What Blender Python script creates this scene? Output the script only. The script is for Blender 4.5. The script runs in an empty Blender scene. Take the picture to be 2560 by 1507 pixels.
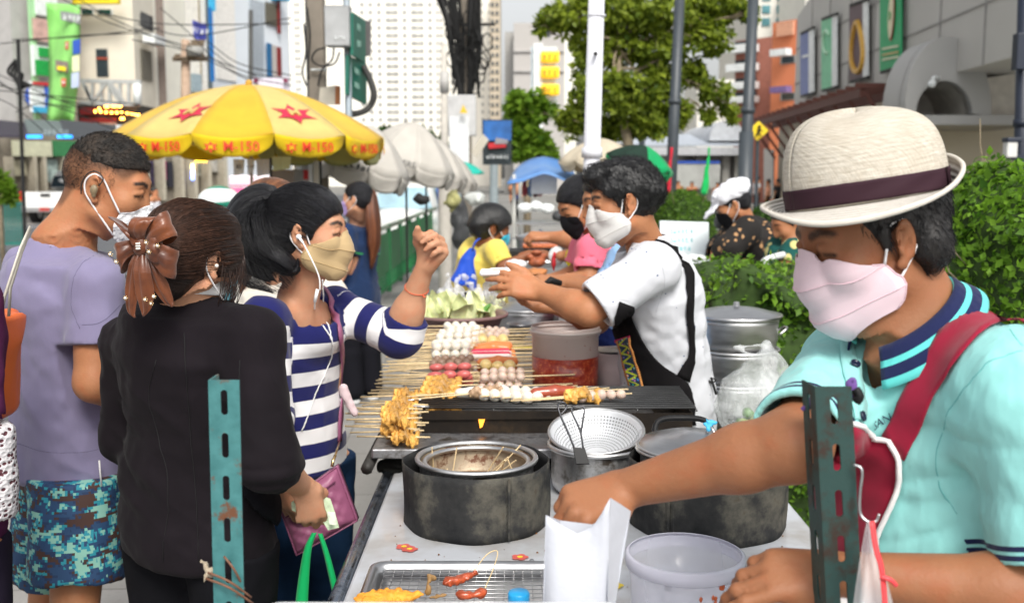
import bpy,math,random
import numpy as np
from mathutils import Vector,Matrix
random.seed(7)
RNG=np.random.RandomState(11)
C=bpy.context.scene.collection
PI=math.pi
R=math.radians
CAMH=1.62
F=2600.0
TH=math.atan(313.5/F)
CT,ST=math.cos(TH),math.sin(TH)
def V(*a):return np.array(a if len(a)>1 else a[0],float)
def ray(px,py):
 x=(px-1280)/F;y=-(py-753.5)/F
 return V(x,CT+y*ST,-ST+y*CT)
def W(px,py,D):
 """world point seen at photo pixel (px,py) at ground distance D"""
 d=ray(px,py);return V(0,0,CAMH)+d*(D*DS/d[1])
def G(px,py,z=0.0):
 d=ray(px,py);return V(0,0,CAMH)+d*((z-CAMH)/d[2])
def unit(v):
 v=np.asarray(v,float);return v/max(1e-9,np.linalg.norm(v))
MATS={}
DS=1.0
class NT:
 def __init__(s,name):
  s.m=bpy.data.materials.new(name);s.m.use_nodes=True
  s.t=s.m.node_tree;s.b=s.t.nodes['Principled BSDF']
  s.tc=None
 def n(s,typ,**kw):
  nd=s.t.nodes.new(typ)
  for k,v in kw.items():
   if k.startswith('_'):setattr(nd,k[1:],v)
   else:s.i(nd,k,v)
  return nd
 def i(s,nd,k,v):
  key=int(k[1:])if(k[0]=='i' and k[1:].isdigit())else k
  if hasattr(v,'is_output')or isinstance(v,bpy.types.NodeSocket):s.t.links.new(v,nd.inputs[key])
  else:nd.inputs[key].default_value=v
 def co(s,scale=(1,1,1),rot=(0,0,0),kind='Object',loc=(0,0,0)):
  if s.tc is None:s.tc=s.t.nodes.new('ShaderNodeTexCoord')
  m=s.n('ShaderNodeMapping',Vector=s.tc.outputs[kind],Scale=scale,Rotation=rot,Location=loc)
  return m.outputs[0]
 def noise(s,scale,detail=3,vec=None,rough=.55):
  return s.n('ShaderNodeTexNoise',Vector=vec if vec is not None else s.co(),Scale=scale,Detail=detail,Roughness=rough).outputs[0]
 def ramp(s,fac,stops,interp='LINEAR'):
  r=s.n('ShaderNodeValToRGB',Fac=fac);cr=r.color_ramp;cr.interpolation=interp
  while len(cr.elements)<len(stops):cr.elements.new(.5)
  for e,(p,c)in zip(cr.elements,stops):
   e.position=p;e.color=tuple(c)+(1,)if len(c)==3 else c
  return r.outputs[0]
 def mix(s,fac,a,b,mode='MIX'):
  m=s.t.nodes.new('ShaderNodeMix');m.data_type='RGBA';m.blend_type=mode
  for idx,v in((0,fac),(6,a),(7,b)):
   if isinstance(v,bpy.types.NodeSocket):s.t.links.new(v,m.inputs[idx])
   elif idx==0:m.inputs[0].default_value=v
   else:m.inputs[idx].default_value=tuple(v)+(1,)if len(v)==3 else v
  return m.outputs[2]
 def math(s,op,a,b=0.0,c=0.0):
  m=s.t.nodes.new('ShaderNodeMath');m.operation=op
  for k,v in enumerate((a,b,c)):
   if isinstance(v,bpy.types.NodeSocket):s.t.links.new(v,m.inputs[k])
   else:m.inputs[k].default_value=v
  return m.outputs[0]
 def attr(s,name,col=False):
  a=s.t.nodes.new('ShaderNodeAttribute');a.attribute_name=name
  return a.outputs['Color']if col else a.outputs['Fac']
 def bump(s,h,strength=.3,dist=.01,normal=None):
  b=s.n('ShaderNodeBump',Height=h,Strength=strength,Distance=dist)
  if normal is not None:s.t.links.new(normal,b.inputs['Normal'])
  return b.outputs[0]
 def set(s,**kw):
  for k,v in kw.items():
   k=k.replace('_',' ')
   inp=s.b.inputs[k]
   if isinstance(v,bpy.types.NodeSocket):s.t.links.new(v,inp)
   elif inp.type=='RGBA':inp.default_value=tuple(v)+(1,)if len(v)==3 else v
   else:inp.default_value=v
  return s
def mat(name,col,rough=.6,metal=0,var=.12,vs=6,bump=0,bs=60,bd=.004,stretch=(1,1,1),coat=0,sheen=0,alpha=1,trans=0,emit=0,spec=.5,sss=0):
 if name in MATS:return MATS[name]
 t=NT(name);col=tuple(col)
 if var>0:
  n=t.noise(vs,4,t.co(stretch))
  dk=tuple(max(0,c*(1-var))for c in col);lt=tuple(min(1,c*(1+var))for c in col)
  t.set(Base_Color=t.ramp(n,[(.3,dk),(.7,lt)]))
 else:t.set(Base_Color=col)
 t.set(Roughness=rough,Metallic=metal,Coat_Weight=coat,Sheen_Weight=sheen,Alpha=alpha,Transmission_Weight=trans)
 t.b.inputs['Specular IOR Level'].default_value=spec
 if sss:t.set(Subsurface_Weight=sss);t.b.inputs['Subsurface Radius'].default_value=(.5,.2,.1);t.b.inputs['Subsurface Scale'].default_value=.02
 if emit:t.set(Emission_Color=col,Emission_Strength=emit)
 if bump:t.set(Normal=t.bump(t.noise(bs,4,t.co(stretch)),bump,bd))
 MATS[name]=t.m;return t.m
def wl(o):
 p=V(0,0,0)
 while o is not None:p=p+V(*o.location);o=o.parent
 return p
def thing(name,label,cat,base=(0,0,0),group=None,kind=None):
 o=bpy.data.objects.new(name,None);o.empty_display_size=.1;C.objects.link(o);o.location=tuple(base)
 tag(o,label,cat,group,kind);return o
def tag(o,label=None,cat=None,group=None,kind=None):
 if label:o['label']=label
 if cat:o['category']=cat
 if group:o['group']=group
 if kind:o['kind']=kind
 return o
def mesh_obj(name,vs,fs,m,parent=None,smooth=True,base=None,midx=None,attrs=None):
 """vs in world coords (or in the parent's frame when the parent sits at the origin)"""
 vs=np.asarray(vs,float).reshape(-1,3)
 off=wl(parent)if parent is not None else(V(*base)if base is not None else V(0,0,0))
 me=bpy.data.meshes.new(name)
 if isinstance(fs,np.ndarray):
  k=fs.shape[1];nf=len(fs)
  me.vertices.add(len(vs));me.vertices.foreach_set('co',(vs-off).ravel())
  me.loops.add(nf*k);me.loops.foreach_set('vertex_index',fs.astype(np.int32).ravel())
  me.polygons.add(nf);me.polygons.foreach_set('loop_start',np.arange(0,nf*k,k,dtype=np.int32))
  me.update(calc_edges=True)
 else:me.from_pydata((vs-off).tolist(),[],fs)
 if smooth:me.polygons.foreach_set('use_smooth',np.ones(len(me.polygons),bool))
 for mm in(m if isinstance(m,(list,tuple))else[m]):me.materials.append(mm)
 if midx is not None:me.polygons.foreach_set('material_index',np.asarray(midx,np.int32))
 if attrs:
  for k,a in attrs.items():
   a=np.asarray(a,float)
   if a.ndim==2:
    at=me.attributes.new(k,'FLOAT_COLOR','POINT');at.data.foreach_set('color',np.c_[a,np.ones(len(a))].ravel())
   else:
    at=me.attributes.new(k,'FLOAT','POINT');at.data.foreach_set('value',a)
 me.update()
 o=bpy.data.objects.new(name,me);C.objects.link(o)
 if parent is not None:o.parent=parent
 elif base is not None:o.location=tuple(base)
 return o
def copy_tree(o,parent=None):
 c=o.copy();C.objects.link(c)
 if parent is not None:c.parent=parent;c.matrix_parent_inverse=o.matrix_parent_inverse.copy()
 for ch in o.children:copy_tree(ch,c)
 return c
def dup(o,loc,rz=0,label=None,scale=None):
 c=copy_tree(o);c.location=tuple(loc);c.rotation_euler=(0,0,rz)
 if label:c['label']=label
 if scale:c.scale=(scale,)*3 if not isinstance(scale,tuple)else scale
 return c
def frame(axis,hint=(0,0,1)):
 w=unit(axis);h=V(*hint)
 if abs(np.dot(w,unit(h)))>.97:h=V(1,0,0)if abs(w[0])<.9 else V(0,1,0)
 u=unit(np.cross(h,w));v=np.cross(w,u);return u,v,w
def rotz(a):
 c,s=math.cos(a),math.sin(a);return np.array([[c,-s,0],[s,c,0],[0,0,1.]])
def rotx(a):
 c,s=math.cos(a),math.sin(a);return np.array([[1,0,0],[0,c,-s],[0,s,c]])
def roty(a):
 c,s=math.cos(a),math.sin(a);return np.array([[c,0,s],[0,1,0],[-s,0,c]])
def rotax(ax,a):
 return np.array(Matrix.Rotation(a,3,Vector(tuple(ax))))
def smooth_path(pts,n=6):
 P=[V(*p)for p in pts]
 if len(P)<3:return P
 P=[2*P[0]-P[1]]+P+[2*P[-1]-P[-2]];out=[]
 for i in range(1,len(P)-2):
  for k in range(n):
   t=k/n
   out.append(.5*((2*P[i])+(-P[i-1]+P[i+1])*t+(2*P[i-1]-5*P[i]+4*P[i+1]-P[i+2])*t*t+(-P[i-1]+3*P[i]-3*P[i+1]+P[i+2])*t**3))
 out.append(P[-2]);return out
class MB:
 def __init__(s):s.v=[];s.f=[];s.mi=[];s.cm=0
 def m(s,i):s.cm=i;return s
 def add(s,vs,fs,M=None,t=None):
  b=len(s.v)
  for p in vs:
   p=V(*p)
   if M is not None:p=M@p
   if t is not None:p=p+V(*t)
   s.v.append(p)
  for f in fs:s.f.append([b+i for i in f]);s.mi.append(s.cm)
  return s
 def box(s,c,d,rz=0,M=None):
  x,y,z=d[0]/2,d[1]/2,d[2]/2
  vs=[(a*x,b*y,e*z)for a in(-1,1)for b in(-1,1)for e in(-1,1)]
  fs=[(0,1,3,2),(4,6,7,5),(0,4,5,1),(2,3,7,6),(0,2,6,4),(1,5,7,3)]
  if M is None and rz:M=rotz(rz)
  return s.add(vs,fs,M,c)
 def box2(s,a,b):
  a=V(*a);b=V(*b);return s.box((a+b)/2,np.abs(b-a))
 def bar(s,p,q,w,h=None,up=(0,0,1)):
  w*=DS;h=h*DS if h else None;p=V(*p);q=V(*q);u,v,ww=frame(q-p,up);h=h or w
  M=np.array([u,v,ww]).T
  return s.box((p+q)/2,(w,h,np.linalg.norm(q-p)),M=M)
 def tube(s,pts,r,seg=8,cap=True,closed=False,flat=1,hint=(0,0,1)):
  P=[V(*p)for p in pts];n=len(P);rr=[q*DS for q in(r if hasattr(r,'__len__')else[r]*n)]
  b=len(s.v);pu=None
  for i in range(n):
   a=P[(i-1)%n]if(closed or i>0)else P[i];c=P[(i+1)%n]if(closed or i<n-1)else P[i]
   u,v,w=frame(c-a,hint)
   if pu is not None:
    u2=pu-np.dot(pu,w)*w
    if np.linalg.norm(u2)>1e-6:u=unit(u2);v=np.cross(w,u)
   pu=u
   for k in range(seg):
    t=2*PI*k/seg;s.v.append(P[i]+u*math.cos(t)*rr[i]+v*math.sin(t)*rr[i]*flat)
  for i in range(n if closed else n-1):
   for k in range(seg):
    i2=(i+1)%n
    s.f.append([b+i*seg+k,b+i*seg+(k+1)%seg,b+i2*seg+(k+1)%seg,b+i2*seg+k]);s.mi.append(s.cm)
  if cap and not closed:
   s.f.append([b+k for k in range(seg)][::-1]);s.mi.append(s.cm)
   s.f.append([b+(n-1)*seg+k for k in range(seg)]);s.mi.append(s.cm)
  return s
 def cyl(s,p,q,r,r2=None,seg=16):return s.tube([p,q],[r,r if r2 is None else r2],seg)
 def lathe(s,prof,c=(0,0,0),seg=32,M=None,sx=1,sy=1,a0=0,a1=2*PI):
  b=len(s.v);full=abs(a1-a0-2*PI)<1e-6;ns=seg if full else seg+1
  for r,z in prof:
   for k in range(ns):
    t=a0+(a1-a0)*k/seg;p=V(r*math.cos(t)*sx,r*math.sin(t)*sy,z)
    if M is not None:p=M@p
    s.v.append(p+V(*c))
  for i in range(len(prof)-1):
   for k in range(seg):
    k2=(k+1)%ns
    s.f.append([b+i*ns+k,b+i*ns+k2,b+(i+1)*ns+k2,b+(i+1)*ns+k]);s.mi.append(s.cm)
  return s
 def sphere(s,c,r,seg=12,ring=8,M=None):
  r=tuple(q*DS for q in(r if hasattr(r,'__len__')else(r,r,r)))
  prof=[(math.sin(PI*i/ring),-math.cos(PI*i/ring))for i in range(ring+1)]
  D=np.diag(r);MM=D if M is None else M@D
  return s.lathe([(max(1e-4,a),z)for a,z in prof],c,seg,MM)
 def grid(s,P,closed=False):
  """P: nested list/array [nu][nv] of points"""
  b=len(s.v);nu=len(P);nv=len(P[0])
  for row in P:
   for p in row:s.v.append(V(*p))
  for i in range(nu-1 if not closed else nu):
   for j in range(nv-1):
    i2=(i+1)%nu
    s.f.append([b+i*nv+j,b+i2*nv+j,b+i2*nv+j+1,b+i*nv+j+1]);s.mi.append(s.cm)
  return s
 def poly(s,pts):return s.add(pts,[list(range(len(pts)))])
 def prism(s,poly,ext):
  """closed outline (3D pts) swept by ext"""
  n=len(poly);e=V(*ext)
  vs=[V(*p)for p in poly]+[V(*p)+e for p in poly]
  fs=[list(range(n))[::-1],[n+i for i in range(n)]]+[[i,(i+1)%n,n+(i+1)%n,n+i]for i in range(n)]
  return s.add(vs,fs)
 def build(s,name,m,parent=None,smooth=False,base=None,bevel=0,solid=0,sub=0,attrs=None,auto=None):
  o=mesh_obj(name,np.array(s.v),s.f,m,parent,smooth,base,s.mi if isinstance(m,(list,tuple))else None,attrs)
  if solid:md=o.modifiers.new('s','SOLIDIFY');md.thickness=solid;md.offset=0
  if bevel:md=o.modifiers.new('b','BEVEL');md.width=bevel;md.segments=2;md.limit_method='ANGLE'
  if sub:md=o.modifiers.new('u','SUBSURF');md.levels=sub;md.render_levels=sub
  return o
def text_mesh(txt,size=1,extrude=.002,shear=0,bold=0):
 cu=bpy.data.curves.new('t','FONT');cu.body=txt;cu.size=size;cu.extrude=extrude;cu.align_x='CENTER';cu.align_y='CENTER'
 cu.shear=shear;cu.offset=bold;cu.resolution_u=3
 o=bpy.data.objects.new('t',cu);C.objects.link(o)
 dg=bpy.context.evaluated_depsgraph_get();me=bpy.data.meshes.new_from_object(o.evaluated_get(dg))
 vs=np.array([v.co[:]for v in me.vertices]).reshape(-1,3);fs=[list(p.vertices)for p in me.polygons]
 bpy.data.objects.remove(o);bpy.data.curves.remove(cu);bpy.data.meshes.remove(me)
 return vs,fs
def sign_text(txt,c,u,n,size,m,parent,extrude=.004,name='lettering',**kw):
 """flat lettering centred on c, reading along u, facing n"""
 if isinstance(txt,int):
  rq=np.random.RandomState(txt+int(abs(c[0])*100)%97);q=MB();h=size*DS*.35;w_=size*DS*.55;N=txt
  for k in range(N):
   x0=(k-N/2+.5)*w_
   for _ in range(3):
    if rq.rand()<.5:x=x0+w_*.3*(rq.rand()*2-1);q.box((x,h*.3*(rq.rand()-.5),0),(w_*.16,h*(1.2+.8*rq.rand()),extrude*2))
    else:y=h*(rq.rand()*2-1)*.9;q.box((x0,y,0),(w_*.7,w_*.15,extrude*2.2))
  vs=np.array(q.v);fs=q.f
 else:vs,fs=text_mesh(txt,size*DS,extrude,**kw)
 u=unit(u);n=unit(n);v=np.cross(n,u)
 P=V(*c)+vs[:,:1]*u+vs[:,1:2]*v+vs[:,2:3]*n
 return mesh_obj(name,P,fs,m,parent,smooth=False)
_T=np.random.RandomState(5).rand(32,32,32).astype(np.float32)*2-1
def vnoise(P):
 P=np.asarray(P,np.float32);i=np.floor(P).astype(np.int32);f=P-i;f=f*f*(3-2*f);i&=31;j=(i+1)&31
 x0,y0,z0=i[...,0],i[...,1],i[...,2];x1,y1,z1=j[...,0],j[...,1],j[...,2];u,v,w=f[...,0],f[...,1],f[...,2]
 def L(a,b,t):return a+(b-a)*t
 return L(L(L(_T[x0,y0,z0],_T[x1,y0,z0],u),L(_T[x0,y1,z0],_T[x1,y1,z0],u),v),L(L(_T[x0,y0,z1],_T[x1,y0,z1],u),L(_T[x0,y1,z1],_T[x1,y1,z1],u),v),w)
class SD:
 def __init__(s,h=.006):s.h=h;s.p=[];s.folds=[];s.T=None;s.clamps=[];s.zmin=-9;s.keep=None
 def _add(s,fn,lo,hi,k,op):s.p.append((fn,np.asarray(lo,float),np.asarray(hi,float),k,op));return s
 def setT(s,Mt=None,t=None,sc=1.0):s.T=None if Mt is None else(np.asarray(Mt,float),V(*t),sc);return s
 def _p(s,a):
  a=V(*a)
  return a if s.T is None else s.T[1]+s.T[0]@(a*s.T[2])
 def rc(s,a,b,ra,rb=None,k=.02,op=1):
  rb=ra if rb is None else rb;sc=1 if s.T is None else s.T[2];a=s._p(a);b=s._p(b);ra*=sc;rb*=sc;k*=sc
  ba=b-a;L2=max(1e-9,float(ba@ba))
  def fn(P):
   pa=P-a;t=np.clip(pa@ba/L2,0,1);q=pa-t[...,None]*ba
   return np.sqrt((q*q).sum(-1))-(ra+(rb-ra)*t)
  return s._add(fn,np.minimum(a-ra,b-rb),np.maximum(a+ra,b+rb),k,op)
 def chain(s,pts,rs,k=.01,op=1):
  for i in range(len(pts)-1):s.rc(pts[i],pts[i+1],rs[i],rs[i+1],k,op)
  return s
 def el(s,c,r,Mr=None,k=.02,op=1):
  sc=1 if s.T is None else s.T[2];c=s._p(c);r=V(*r)*sc if hasattr(r,'__len__')else V(r,r,r)*sc;k*=sc
  M=np.eye(3)if Mr is None else Mr
  if s.T is not None:M=s.T[0]@M
  def fn(P):
   q=(P-c)@M;k0=np.sqrt(((q/r)**2).sum(-1));k1=np.sqrt(((q/r**2)**2).sum(-1))+1e-9
   return k0*(k0-1)/k1
  e=np.abs(M)@r
  return s._add(fn,c-e,c+e,k,op)
 def box(s,c,d,Mr=None,rr=.005,k=.01,op=1):
  c=s._p(c);d=V(*d)/2-rr;M=np.eye(3)if Mr is None else Mr
  if s.T is not None:M=s.T[0]@M
  def fn(P):
   q=np.abs((P-c)@M)-d
   return np.sqrt((np.maximum(q,0)**2).sum(-1))+np.minimum(q.max(-1),0)-rr
  e=np.abs(M)@(d+rr)
  return s._add(fn,c-e,c+e,k,op)
 def loft(s,st,side,k=.02,op=1,sq=2.0,round_=.02):
  """st: (centre, rx along side, ry) stations along an axis; elliptical cross-sections"""
  cs=np.array([V(*a[0])for a in st]);rx=np.array([a[1]for a in st],float);ry=np.array([a[2]for a in st],float)
  ax=unit(cs[-1]-cs[0]);sd=V(*side);sd=unit(sd-ax*(sd@ax));fr=np.cross(ax,sd)
  t0=(cs-cs[0])@ax;su=cs@sd;fu=cs@fr
  if t0[-1]<0:t0=t0
  c0=cs[0].copy()
  def fn(P):
   t=(P-c0)@ax;tc=np.clip(t,t0[0],t0[-1])
   x=np.interp(tc,t0,rx);y=np.interp(tc,t0,ry);a=P@sd-np.interp(tc,t0,su);b=P@fr-np.interp(tc,t0,fu)
   if sq==2.0:q=np.sqrt((a/x)**2+(b/y)**2)
   else:q=(np.abs(a/x)**sq+np.abs(b/y)**sq)**(1/sq)
   d=(q-1)*np.minimum(x,y)*.9
   e=np.maximum(t0[0]-t,t-t0[-1])
   return np.sqrt(np.maximum(d+round_,0)**2+np.maximum(e+round_,0)**2)+np.minimum(np.maximum(d,e)+round_,0)-round_
  m=max(rx.max(),ry.max())
  return s._add(fn,cs.min(0)-m,cs.max(0)+m,k,op)
 def cut(s,p,n,k=.004):
  """remove the half space beyond p along n"""
  p=V(*p);n=unit(n)
  s.p.append((lambda P:(P-p)@n,None,None,k,-2));return s
 def cutin(s,fn,k=.004):s.p.append((fn,None,None,k,-2));return s
 def fold(s,amp,freq,M=None,fn=None,off=0,ridge=False):s.folds.append((amp,V(*freq)if hasattr(freq,'__len__')else V(freq,freq,freq),M,fn,off,ridge));return s
 def comb(s,f,d,k,op):
  if op==1:
   h=np.clip(.5+.5*(f-d)/k,0,1);return f+(d-f)*h-k*h*(1-h)
  d=-d if op==-1 else d
  h=np.clip(.5-.5*(f-d)/k,0,1);return f+(d-f)*h+k*h*(1-h)
 def ev(s,P,folds=True):
  P=np.asarray(P,float);f=np.full(P.shape[:-1],1.0);last=s.lastadd()
  for n_,(fn,lo,hi,k,op)in enumerate(s.p):
   d=fn(P);f=s.comb(f,d,k,op)
   if n_==last and folds:f=f+s.foldv(P)
  return f
 def lastadd(s):return max(i for i,p in enumerate(s.p)if p[4]==1)
 def covered(s,P):
  """how deep P lies under this garment (negative inside) and where the garment really covers"""
  f=np.full(P.shape[:-1],1.0);ok=P[...,2]>s.zmin
  for fn,lo,hi,k,op in s.p:
   d=fn(P)
   if op==1:f=s.comb(f,d,k,1)
   elif op==-1:ok&=d>.004
   else:ok&=d<-.006
  if s.keep is not None:ok&=s.keep(P)
  return f+s.foldv(P),ok
 def foldv(s,P):
  o=0
  for amp,fr,M,fn,off,ridge in s.folds:
   Q=P if M is None else P@M
   n=vnoise(Q*fr+off)
   if ridge=='s':n=(1-np.abs(n))**6
   elif ridge:n=1-2*np.abs(n)**.8
   if fn is not None:n=n*fn(P)
   o=o+amp*n
  return o
 def grad(s,P,e=.003):
  g=np.zeros(P.shape)
  for i in range(3):
   d=V(0,0,0);d[i]=e;g[...,i]=s.ev(P+d,False)-s.ev(P-d,False)
  return g/np.maximum(1e-9,np.sqrt((g*g).sum(-1,keepdims=True)))
 def project(s,P,off=0.002,it=6):
  P=np.array(P,float)
  for _ in range(it):P=P-s.grad(P)*(s.ev(P)-off)[...,None]
  return P
 def hit(s,px,py,D0,D1,off=.0,n=240):
  """surface point under the photo pixels, searched between distances D0..D1 (for laying things ON the surface)"""
  px=np.asarray(px,float);py=np.asarray(py,float)
  x=(px-1280)/F;y=-(py-753.5)/F;d=np.stack([x,CT+y*ST,-ST+y*CT],-1);d=d/d[...,1:2]
  res=np.full(px.shape,(D0+D1)/2);done=np.zeros(px.shape,bool);o=V(0,0,CAMH);best=np.full(px.shape,9.)
  for D in np.linspace(D0,D1,n):
   f=s.ev(o+d*D,False);
   upd=(~done)&(f<best);res[upd]=D;best[upd]=f[upd]
   done|=(f<0)
  P=o+d*res[...,None]
  return s.project(P,off,4)if off is not None else P
 def mesh(s,pad=None):
  h=s.h;pad=pad or 3*h
  los=[p[1]for p in s.p if p[4]==1];his=[p[2]for p in s.p if p[4]==1]
  lo=np.min(los,0)-pad;hi=np.max(his,0)+pad;n=np.ceil((hi-lo)/h).astype(int)+1
  ax=[lo[i]+h*np.arange(n[i])for i in range(3)]
  f=np.full(tuple(n),1.0,np.float32)
  last=s.lastadd()
  def addfold():
   msk=np.abs(f)<5*h+sum(abs(a[0])for a in s.folds);ii=np.nonzero(msk)
   P=np.stack([ax[i][ii[i]]for i in range(3)],-1);f[msk]+=s.foldv(P)
  for n_,(fn,a,b,k,op)in enumerate(s.p):
   if s.folds and n_==last+1:addfold()
   if a is None:i0=[0]*3;i1=list(n)
   else:
    i0=[max(0,int((a[i]-k-pad-lo[i])/h))for i in range(3)];i1=[min(n[i],int((b[i]+k+pad-lo[i])/h)+2)for i in range(3)]
   if any(i1[i]<=i0[i]for i in range(3)):continue
   sl=tuple(slice(i0[i],i1[i])for i in range(3))
   if a is None or op!=1:
    sub=f[sl];msk=sub<4*h
    if not msk.any():continue
    ii=np.nonzero(msk);P=np.stack([ax[i][i0[i]+ii[i]]for i in range(3)],-1)
    sub[msk]=s.comb(sub[msk],fn(P),k,op)
   else:
    for c0 in range(i0[0],i1[0],24):
     c1=min(i1[0],c0+24);s2=(slice(c0,c1),sl[1],sl[2])
     P=np.stack(np.meshgrid(ax[0][s2[0]],ax[1][s2[1]],ax[2][s2[2]],indexing='ij'),-1)
     f[s2]=s.comb(f[s2],fn(P),k,op)
  if s.folds and last==len(s.p)-1:addfold()
  for g,mg in s.clamps:
   msk=(f<3*h)&(f>-.05);ii=np.nonzero(msk)
   P=np.stack([ax[i][ii[i]]for i in range(3)],-1);d,ok=g.covered(P);ok&=d<.035
   v=f[msk];v[ok]=np.maximum(v[ok],d[ok]+mg);f[msk]=v
  return surfnet(f,lo,h)
def surfnet(f,lo,h):
 ins=f<0
 a=ins[:-1,:-1,:-1];cnt=np.zeros(a.shape,np.int8);n=f.shape
 for i in(0,1):
  for j in(0,1):
   for k in(0,1):cnt+=ins[i:n[0]-1+i,j:n[1]-1+j,k:n[2]-1+k]
 act=(cnt>0)&(cnt<8);I=np.argwhere(act);N=len(I)
 idx=np.full(a.shape,-1,np.int32);idx[act]=np.arange(N)
 acc=np.zeros((N,3));c=np.zeros(N)
 E=[((i,j,k),ax)for ax in range(3)for(i,j,k)in[(0,0,0),(0,0,1),(0,1,0),(0,1,1),(1,0,0),(1,0,1),(1,1,0),(1,1,1)]if(i,j,k)[ax]==0]
 for st,ax in E:
  p0=I+np.array(st);e=np.array(st);e[ax]=1;p1=I+e
  f0=f[p0[:,0],p0[:,1],p0[:,2]];f1=f[p1[:,0],p1[:,1],p1[:,2]];m=(f0<0)!=(f1<0)
  t=np.zeros(N);t[m]=(f0[m]/(f0[m]-f1[m]));q=np.array(st,float)[None].repeat(N,0);q[:,ax]+=t
  acc[m]+=q[m];c[m]+=1
 vs=lo+(I+acc/np.maximum(1,c)[:,None])*h
 fs=[]
 for ax in range(3):
  b,d=(ax+1)%3,(ax+2)%3
  s0=[slice(1,n[i]-1)for i in range(3)];s1=list(s0);s0[ax]=slice(0,n[ax]-1);s1[ax]=slice(1,n[ax])
  A=ins[tuple(s0)];B=ins[tuple(s1)]
  for flag,mm in((0,A&~B),(1,~A&B)):
   q=np.argwhere(mm);
   if not len(q):continue
   o=np.array([1,1,1]);o[ax]=0;q=q+o
   def g(db,dd):
    r=q.copy();r[:,b]+=db;r[:,d]+=dd
    return idx[r[:,0],r[:,1],r[:,2]]
   F4=np.stack([g(-1,-1),g(0,-1),g(0,0),g(-1,0)],1)
   fs.append(F4 if flag==0 else F4[:,::-1])
 fs=np.concatenate(fs);fs=fs[(fs>=0).all(1)]
 for _ in range(1):
  s_=np.zeros_like(vs);k_=np.zeros(len(vs));n_=len(vs)
  for i in range(4):
   for j in(1,3):
    A=fs[:,i];B=vs[fs[:,(i+j)%4]]
    k_+=np.bincount(A,minlength=n_)
    for c_ in range(3):s_[:,c_]+=np.bincount(A,B[:,c_],n_)
  vs=vs*.5+.5*s_/np.maximum(1,k_)[:,None]
 return vs,fs
def sd_obj(sd,name,m,parent,attrs=None,base=None):
 vs,fs=sd.mesh()
 at={k:fn(vs)for k,fn in(attrs or{}).items()}
 return mesh_obj(name,vs,fs,m,parent,True,base,attrs=at)
cam=bpy.data.cameras.new('camera');co=bpy.data.objects.new('camera',cam);C.objects.link(co)
co.location=(0,0,CAMH);co.rotation_euler=(PI/2-TH,0,0)
cam.sensor_width=36;cam.lens=36*F/2560;cam.clip_start=.05;cam.clip_end=2000
cam.dof.use_dof=True;cam.dof.focus_distance=2.0;cam.dof.aperture_fstop=5.0
bpy.context.scene.camera=co
w=bpy.data.worlds.new('World');bpy.context.scene.world=w;w.use_nodes=True
wt=w.node_tree;bg=wt.nodes['Background']
sky=wt.nodes.new('ShaderNodeTexSky');sky.sky_type='NISHITA';sky.sun_disc=False
SUN_EL,SUN_AZ=R(46),R(166)
OCC_H=33
sky.sun_elevation=SUN_EL;sky.sun_rotation=SUN_AZ
sky.air_density=1.2;sky.dust_density=4.0;sky.ozone_density=1
hs=wt.nodes.new('ShaderNodeHueSaturation');hs.inputs['Saturation'].default_value=.14;hs.inputs['Value'].default_value=1.0
wt.links.new(sky.outputs[0],hs.inputs['Color']);wt.links.new(hs.outputs[0],bg.inputs[0]);bg.inputs[1].default_value=.15
sl=bpy.data.lights.new('sun','SUN');sl.energy=1.9;sl.angle=R(18);sl.color=(1,.95,.86)
so=bpy.data.objects.new('sun',sl);C.objects.link(so)
sd_=Vector((math.sin(SUN_AZ)*math.cos(SUN_EL),math.cos(SUN_AZ)*math.cos(SUN_EL),math.sin(SUN_EL)))
so.rotation_euler=sd_.to_track_quat('Z','Y').to_euler()
vs_=bpy.context.scene.view_settings;vs_.view_transform='Standard';vs_.look='None';vs_.gamma=1;vs_.exposure=.36
bpy.context.scene.cycles.max_bounces=6
bpy.context.scene.cycles.transparent_max_bounces=12
t=NT('paving');pos=t.co((1,1,1),(0,0,R(-2)))
bk_=t.n('ShaderNodeTexBrick',Vector=pos,Scale=1.0,Color1=(.27,.265,.25,1),Color2=(.33,.32,.305,1),Mortar=(.12,.115,.11,1));bk_.inputs['Mortar Size'].default_value=.004;bk_.inputs['Brick Width'].default_value=.40;bk_.inputs['Row Height'].default_value=.40;bk_.offset=.0
n1=t.noise(1.3,6);n2=t.noise(40,4)
base=t.mix(t.ramp(n1,[(.4,(0,0,0)),(.7,(.5,.5,.5))]),bk_.outputs[0],(.20,.19,.18));base=t.mix(t.ramp(n2,[(.55,(0,0,0)),(.75,(.35,.35,.35))]),base,(.15,.145,.14))
t.set(Base_Color=base,Roughness=.85,Normal=t.bump(bk_.outputs[1],.4,.004,t.bump(n2,.2,.004)));paving=t.m
asph=mat('asphalt',(.10,.105,.115),.85,var=.25,vs=2,bump=.4,bs=90,bd=.004)
tag(mesh_obj('ground',[(-300,-30,-.02),(300,-30,-.02),(300,600,-.02),(-300,600,-.02)],[[0,1,2,3]],mat('far_ground',(.22,.215,.20),.9,var=.2,vs=.3),None,False),kind='structure')
tag(MB().box2((-2.6,-3,-.15),(14,34,0)).build('pavement',paving,None,base=(0,0,0)),kind='structure')
tag(MB().poly([(-16,-3,-.012),(-2.75,-3,-.012),(-2.75,90,-.012),(-16,90,-.012)]).build('road',asph,None),kind='structure')
tag(MB().box2((-2.75,-3,-.14),(-2.6,60,.0)).build('kerb',mat('kerb_concrete',(.30,.29,.27),.85,bump=.3,bs=40),None,base=(0,0,0)),kind='structure')
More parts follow.
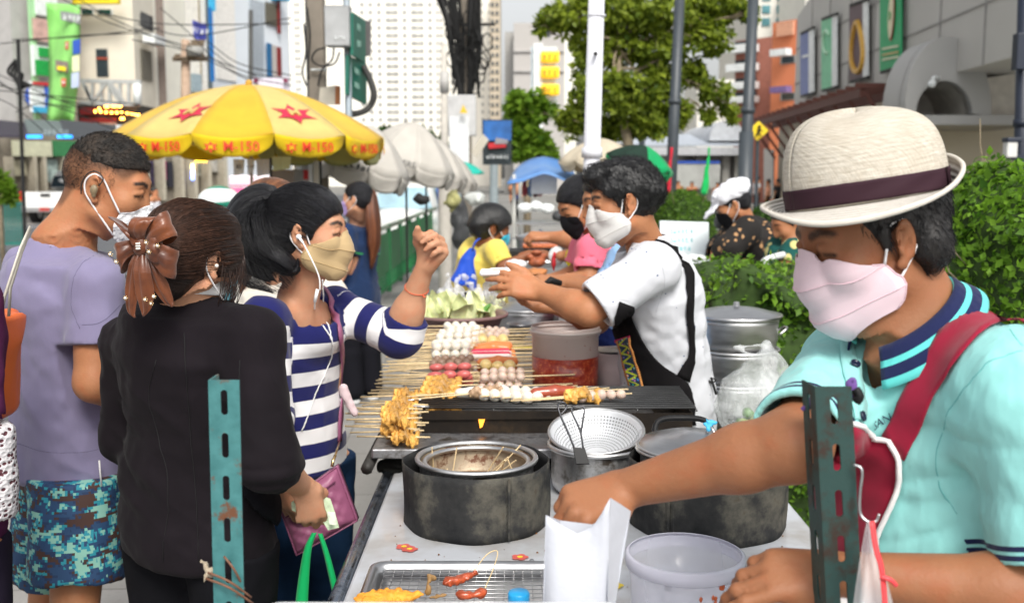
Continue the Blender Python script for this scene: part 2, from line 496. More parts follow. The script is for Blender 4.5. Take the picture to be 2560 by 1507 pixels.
tag(MB().box2((-30,10,-.14),(-16,90,.004)).build('far_pavement',mat('far_paving',(.30,.28,.26),.85),None,base=(0,0,0)),kind='structure')
mk_=MB()
for k in range(9):mk_.poly([(-6.2,6+6*k,-.008),(-6.05,6+6*k,-.008),(-6.05,9+6*k,-.008),(-6.2,9+6*k,-.008)])
mk_.poly([(-15.5,6,-.008),(-15.35,6,-.008),(-15.35,90,-.008),(-15.5,90,-.008)]);tag(mk_.build('road_marking',mat('road_white',(.5,.5,.5),.8,var=.2),None),kind='structure')
def facade(P0,P1,z0,z1):
 """returns at(u, z, out): u 0..1 from P0 to P1, out = metres toward the street"""
 P0=V(*P0)*V(1,1,0);P1=V(*P1)*V(1,1,0);n=unit(np.cross(P1-P0,V(0,0,1)));n=n if n[1]<0 or abs(n[1])<.2 and n[0]*(P0[0])<0 else -n
 return(lambda u,z,out=0.0:P0+(P1-P0)*u+V(0,0,z)+n*out),n
class Bld:
 def __init__(s,label,xa,Da,xb,Db,ztop,depth=8,cat='building',m=None,z0=0,name='building',wallname='wall'):
  s.P0=W(xa,400,Da)*V(1,1,0);s.P1=W(xb,400,Db)*V(1,1,0);s.xa,s.Da,s.xb,s.Db=xa,Da,xb,Db
  s.n=unit(np.cross(s.P1-s.P0,V(0,0,1)));
  if np.dot(s.n,-(s.P0+s.P1)/2)<0:s.n=-s.n
  s.r=thing(name,label,cat,tuple((s.P0+s.P1)/2));s.L=np.linalg.norm(s.P1-s.P0)
  b=MB();q=[s.P0,s.P1,s.P1-s.n*depth,s.P0-s.n*depth];b.prism([p+V(0,0,z0)for p in q],(0,0,ztop-z0));s.w=b.build(wallname,m,s.r)
 def uv(s,px,py):
  """facade coordinates under a photo pixel"""
  d=ray(px,py);o=V(0,0,CAMH);k=np.dot(s.P0-o,s.n)/np.dot(d,s.n);p=o+d*k
  return np.dot(p-s.P0,(s.P1-s.P0))/s.L**2,p[2]
 def at(s,u,z,out=0):return s.P0+(s.P1-s.P0)*u+V(0,0,z)+s.n*out
 def panel(s,px0,py0,px1,py1,m,name,out=.05,th=.06,parent=None):
  u0,z1=s.uv(px0,py0);u1,z0=s.uv(px1,py1)
  return s.panel_uz(u0,u1,z0,z1,m,name,out,th,parent)
 def panel_uz(s,u0,u1,z0,z1,m,name,out=.05,th=.06,parent=None):
  out*=DS;th*=DS;pts=[s.at(u0,z0,out),s.at(u1,z0,out),s.at(u1,z1,out),s.at(u0,z1,out)]
  return MB().prism(pts,-s.n*th).build(name,m,parent or s.r)
 def window(s,px0,py0,px1,py1,fm,gm,out=.03):
  f=s.panel(px0,py0,px1,py1,fm,'window',out,.05);s.panel(px0+(px1-px0)*.1,py0+(py1-py0)*.08,px1-(px1-px0)*.1,py1-(py1-py0)*.08,gm,'pane',out+.02,.03,parent=f)
 def text(s,txt,px,py,hpx,m,out=.12,**kw):
  u,z=s.uv(px,py);u2,z2=s.uv(px,py-hpx);c=s.at(u,z,out);ud=unit(s.P1-s.P0);
  if np.dot(np.cross(s.n,ud),V(0,0,1))<0:ud=-ud
  return sign_text(txt,c,ud,s.n,abs(z2-z),m,s.r,**kw)
GL=mat('window_glass',(.03,.045,.055),.12,var=.3,vs=1,spec=.8);GT=mat('teal_glass',(.10,.25,.28),.12,var=.4,vs=.6);FR=mat('window_frame',(.42,.42,.40),.6)
WH=mat('white_plaster',(.82,.80,.72),.85,var=.05,vs=1);CRM=mat('cream_plaster',(.72,.68,.58),.85,var=.08,vs=1);GRY=mat('grey_concrete',(.40,.39,.38),.85,var=.15,vs=1.2);DGY=mat('dark_grey',(.05,.052,.055),.7);LBL=mat('pale_blue_glass',(.35,.52,.60),.25,var=.35,vs=1)
GRN=mat('lime_banner',(.26,.62,.16),.6,var=.12,vs=1.5);GRN2=mat('pale_green_banner',(.36,.62,.34),.6,var=.1,vs=1.5);DGN=mat('deep_green',(.01,.33,.06),.5);REDP=mat('sign_red',(.55,.02,.03),.5);BLUP=mat('sign_blue',(.02,.08,.42),.5);YELP=mat('sign_yellow',(.90,.70,.01),.45);WHP=mat('sign_white',(.75,.78,.78),.5);SKYP=mat('sign_sky',(.05,.42,.72),.5);PNK=mat('print_pink',(.60,.38,.34),.6,var=.3,vs=3)
DS=1.9
b=Bld('narrow grey building with horizontal louvres at the far left',-120,24,46,24,30,m=mat('teal_grey_wall',(.12,.18,.20),.7))
for k in range(46):
 z=5.0+k*.42;u0,_=b.uv(10,200);u1,_=b.uv(44,200)
 if k%1==0:b.panel_uz(u0,u1,z,z+.19,mat('louvre_white',(.50,.48,.44),.6),'louvre',.18,.16)
b.panel(-60,192,46,305,mat('pale_wall',(.52,.52,.52),.8),'sign_board',.25,.1)
b=Bld('building front covered by tall green advertising banners',46,23.5,200,25,32,m=GRY)
b.panel(47,-60,80,300,GRN2,'banner',.3,.08);b.panel(60,-40,118,48,WHP,'banner_print',.36,.05);b.panel(56,48,108,110,PNK,'banner_print',.36,.05)
b.panel(52,115,110,196,WHP,'sign_box',.40,.1);b.panel(63,121,90,147,DGN,'sign_square',.46,.04);b.text('b',76,136,20,WHP,.50);b.panel(55,152,95,194,DGN,'sign_panel',.46,.04)
b.panel(48,205,106,285,WHP,'sign_box',.40,.1);b.panel(49,206,100,218,REDP,'sign_band',.46,.04);b.panel(50,268,106,286,SKYP,'sign_band',.46,.04)
u,z=b.uv(76,243);cc_=b.at(u,z,.5);MB().lathe([(.32,-.02),(.57,-.02),(.57,.02),(.32,.02)],cc_,20,np.array([V(1,0,0),V(0,0,1),V(0,-1,0)]).T).build('round_emblem',BLUP,b.r)
rows=[]
for i in range(15):
 v=i/14;xl=116+10*math.sin(v*PI*.8)-4*v;xr=200-10*v*v-16*max(0,v-.6);y=8+298*v;rows.append([W(xl+(xr-xl)*q/6,y+(6*q/6 if i==0 else 0),23.2+.3*math.sin(q*.8+v*4))for q in range(7)])
lb_=thing('banner','huge lime green hanging banner with small notices','banner',tuple(W(155,300,23.2)));MB().grid(rows).build('sheet',GRN,lb_,smooth=True,solid=.05)
def quad_sign(pts,D,m,name,parent,th=.05):
 return MB().prism([W(x,y,D)for x,y in pts],(0,th,0)).build(name,m,parent)
quad_sign([(150,28),(200,36),(200,62),(152,50)],22.9,mat('sign_grey',(.25,.27,.26),.6),'notice',lb_);sign_text(4,W(180,46,22.85),(1,0,-.1),(0,-1,0),.18,WHP,lb_)
quad_sign([(138,150),(170,155),(170,184),(139,178)],22.9,mat('sign_brown',(.20,.16,.14),.6),'notice',lb_);quad_sign([(143,165),(164,168),(164,178),(143,175)],22.8,YELP,'notice_text',lb_)
for a in((163,105,174,124),(153,196,164,217)):quad_sign([(a[0],a[1]),(a[2],a[1]),(a[2],a[3]),(a[0],a[3])],22.9,mat('notice_red',(.60,.12,.06),.6),'notice',lb_);sign_text(1,W((a[0]+a[2])/2,(a[1]+a[3])/2,22.85),(1,0,0),(0,-1,0),.15,WHP,lb_)
for a,m_ in(((182,98,200,134),BLUP),((180,138,198,178),mat('pale_yellow',(.7,.7,.45),.6)),((178,180,197,218),mat('pale_blue_sign',(.45,.52,.68),.6))):quad_sign([(a[0],a[1]+4),(a[2],a[1]),(a[2],a[3]),(a[0],a[3]+3)],22.9,m_,'notice',lb_)
WHB=mat('sunlit_white',(.95,.92,.80),.85,var=.04,vs=1);b=Bld('cream-white building with one tall window and a yellow sign',200,26,346,26,32,m=WHB)
b.window(237,117,277,200,CRM,GL);b.panel(243,145,273,150,mat('window_red',(.35,.06,.03),.6),'window_bar',.08,.03);b.window(203,24,236,38,WHP,mat('green_glass',(.01,.07,.06),.2));b.window(243,24,283,38,WHP,MATS['green_glass'])
b.panel(193,-25,325,22,YELP,'sign',.8,.2);b.text(7,262,0,14,mat('sign_black',(.01,.01,.01),.5),.85);b.panel(212,8,306,11,MATS['sign_black'],'sign_line',.84,.03)
b2=Bld('beige building with balcony shade painted on dark panels right of the cream-white one',347,26,397,27.5,32,m=CRM);b2.panel(350,30,380,80,DGY,'recess_shade_panel',.04,.03);b2.panel(346,85,375,118,WHP,'balcony_wall',.4,.3);b2.panel(349,122,378,205,mat('shade_wall',(.16,.15,.12),.9),'recess_shade_panel',.04,.03);b2.panel(382,-20,394,270,mat('brown_pipe',(.20,.16,.14),.7),'pilaster',.25,.2)  # flat dark panels paint the shade of the balcony recesses
rb_=MB()
for k in range(7):rb_.bar(W(352+k*3.5,40,25.6),W(352+k*3.5,66,25.6),.03)
rb_.bar(W(350,40,25.6),W(376,44,25.6),.05);rb_.build('railing',DGY,b2.r)
tr_=thing('steel_balcony','grey steel truss balcony below the cream-white building','balcony',tuple(W(270,260,24.6)));q=MB();TR=mat('galvanised',(.42,.43,.43),.5)
for y in(203,258):q.bar(W(202,y,24.6),W(352,y+3,24.6),.09)
for x in(232,255,275,300,322,345):q.bar(W(x,203,24.6),W(x,260,24.6),.07)
for a,b_ in(((206,206),(232,258)),((232,258),(268,206)),((268,206),(300,258)),((276,206),(310,256)),((215,215),(225,250))):q.bar(W(a[0],a[1],24.55),W(b_[0],b_[1],24.55),.06)
q.build('truss',TR,tr_);MB().cyl(W(343,210,24.5),W(343,262,24.5),.09).build('water_tank',WHP,tr_,smooth=True)
b=Bld('dark shopfront with red boards and warm string lights',200,25.2,350,25.2,W(270,262,25.2)[2],3,m=mat('shop_dark',(.04,.035,.03),.8));b.panel(204,270,300,288,mat('board_red',(.22,.015,.02),.6),'sign_board',.1,.08);b.panel(204,295,295,312,MATS['board_red'],'sign_board',.1,.08);b.panel(206,308,296,318,mat('board_pale',(.5,.42,.4),.6),'sign_board',.14,.05)
lit=mat('warm_bulb',(1,.42,.06),.4,emit=14,var=0);sl_=thing('string_lights','row of warm yellow bulbs above the red boards','lights',tuple(W(290,280,24.9)))
pts_=[(238,279),(252,280),(265,281),(279,282),(292,282),(304,280),(318,283),(328,284),(334,285),(340,287),(346,288),(248,272),(264,267),(270,267),(281,266),(286,266),(291,265),(297,266),(301,266),(303,297),(308,297)]
for x,y in pts_:MB().sphere(W(x,y,24.85),.030,8,6).build('bulb',lit,sl_,smooth=True)
MB().tube(smooth_path([W(236,278,24.9),W(290,280,24.9),W(350,287,24.9)],4),.012,4).build('cable',DGY,sl_)
b=Bld('tall building with pale blue glass strip and an illuminated lamp',404,30,458,30,34,m=mat('blue_grey',(.15,.20,.22),.6));b.panel(410,-40,447,175,LBL,'glass_strip',.05,.04);b.panel(397,-30,409,240,mat('gap_shade_black',(.006,.006,.006),.9),'gap_shade_strip',.02,.02)  # black strip paints the shade between the two buildings
MB().sphere(W(418,172,29.5),(.13,.13,.18),10,8).build('lamp',mat('lamp_white',(.8,1,1),.4,emit=3,var=0),b.r,smooth=True);b.panel(400,195,432,240,mat('maroon_panel',(.18,.04,.05),.7),'sign_board',.2,.1)
b=Bld('cream building with a brown louvre strip and blue flag banner',459,30,526,31,34,m=mat('cream_wall2',(.74,.72,.66),.8));b.panel(494,-40,502,210,mat('brown_louvre',(.22,.17,.09),.7),'louvre_strip',.05,.04);b.panel(516,-30,526,30,SKYP,'pipe',.2,.15);b.panel(517,20,525,205,mat('pipe_blue',(.01,.14,.42),.5),'pipe',.18,.14);b.panel(432,190,454,235,WHP,'wall_panel',.2,.1);b.panel(468,185,492,232,mat('water_tank_blue',(.30,.38,.42),.5),'tank',.2,.1)
fl=thing('flag','blue flag banner with white writing over the transformer','flag',tuple(W(500,80,28.5)));MB().grid([[W(481,50,28.5),W(484,96,28.4)],[W(500,58,28.4),W(500,102,28.5)],[W(516,60,28.5),W(515,100,28.6)]]).build('cloth',mat('flag_blue',(.05,.06,.34),.7),fl,solid=.03);sign_text(4,W(500,78,28.3),(1,0,-.2),(0,-1,0),.22,WHP,fl)
tf=thing('transformer','pole-mounted transformers with brackets and insulators','transformer',tuple(W(468,240,27)*V(1,1,0)));MB().cyl(W(464,500,27)*V(1,1,0),W(464,100,27),.15,.11,12).build('pole',mat('pole_tan',(.42,.30,.22),.85),tf,smooth=True)
q=MB()
for y,x0,x1 in((112,470,510),(146,432,520),(150,432,520),(104,478,512)):q.bar(W(x0,y,26.8),W(x1,y,26.8),.07)
for x in(440,448,478,488,498,508):q.cyl(W(x,136,26.7),W(x,148,26.7),.04)
q.build('crossarm',mat('arm_brown',(.16,.12,.08),.8),tf);MB().cyl(W(488,118,26.8),W(488,142,26.8),.22).build('tank',mat('tank_grey',(.30,.30,.28),.6),tf,smooth=True)
b=Bld('long white wall building with blue and red window shutters',527,33,728,38,41,m=mat('white_blue_wall',(.72,.77,.82),.8,var=.04,vs=.5));b.panel(532,-40,588,205,mat('warm_white',(.80,.78,.74),.8),'wall_panel',.06,.05)
b.panel(660,5,690,68,mat('olive_dark',(.12,.11,.08),.7),'window',.08,.04);b.panel(686,0,694,86,mat('shutter_red',(.20,.01,.01),.6),'shutter',.14,.05);b.panel(660,108,672,195,mat('shutter_blue',(.01,.12,.28),.6),'shutter',.14,.05);b.panel(672,112,688,195,mat('pale_gap',(.48,.45,.42),.7),'window',.08,.04);b.panel(686,118,696,192,MATS['shutter_red'],'shutter',.14,.05);b.panel(676,-20,694,6,SKYP,'awning',.5,.5)
for k in range(26):b.panel(622+.0*k,6+k*8,656,8+k*8,mat('slat_shadow',(.42,.47,.52),.8),'slat_shadow_line',.06,.03)  # thin darker strips paint the shadow lines between wall slats
pl_=thing('steel_pole','thin dark pole in front of the white wall building','pole',tuple(W(627,470,25)*V(1,1,0)));MB().cyl(W(627,560,25)*V(1,1,0),W(627,26,25),.05).build('shaft',mat('dark_pole',(.09,.09,.085),.6),pl_)
q=thing('sign','white and maroon sign showing above the yellow umbrella','sign',tuple(W(690,205,20)));MB().prism([W(630,198,20),W(722,193,20),W(722,235,20),W(630,235,20)],(0,.1,0)).build('board',mat('sign_lilac',(.72,.66,.74),.6),q)
for x in(640,714):MB().sphere(W(x,202,19.9),.05,8,6).build('bolt',mat('maroon',(.25,.03,.08),.5),q)
b=Bld('row of small shops with cream and green fascia boards and pillars',-60,21,560,26,W(200,338,22)[2],4,m=mat('shop_interior',(.16,.14,.11),.9,var=.5,vs=1.5),name='shop_row')
for x0,x1,m_ in((18,115,mat('fascia_cream',(.50,.50,.36),.7)),(116,180,mat('fascia_green',(.03,.17,.06),.7)),(250,300,mat('fascia_olive',(.40,.42,.05),.6))):b.panel(x0,352 if x0<200 else 332,x1,392 if x0<200 else 345,m_,'fascia_board',.25,.1)
b.panel(240,312,300,332,WHP,'fascia_board',.3,.1)
for x in(8,66,90,142,175,345,385,432,465,500,540):b.panel(x,392,x+12,500,mat('pillar_cream',(.42,.38,.30),.8),'pillar',.3,.3)
for x0,y0,x1,y1,m_,nm in((20,400,60,440,mat('display_a',(.45,.42,.30),.7,var=.5,vs=4),'shop_display'),(100,398,140,455,mat('display_b',(.30,.38,.36),.6,var=.6,vs=4),'shop_display'),(150,400,172,470,mat('display_red',(.22,.02,.02),.7),'shutter_panel'),(355,400,380,465,mat('clothes_dark',(.03,.02,.05),.9,var=.8,vs=5),'clothes_rail'),(398,402,410,450,mat('clothes_pink',(.45,.03,.18),.9),'clothes_rail'),(412,405,428,468,mat('clothes_black',(.02,.02,.03),.9),'clothes_rail'),(475,395,495,440,mat('display_c',(.20,.22,.20),.8,var=.6,vs=5),'shop_display'),(510,400,538,430,mat('display_d',(.40,.38,.34),.8,var=.5,vs=5),'shop_display')):b.panel(x0,y0,x1,y1,m_,nm,.1,.08)
for k,(c_,y)in enumerate((((1,.55,.05),402),((1,.85,.3),414),((1,.9,.5),421),((.4,.5,1),430),((.3,.4,1),438),((.2,.3,1),446))):
 m_=mat('neon_%s'%'abcdef'[k],c_,.4,emit=5,var=0)
 if k==0:b.panel(458,399,484,406,m_,'neon_light',.5,.05)
 else:MB().sphere(b.at(b.uv(464,y)[0],b.uv(464,y)[1],.5),.045,8,6).build('neon_light',m_,b.r)
aw=thing('awning','dark grey shop awning with two blue lamps at the left','awning',tuple(W(130,320,19)))
MB().prism([W(-60,300,20.5),W(-60,344,18),W(72,345,18),W(62,312,20.5)],(0,0,.08)).build('canopy',mat('awning_purple',(.035,.03,.045),.8),aw)
MB().prism([W(60,304,20.5),W(70,338,18.2),W(160,342,18.2),W(150,308,20.5)],(0,0,.08)).build('canopy',mat('awning_slate',(.11,.14,.14),.8),aw);MB().prism([W(150,305,20.5),W(160,350,18.2),W(290,350,18.2),W(290,318,20.5)],(0,0,.08)).build('canopy',mat('awning_dark',(.04,.045,.055),.8),aw);sign_text(5,W(138,330,18.0),(1,0,0),(0,-1,.3),.17,mat('awning_letter',(.22,.26,.26),.7),aw)
for x in(86,162):MB().box(W(x,342,17.8),(.42,.2,.10)).build('blue_lamp',mat('blue_lamp',(.02,.28,.9),.4,emit=2.0,var=0),aw)
DS=1.0
t=NT('tower_white');t.set(Base_Color=(.92,.89,.81,1),Roughness=.9);TW=t.m;TWG=mat('tower_glass',(.36,.36,.35),.3,var=.5,vs=.02);TWB=mat('tower_band',(.62,.60,.56),.8)
def tower(label,xa,xb,D,ytop,ybot,cols,rowh,wx,wh,m,mg,kmax=99,gname='window'):
 z1=W(xa,ytop,D)[2];b=Bld(label,xa,D,xb,D,z1,20,m=m,name='tower_block');z=W(xa,ybot,D)[2]
 dz=rowh/F*D;n=0;rest=MB()
 while z+dz<z1+dz*.2:
  for c_,w_ in cols:
   u0,_=b.uv(c_,300);u1,_=b.uv(c_+w_,300);one=n<100;mb=MB()if one else rest;mb.prism([b.at(u0,z,.15),b.at(u1,z,.15),b.at(u1,z+dz*wh,.15),b.at(u0,z+dz*wh,.15)],-b.n*.1)
   if one:mb.build('window',mg,b.r)
   n+=1
  z+=dz
 if rest.v:rest.build('window',mg,b.r)['kind']='stuff'
 return b
cols=[]
for x in range(905,1085,21):cols.append((x,9));
for x in(978,984,1040,1046,1100,1106,1128,1134,1160,1185,1205,1222):cols.append((x,4))
for x in(742,750,1092,1240):cols.append((x,5))
tower('huge white apartment tower with rows of small windows in the centre',731,1226,165,-160,322,cols,18.4,0,.42,TW,TWG)
tower('narrow tan apartment tower just right of the white tower',1226,1250,150,-60,330,[(1229,6),(1240,6)],20,0,.5,mat('tan_tower',(.55,.47,.36),.9),GL)
b=Bld('plain grey concrete block left of the big tree',1284,90,1410,90,W(1300,58,90)[2],20,m=mat('grey_block',(.46,.44,.42),.9,var=.05,vs=.05));
for y in(128,178):b.panel(1284,y,1410,y+3,GRY,'band',.2,.2)
b.panel(1362,78,1376,92,GL,'window',.1,.05);b=Bld('slim grey wing at the left of the concrete block',1262,95,1284,95,W(1300,80,95)[2],20,m=mat('grey_block2',(.40,.39,.37),.9))
b=Bld('cream tower behind the top of the big tree',1385,120,1440,120,W(1400,30,120)[2],20,m=WH)
q=thing('sign_stack','three yellow signs on a white column beside the tree','sign',tuple(W(1370,200,60)*V(1,1,0)));MB().bar(W(1345,430,60),W(1345,110,60),.5).build('column',WHP,q);MB().box(W(1360,190,60.3),(1.5,.3,3.2)).build('backing',mat('sign_pale',(.62,.70,.75),.6),q)
for y in(143,182,225):
 o=MB().box(W(1375,y,59.6),(1.05,.4,.62)).build('sign_box',mat('sign_lit_yellow',(1,.58,.01),.5,emit=.35,var=0),q,bevel=.1);sign_text(3,W(1375,y,59.3),(1,0,0),(0,-1,0),.5,mat('sign_orange',(.75,.22,.02),.5),q)
q=thing('billboard','dark poster billboard with blue top and red car picture','billboard',tuple(W(1242,500,22)*V(1,1,0)));MB().prism([W(1205,299,22),W(1281,299,22),W(1278,412,22),W(1207,412,22)],(0,.2,0)).build('panel',mat('bill_dark',(.015,.025,.03),.5),q)
quad_sign([(1208,302),(1278,302),(1278,352),(1208,352)],21.95,mat('bill_blue',(.02,.12,.38),.5,var=.6,vs=2),'picture',q,.03);quad_sign([(1220,358),(1262,356),(1266,368),(1222,372)],21.92,REDP,'picture',q,.03);quad_sign([(1240,344),(1270,350),(1270,360),(1236,360)],21.9,mat('bill_grey',(.25,.24,.26),.6,var=.6,vs=6),'picture',q,.02)
sign_text(7,W(1245,392,21.9),(1,0,0),(0,-1,0),.13,WHP,q);MB().cyl(W(1235,560,22)*V(1,1,0),W(1235,412,22),.09).build('post',mat('post_grey',(.28,.33,.35),.6),q)
CON=mat('pole_concrete',(.22,.19,.155),.9,var=.2,vs=3,bump=.3,bs=30);BLK=mat('cable_black',(.008,.008,.008),.7)
def upole(label,px,D,r,ytop=-60,w2=None):
 q=thing('utility_pole',label,'utility pole',tuple(W(px,480,D)*V(1,1,0)));x=W(px,300,D)[0];MB().box2((x-r,D-r,0),(x+r,D+r,W(px,ytop,D)[2])).build('shaft',CON,q,bevel=.02);return q,x
q,x=upole('square concrete utility pole with cables behind the yellow umbrella',796,12,.092)
for pts in([(812,120),(790,128),(780,150),(800,165),(835,160),(850,130)],[(835,118),(830,150),(805,175),(795,215)],[(768,20),(775,90),(770,160),(772,200)],[(760,60),(765,130),(756,180),(766,215)]):MB().tube(smooth_path([W(a,b_,11.8)for a,b_ in pts],5),.011,6).build('cable',BLK,q,smooth=True)
MB().box(W(772,100,12),(.05,.1,1.3)).build('conduit',DGY,q);MB().cyl(W(778,175,11.85),W(818,175,11.85),.012).build('band',WHP,q)
q=thing('sign_pole','grey signal pole with a metal cabinet and two green road signs','sign pole',tuple(W(868,480,11)*V(1,1,0)));MB().cyl(V(W(872,300,11)[0],11,0),V(W(872,300,11)[0],11,4),.038).build('pole',mat('pole_steel',(.33,.38,.42),.4,metal=.4),q,smooth=True)
MB().box(W(846,68,10.9),(.25,.2,.40)).build('cabinet',mat('cabinet_grey',(.36,.37,.38),.5),q,bevel=.01);MB().box(W(846,20,10.9),(.25,.2,.01)).build('cabinet_lid',mat('cabinet_grey',(.36,.37,.38),.5),q);sign_text(4,W(850,95,10.79),(1,0,0),(0,-1,0),.05,WHP,q)
GS=mat('road_sign_green',(.006,.13,.09),.5);MB().prism([W(876,32,10.9),W(907,52,11.6),W(908,160,11.6),W(876,138,10.9)],(.03,0,0)).build('road_sign',GS,q);MB().prism([W(864,138,10.9),W(910,162,11.6),W(910,262,11.6),W(862,236,10.9)],(.03,0,0)).build('road_sign',GS,q)
u_=unit(W(907,52,11.6)-W(876,32,10.9));nn_=unit(np.cross(u_,V(0,0,1)))
for tx,a,b_ in((3,891,70),(4,891,110),(5,886,180),(5,886,215)):sign_text(tx,W(a,b_,11.2)+nn_*.03,u_,nn_,.10,mat('sign_letter',(.25,.42,.36),.5),q)
MB().prism([W(905,50,11.7),W(922,54,11.9),W(922,140,11.9),W(905,142,11.7)],(.02,.02,0)).build('signal_box',mat('signal_grey',(.16,.15,.15),.6),q);MB().tube(smooth_path([W(908,165,11.4),W(925,200,11.4),W(935,240,11.4),W(920,272,11.4),W(890,285,11.2),W(870,282,11.0)],6),.035,8).build('conduit',mat('conduit_dark',(.04,.038,.036),.6),q,smooth=True)
MB().prism([W(800,220,11.3),W(838,214,11.3),W(838,262,11.3),W(796,262,11.3)],(0,.03,0)).build('sign_back',mat('beige_sign',(.52,.48,.40),.7),q);MB().prism([W(838,214,11.25),W(850,216,11.25),W(850,262,11.25),W(838,262,11.25)],(0,.03,0)).build('sign_edge',mat('rust',(.25,.09,.03),.8),q)
q,x=upole('tall utility pole wrapped in a tangle of black cables',1165,24,.13,-60)
rs=np.random.RandomState(21)
for k in range(46):
 side_=rs.choice([-1,1]);x0=1165+side_*(8+rs.rand()*62);xm=1165+side_*(4+rs.rand()*34);xe=1165+side_*(2+rs.rand()*32);
 if side_>0:x0=1172+rs.rand()*30
 MB().tube(smooth_path([W(x0-side_*(-1)*20*rs.rand()if side_<0 else x0,-30,23.6),W((x0+xm)/2,50+rs.rand()*30,23.6+rs.randn()*.1),W(xm,110+rs.rand()*40,23.6),W(xe,190+rs.rand()*60,23.7)],4),.018+.02*rs.rand(),4).build('cable',BLK,q)
MB().bar(W(1110,62,23.7),W(1238,62,23.7),.06).build('crossarm',BLK,q)
for k in range(16):
 c=W(1120+rs.rand()*100,30+rs.rand()*190,23.5);MB().tube([c+V(.18*math.cos(a)*(.5+rs.rand()*.2),0,.18*math.sin(a))for a in np.linspace(0,2*PI,12,endpoint=False)],.016,4,closed=True).build('cable_coil',BLK,q)
q=thing('lamp_post','slim concrete post with a small lantern before the white tower','post',tuple(W(1112,480,20)*V(1,1,0)));MB().cyl(V(W(1110,300,20)[0],20,0),W(1110,110,20),.10,.05).build('shaft',mat('pole_pale',(.50,.47,.42),.8),q,smooth=True);MB().cyl(W(1111,180,20),W(1111,232,20),.09).build('lantern',mat('lantern_grey',(.45,.44,.42),.6),q,smooth=True);MB().cyl(W(1106,380,19.8),W(1106,400,19.8),.10).build('blue_wrap',mat('blue_tape',(.01,.08,.45),.6),q)
MB().cyl(W(1112,470,19.8),W(1112,520,19.8),.16,.13).build('blue_sack',MATS['blue_tape'],q,smooth=True)
q=thing('meter_cabinet','white electrical cabinet with a yellow warning triangle and hanging white sheet','cabinet',tuple(W(1158,400,21)*V(1,1,0)));MB().box(W(1155,290,21),(.56,.3,.80)).build('box',mat('cabinet_white',(.52,.52,.52),.6),q,bevel=.02);MB().box(W(1148,350,20.7),(.38,.05,.92)).build('sheet',mat('sheet_white',(.74,.76,.77),.8),q)
MB().prism([W(1149,283,20.5),W(1169,283,20.5),W(1158,262,20.5)],(0,.02,0)).build('warning_triangle',mat('warn_yellow',(.75,.48,.02),.5),q);MB().box2(V(W(1150,400,21)[0]-.05,21,0),V(W(1150,400,21)[0]+.05,21.1,2.4)).build('post',mat('post_grey',(.28,.33,.35),.6),q);MB().prism([W(1178,378,20.9),W(1208,335,20.9),W(1222,350,20.9),W(1192,395,20.9)],(0,.03,0)).build('beige_board',mat('beige_sign',(.52,.48,.40),.7),q)
ow=thing('overhead_wires','black overhead cables sagging across the buildings at the left','cables',tuple(W(300,150,21)))
for a,m_,b_ in[((-20,180),(110,235),(330,320)),((-20,210),(150,250),(345,285)),((-20,225),(130,240),(350,262)),((-20,190),(60,250),(160,345)),((-20,240),(40,270),(110,330)),((0,110),(200,90),(345,84)),((30,100),(200,92),(400,70)),((150,-5),(280,60),(480,120)),((180,-10),(330,70),(640,190)),((200,20),(400,60),(730,60)),((345,60),(480,90),(730,45)),((330,100),(470,130),(650,215)),((520,105),(600,160),(730,190)),((520,120),(600,175),(730,200)),((520,140),(610,190),(730,215)),((400,20),(480,90),(525,140)),((40,280),(120,262),(300,330)),((-10,205),(80,250),(180,270))]:
 MB().tube(smooth_path([W(a[0],a[1],21),W(m_[0],m_[1],20.6),W(b_[0],b_[1],21)],8),.010,4).build('cable',BLK,ow)
for k in range(5):MB().tube(smooth_path([W(40+k*3,150+k*8,20.5),W(20+k*9,180+k*3,20.5),W(46,200+k*6,20.5),W(80-k*4,215,20.5)],5),.03,5).build('cable',BLK,ow)
MB().cyl(V(W(45,300,20.4)[0],20.4,0),W(45,100,20.4),.035).build('post',BLK,ow)
def rpole(label,pxt,pxb,D,r,m,ytop=-60,arms=None):
 q=thing('lamp_post',label,'lamp post',tuple(W(pxb,450,D)*V(1,1,0)));T=W(pxt,ytop,D);B=W(pxb,450,D);d=(T-B)/(T[2]-B[2]);B=B-d*B[2];MB().cyl(B,T,r*1.12,r*.95,20).build('shaft',m,q,smooth=True)
 for f in(.25,.62):
  c=B+(T-B)*f;MB().cyl(c,c+V(0,0,.06),r*1.25,r*1.25,20).build('collar',m,q,smooth=True)
 return q
q=rpole('thick white painted pole right behind the white-shirted vendor',1493,1478,6.3,.050,mat('pole_white',(.70,.71,.76),.35,var=.05));MB().cyl(W(1489,135,6.24),W(1489,135,6.2),.012).build('bolt_hole',BLK,q)
MB().cyl(W(1492,38,6.3),W(1492,42,6.3),.055).build('joint',mat('pole_white',(.7,.7,.7)),q)
DP=mat('dark_lamp',(.045,.055,.065),.45,var=.1);q=rpole('thin dark lamp post with a flat arm in front of the tree',1615,1602,20,.055,DP,28);MB().box((W(1616,34,20)+W(1700,40,20))/2,(.70,.25,.07)).build('lamp_head',DP,q)
rpole('dark lamp post in the middle beside the green umbrella',1702,1678,13,.065,DP);q=rpole('thickest dark lamp post left of the mall',1886,1862,11,.058,DP)
MB().cyl(V(W(1862,450,11)[0],11,0),W(1866,330,11),.085,.075,20).build('base_sleeve',DP,q,smooth=True)
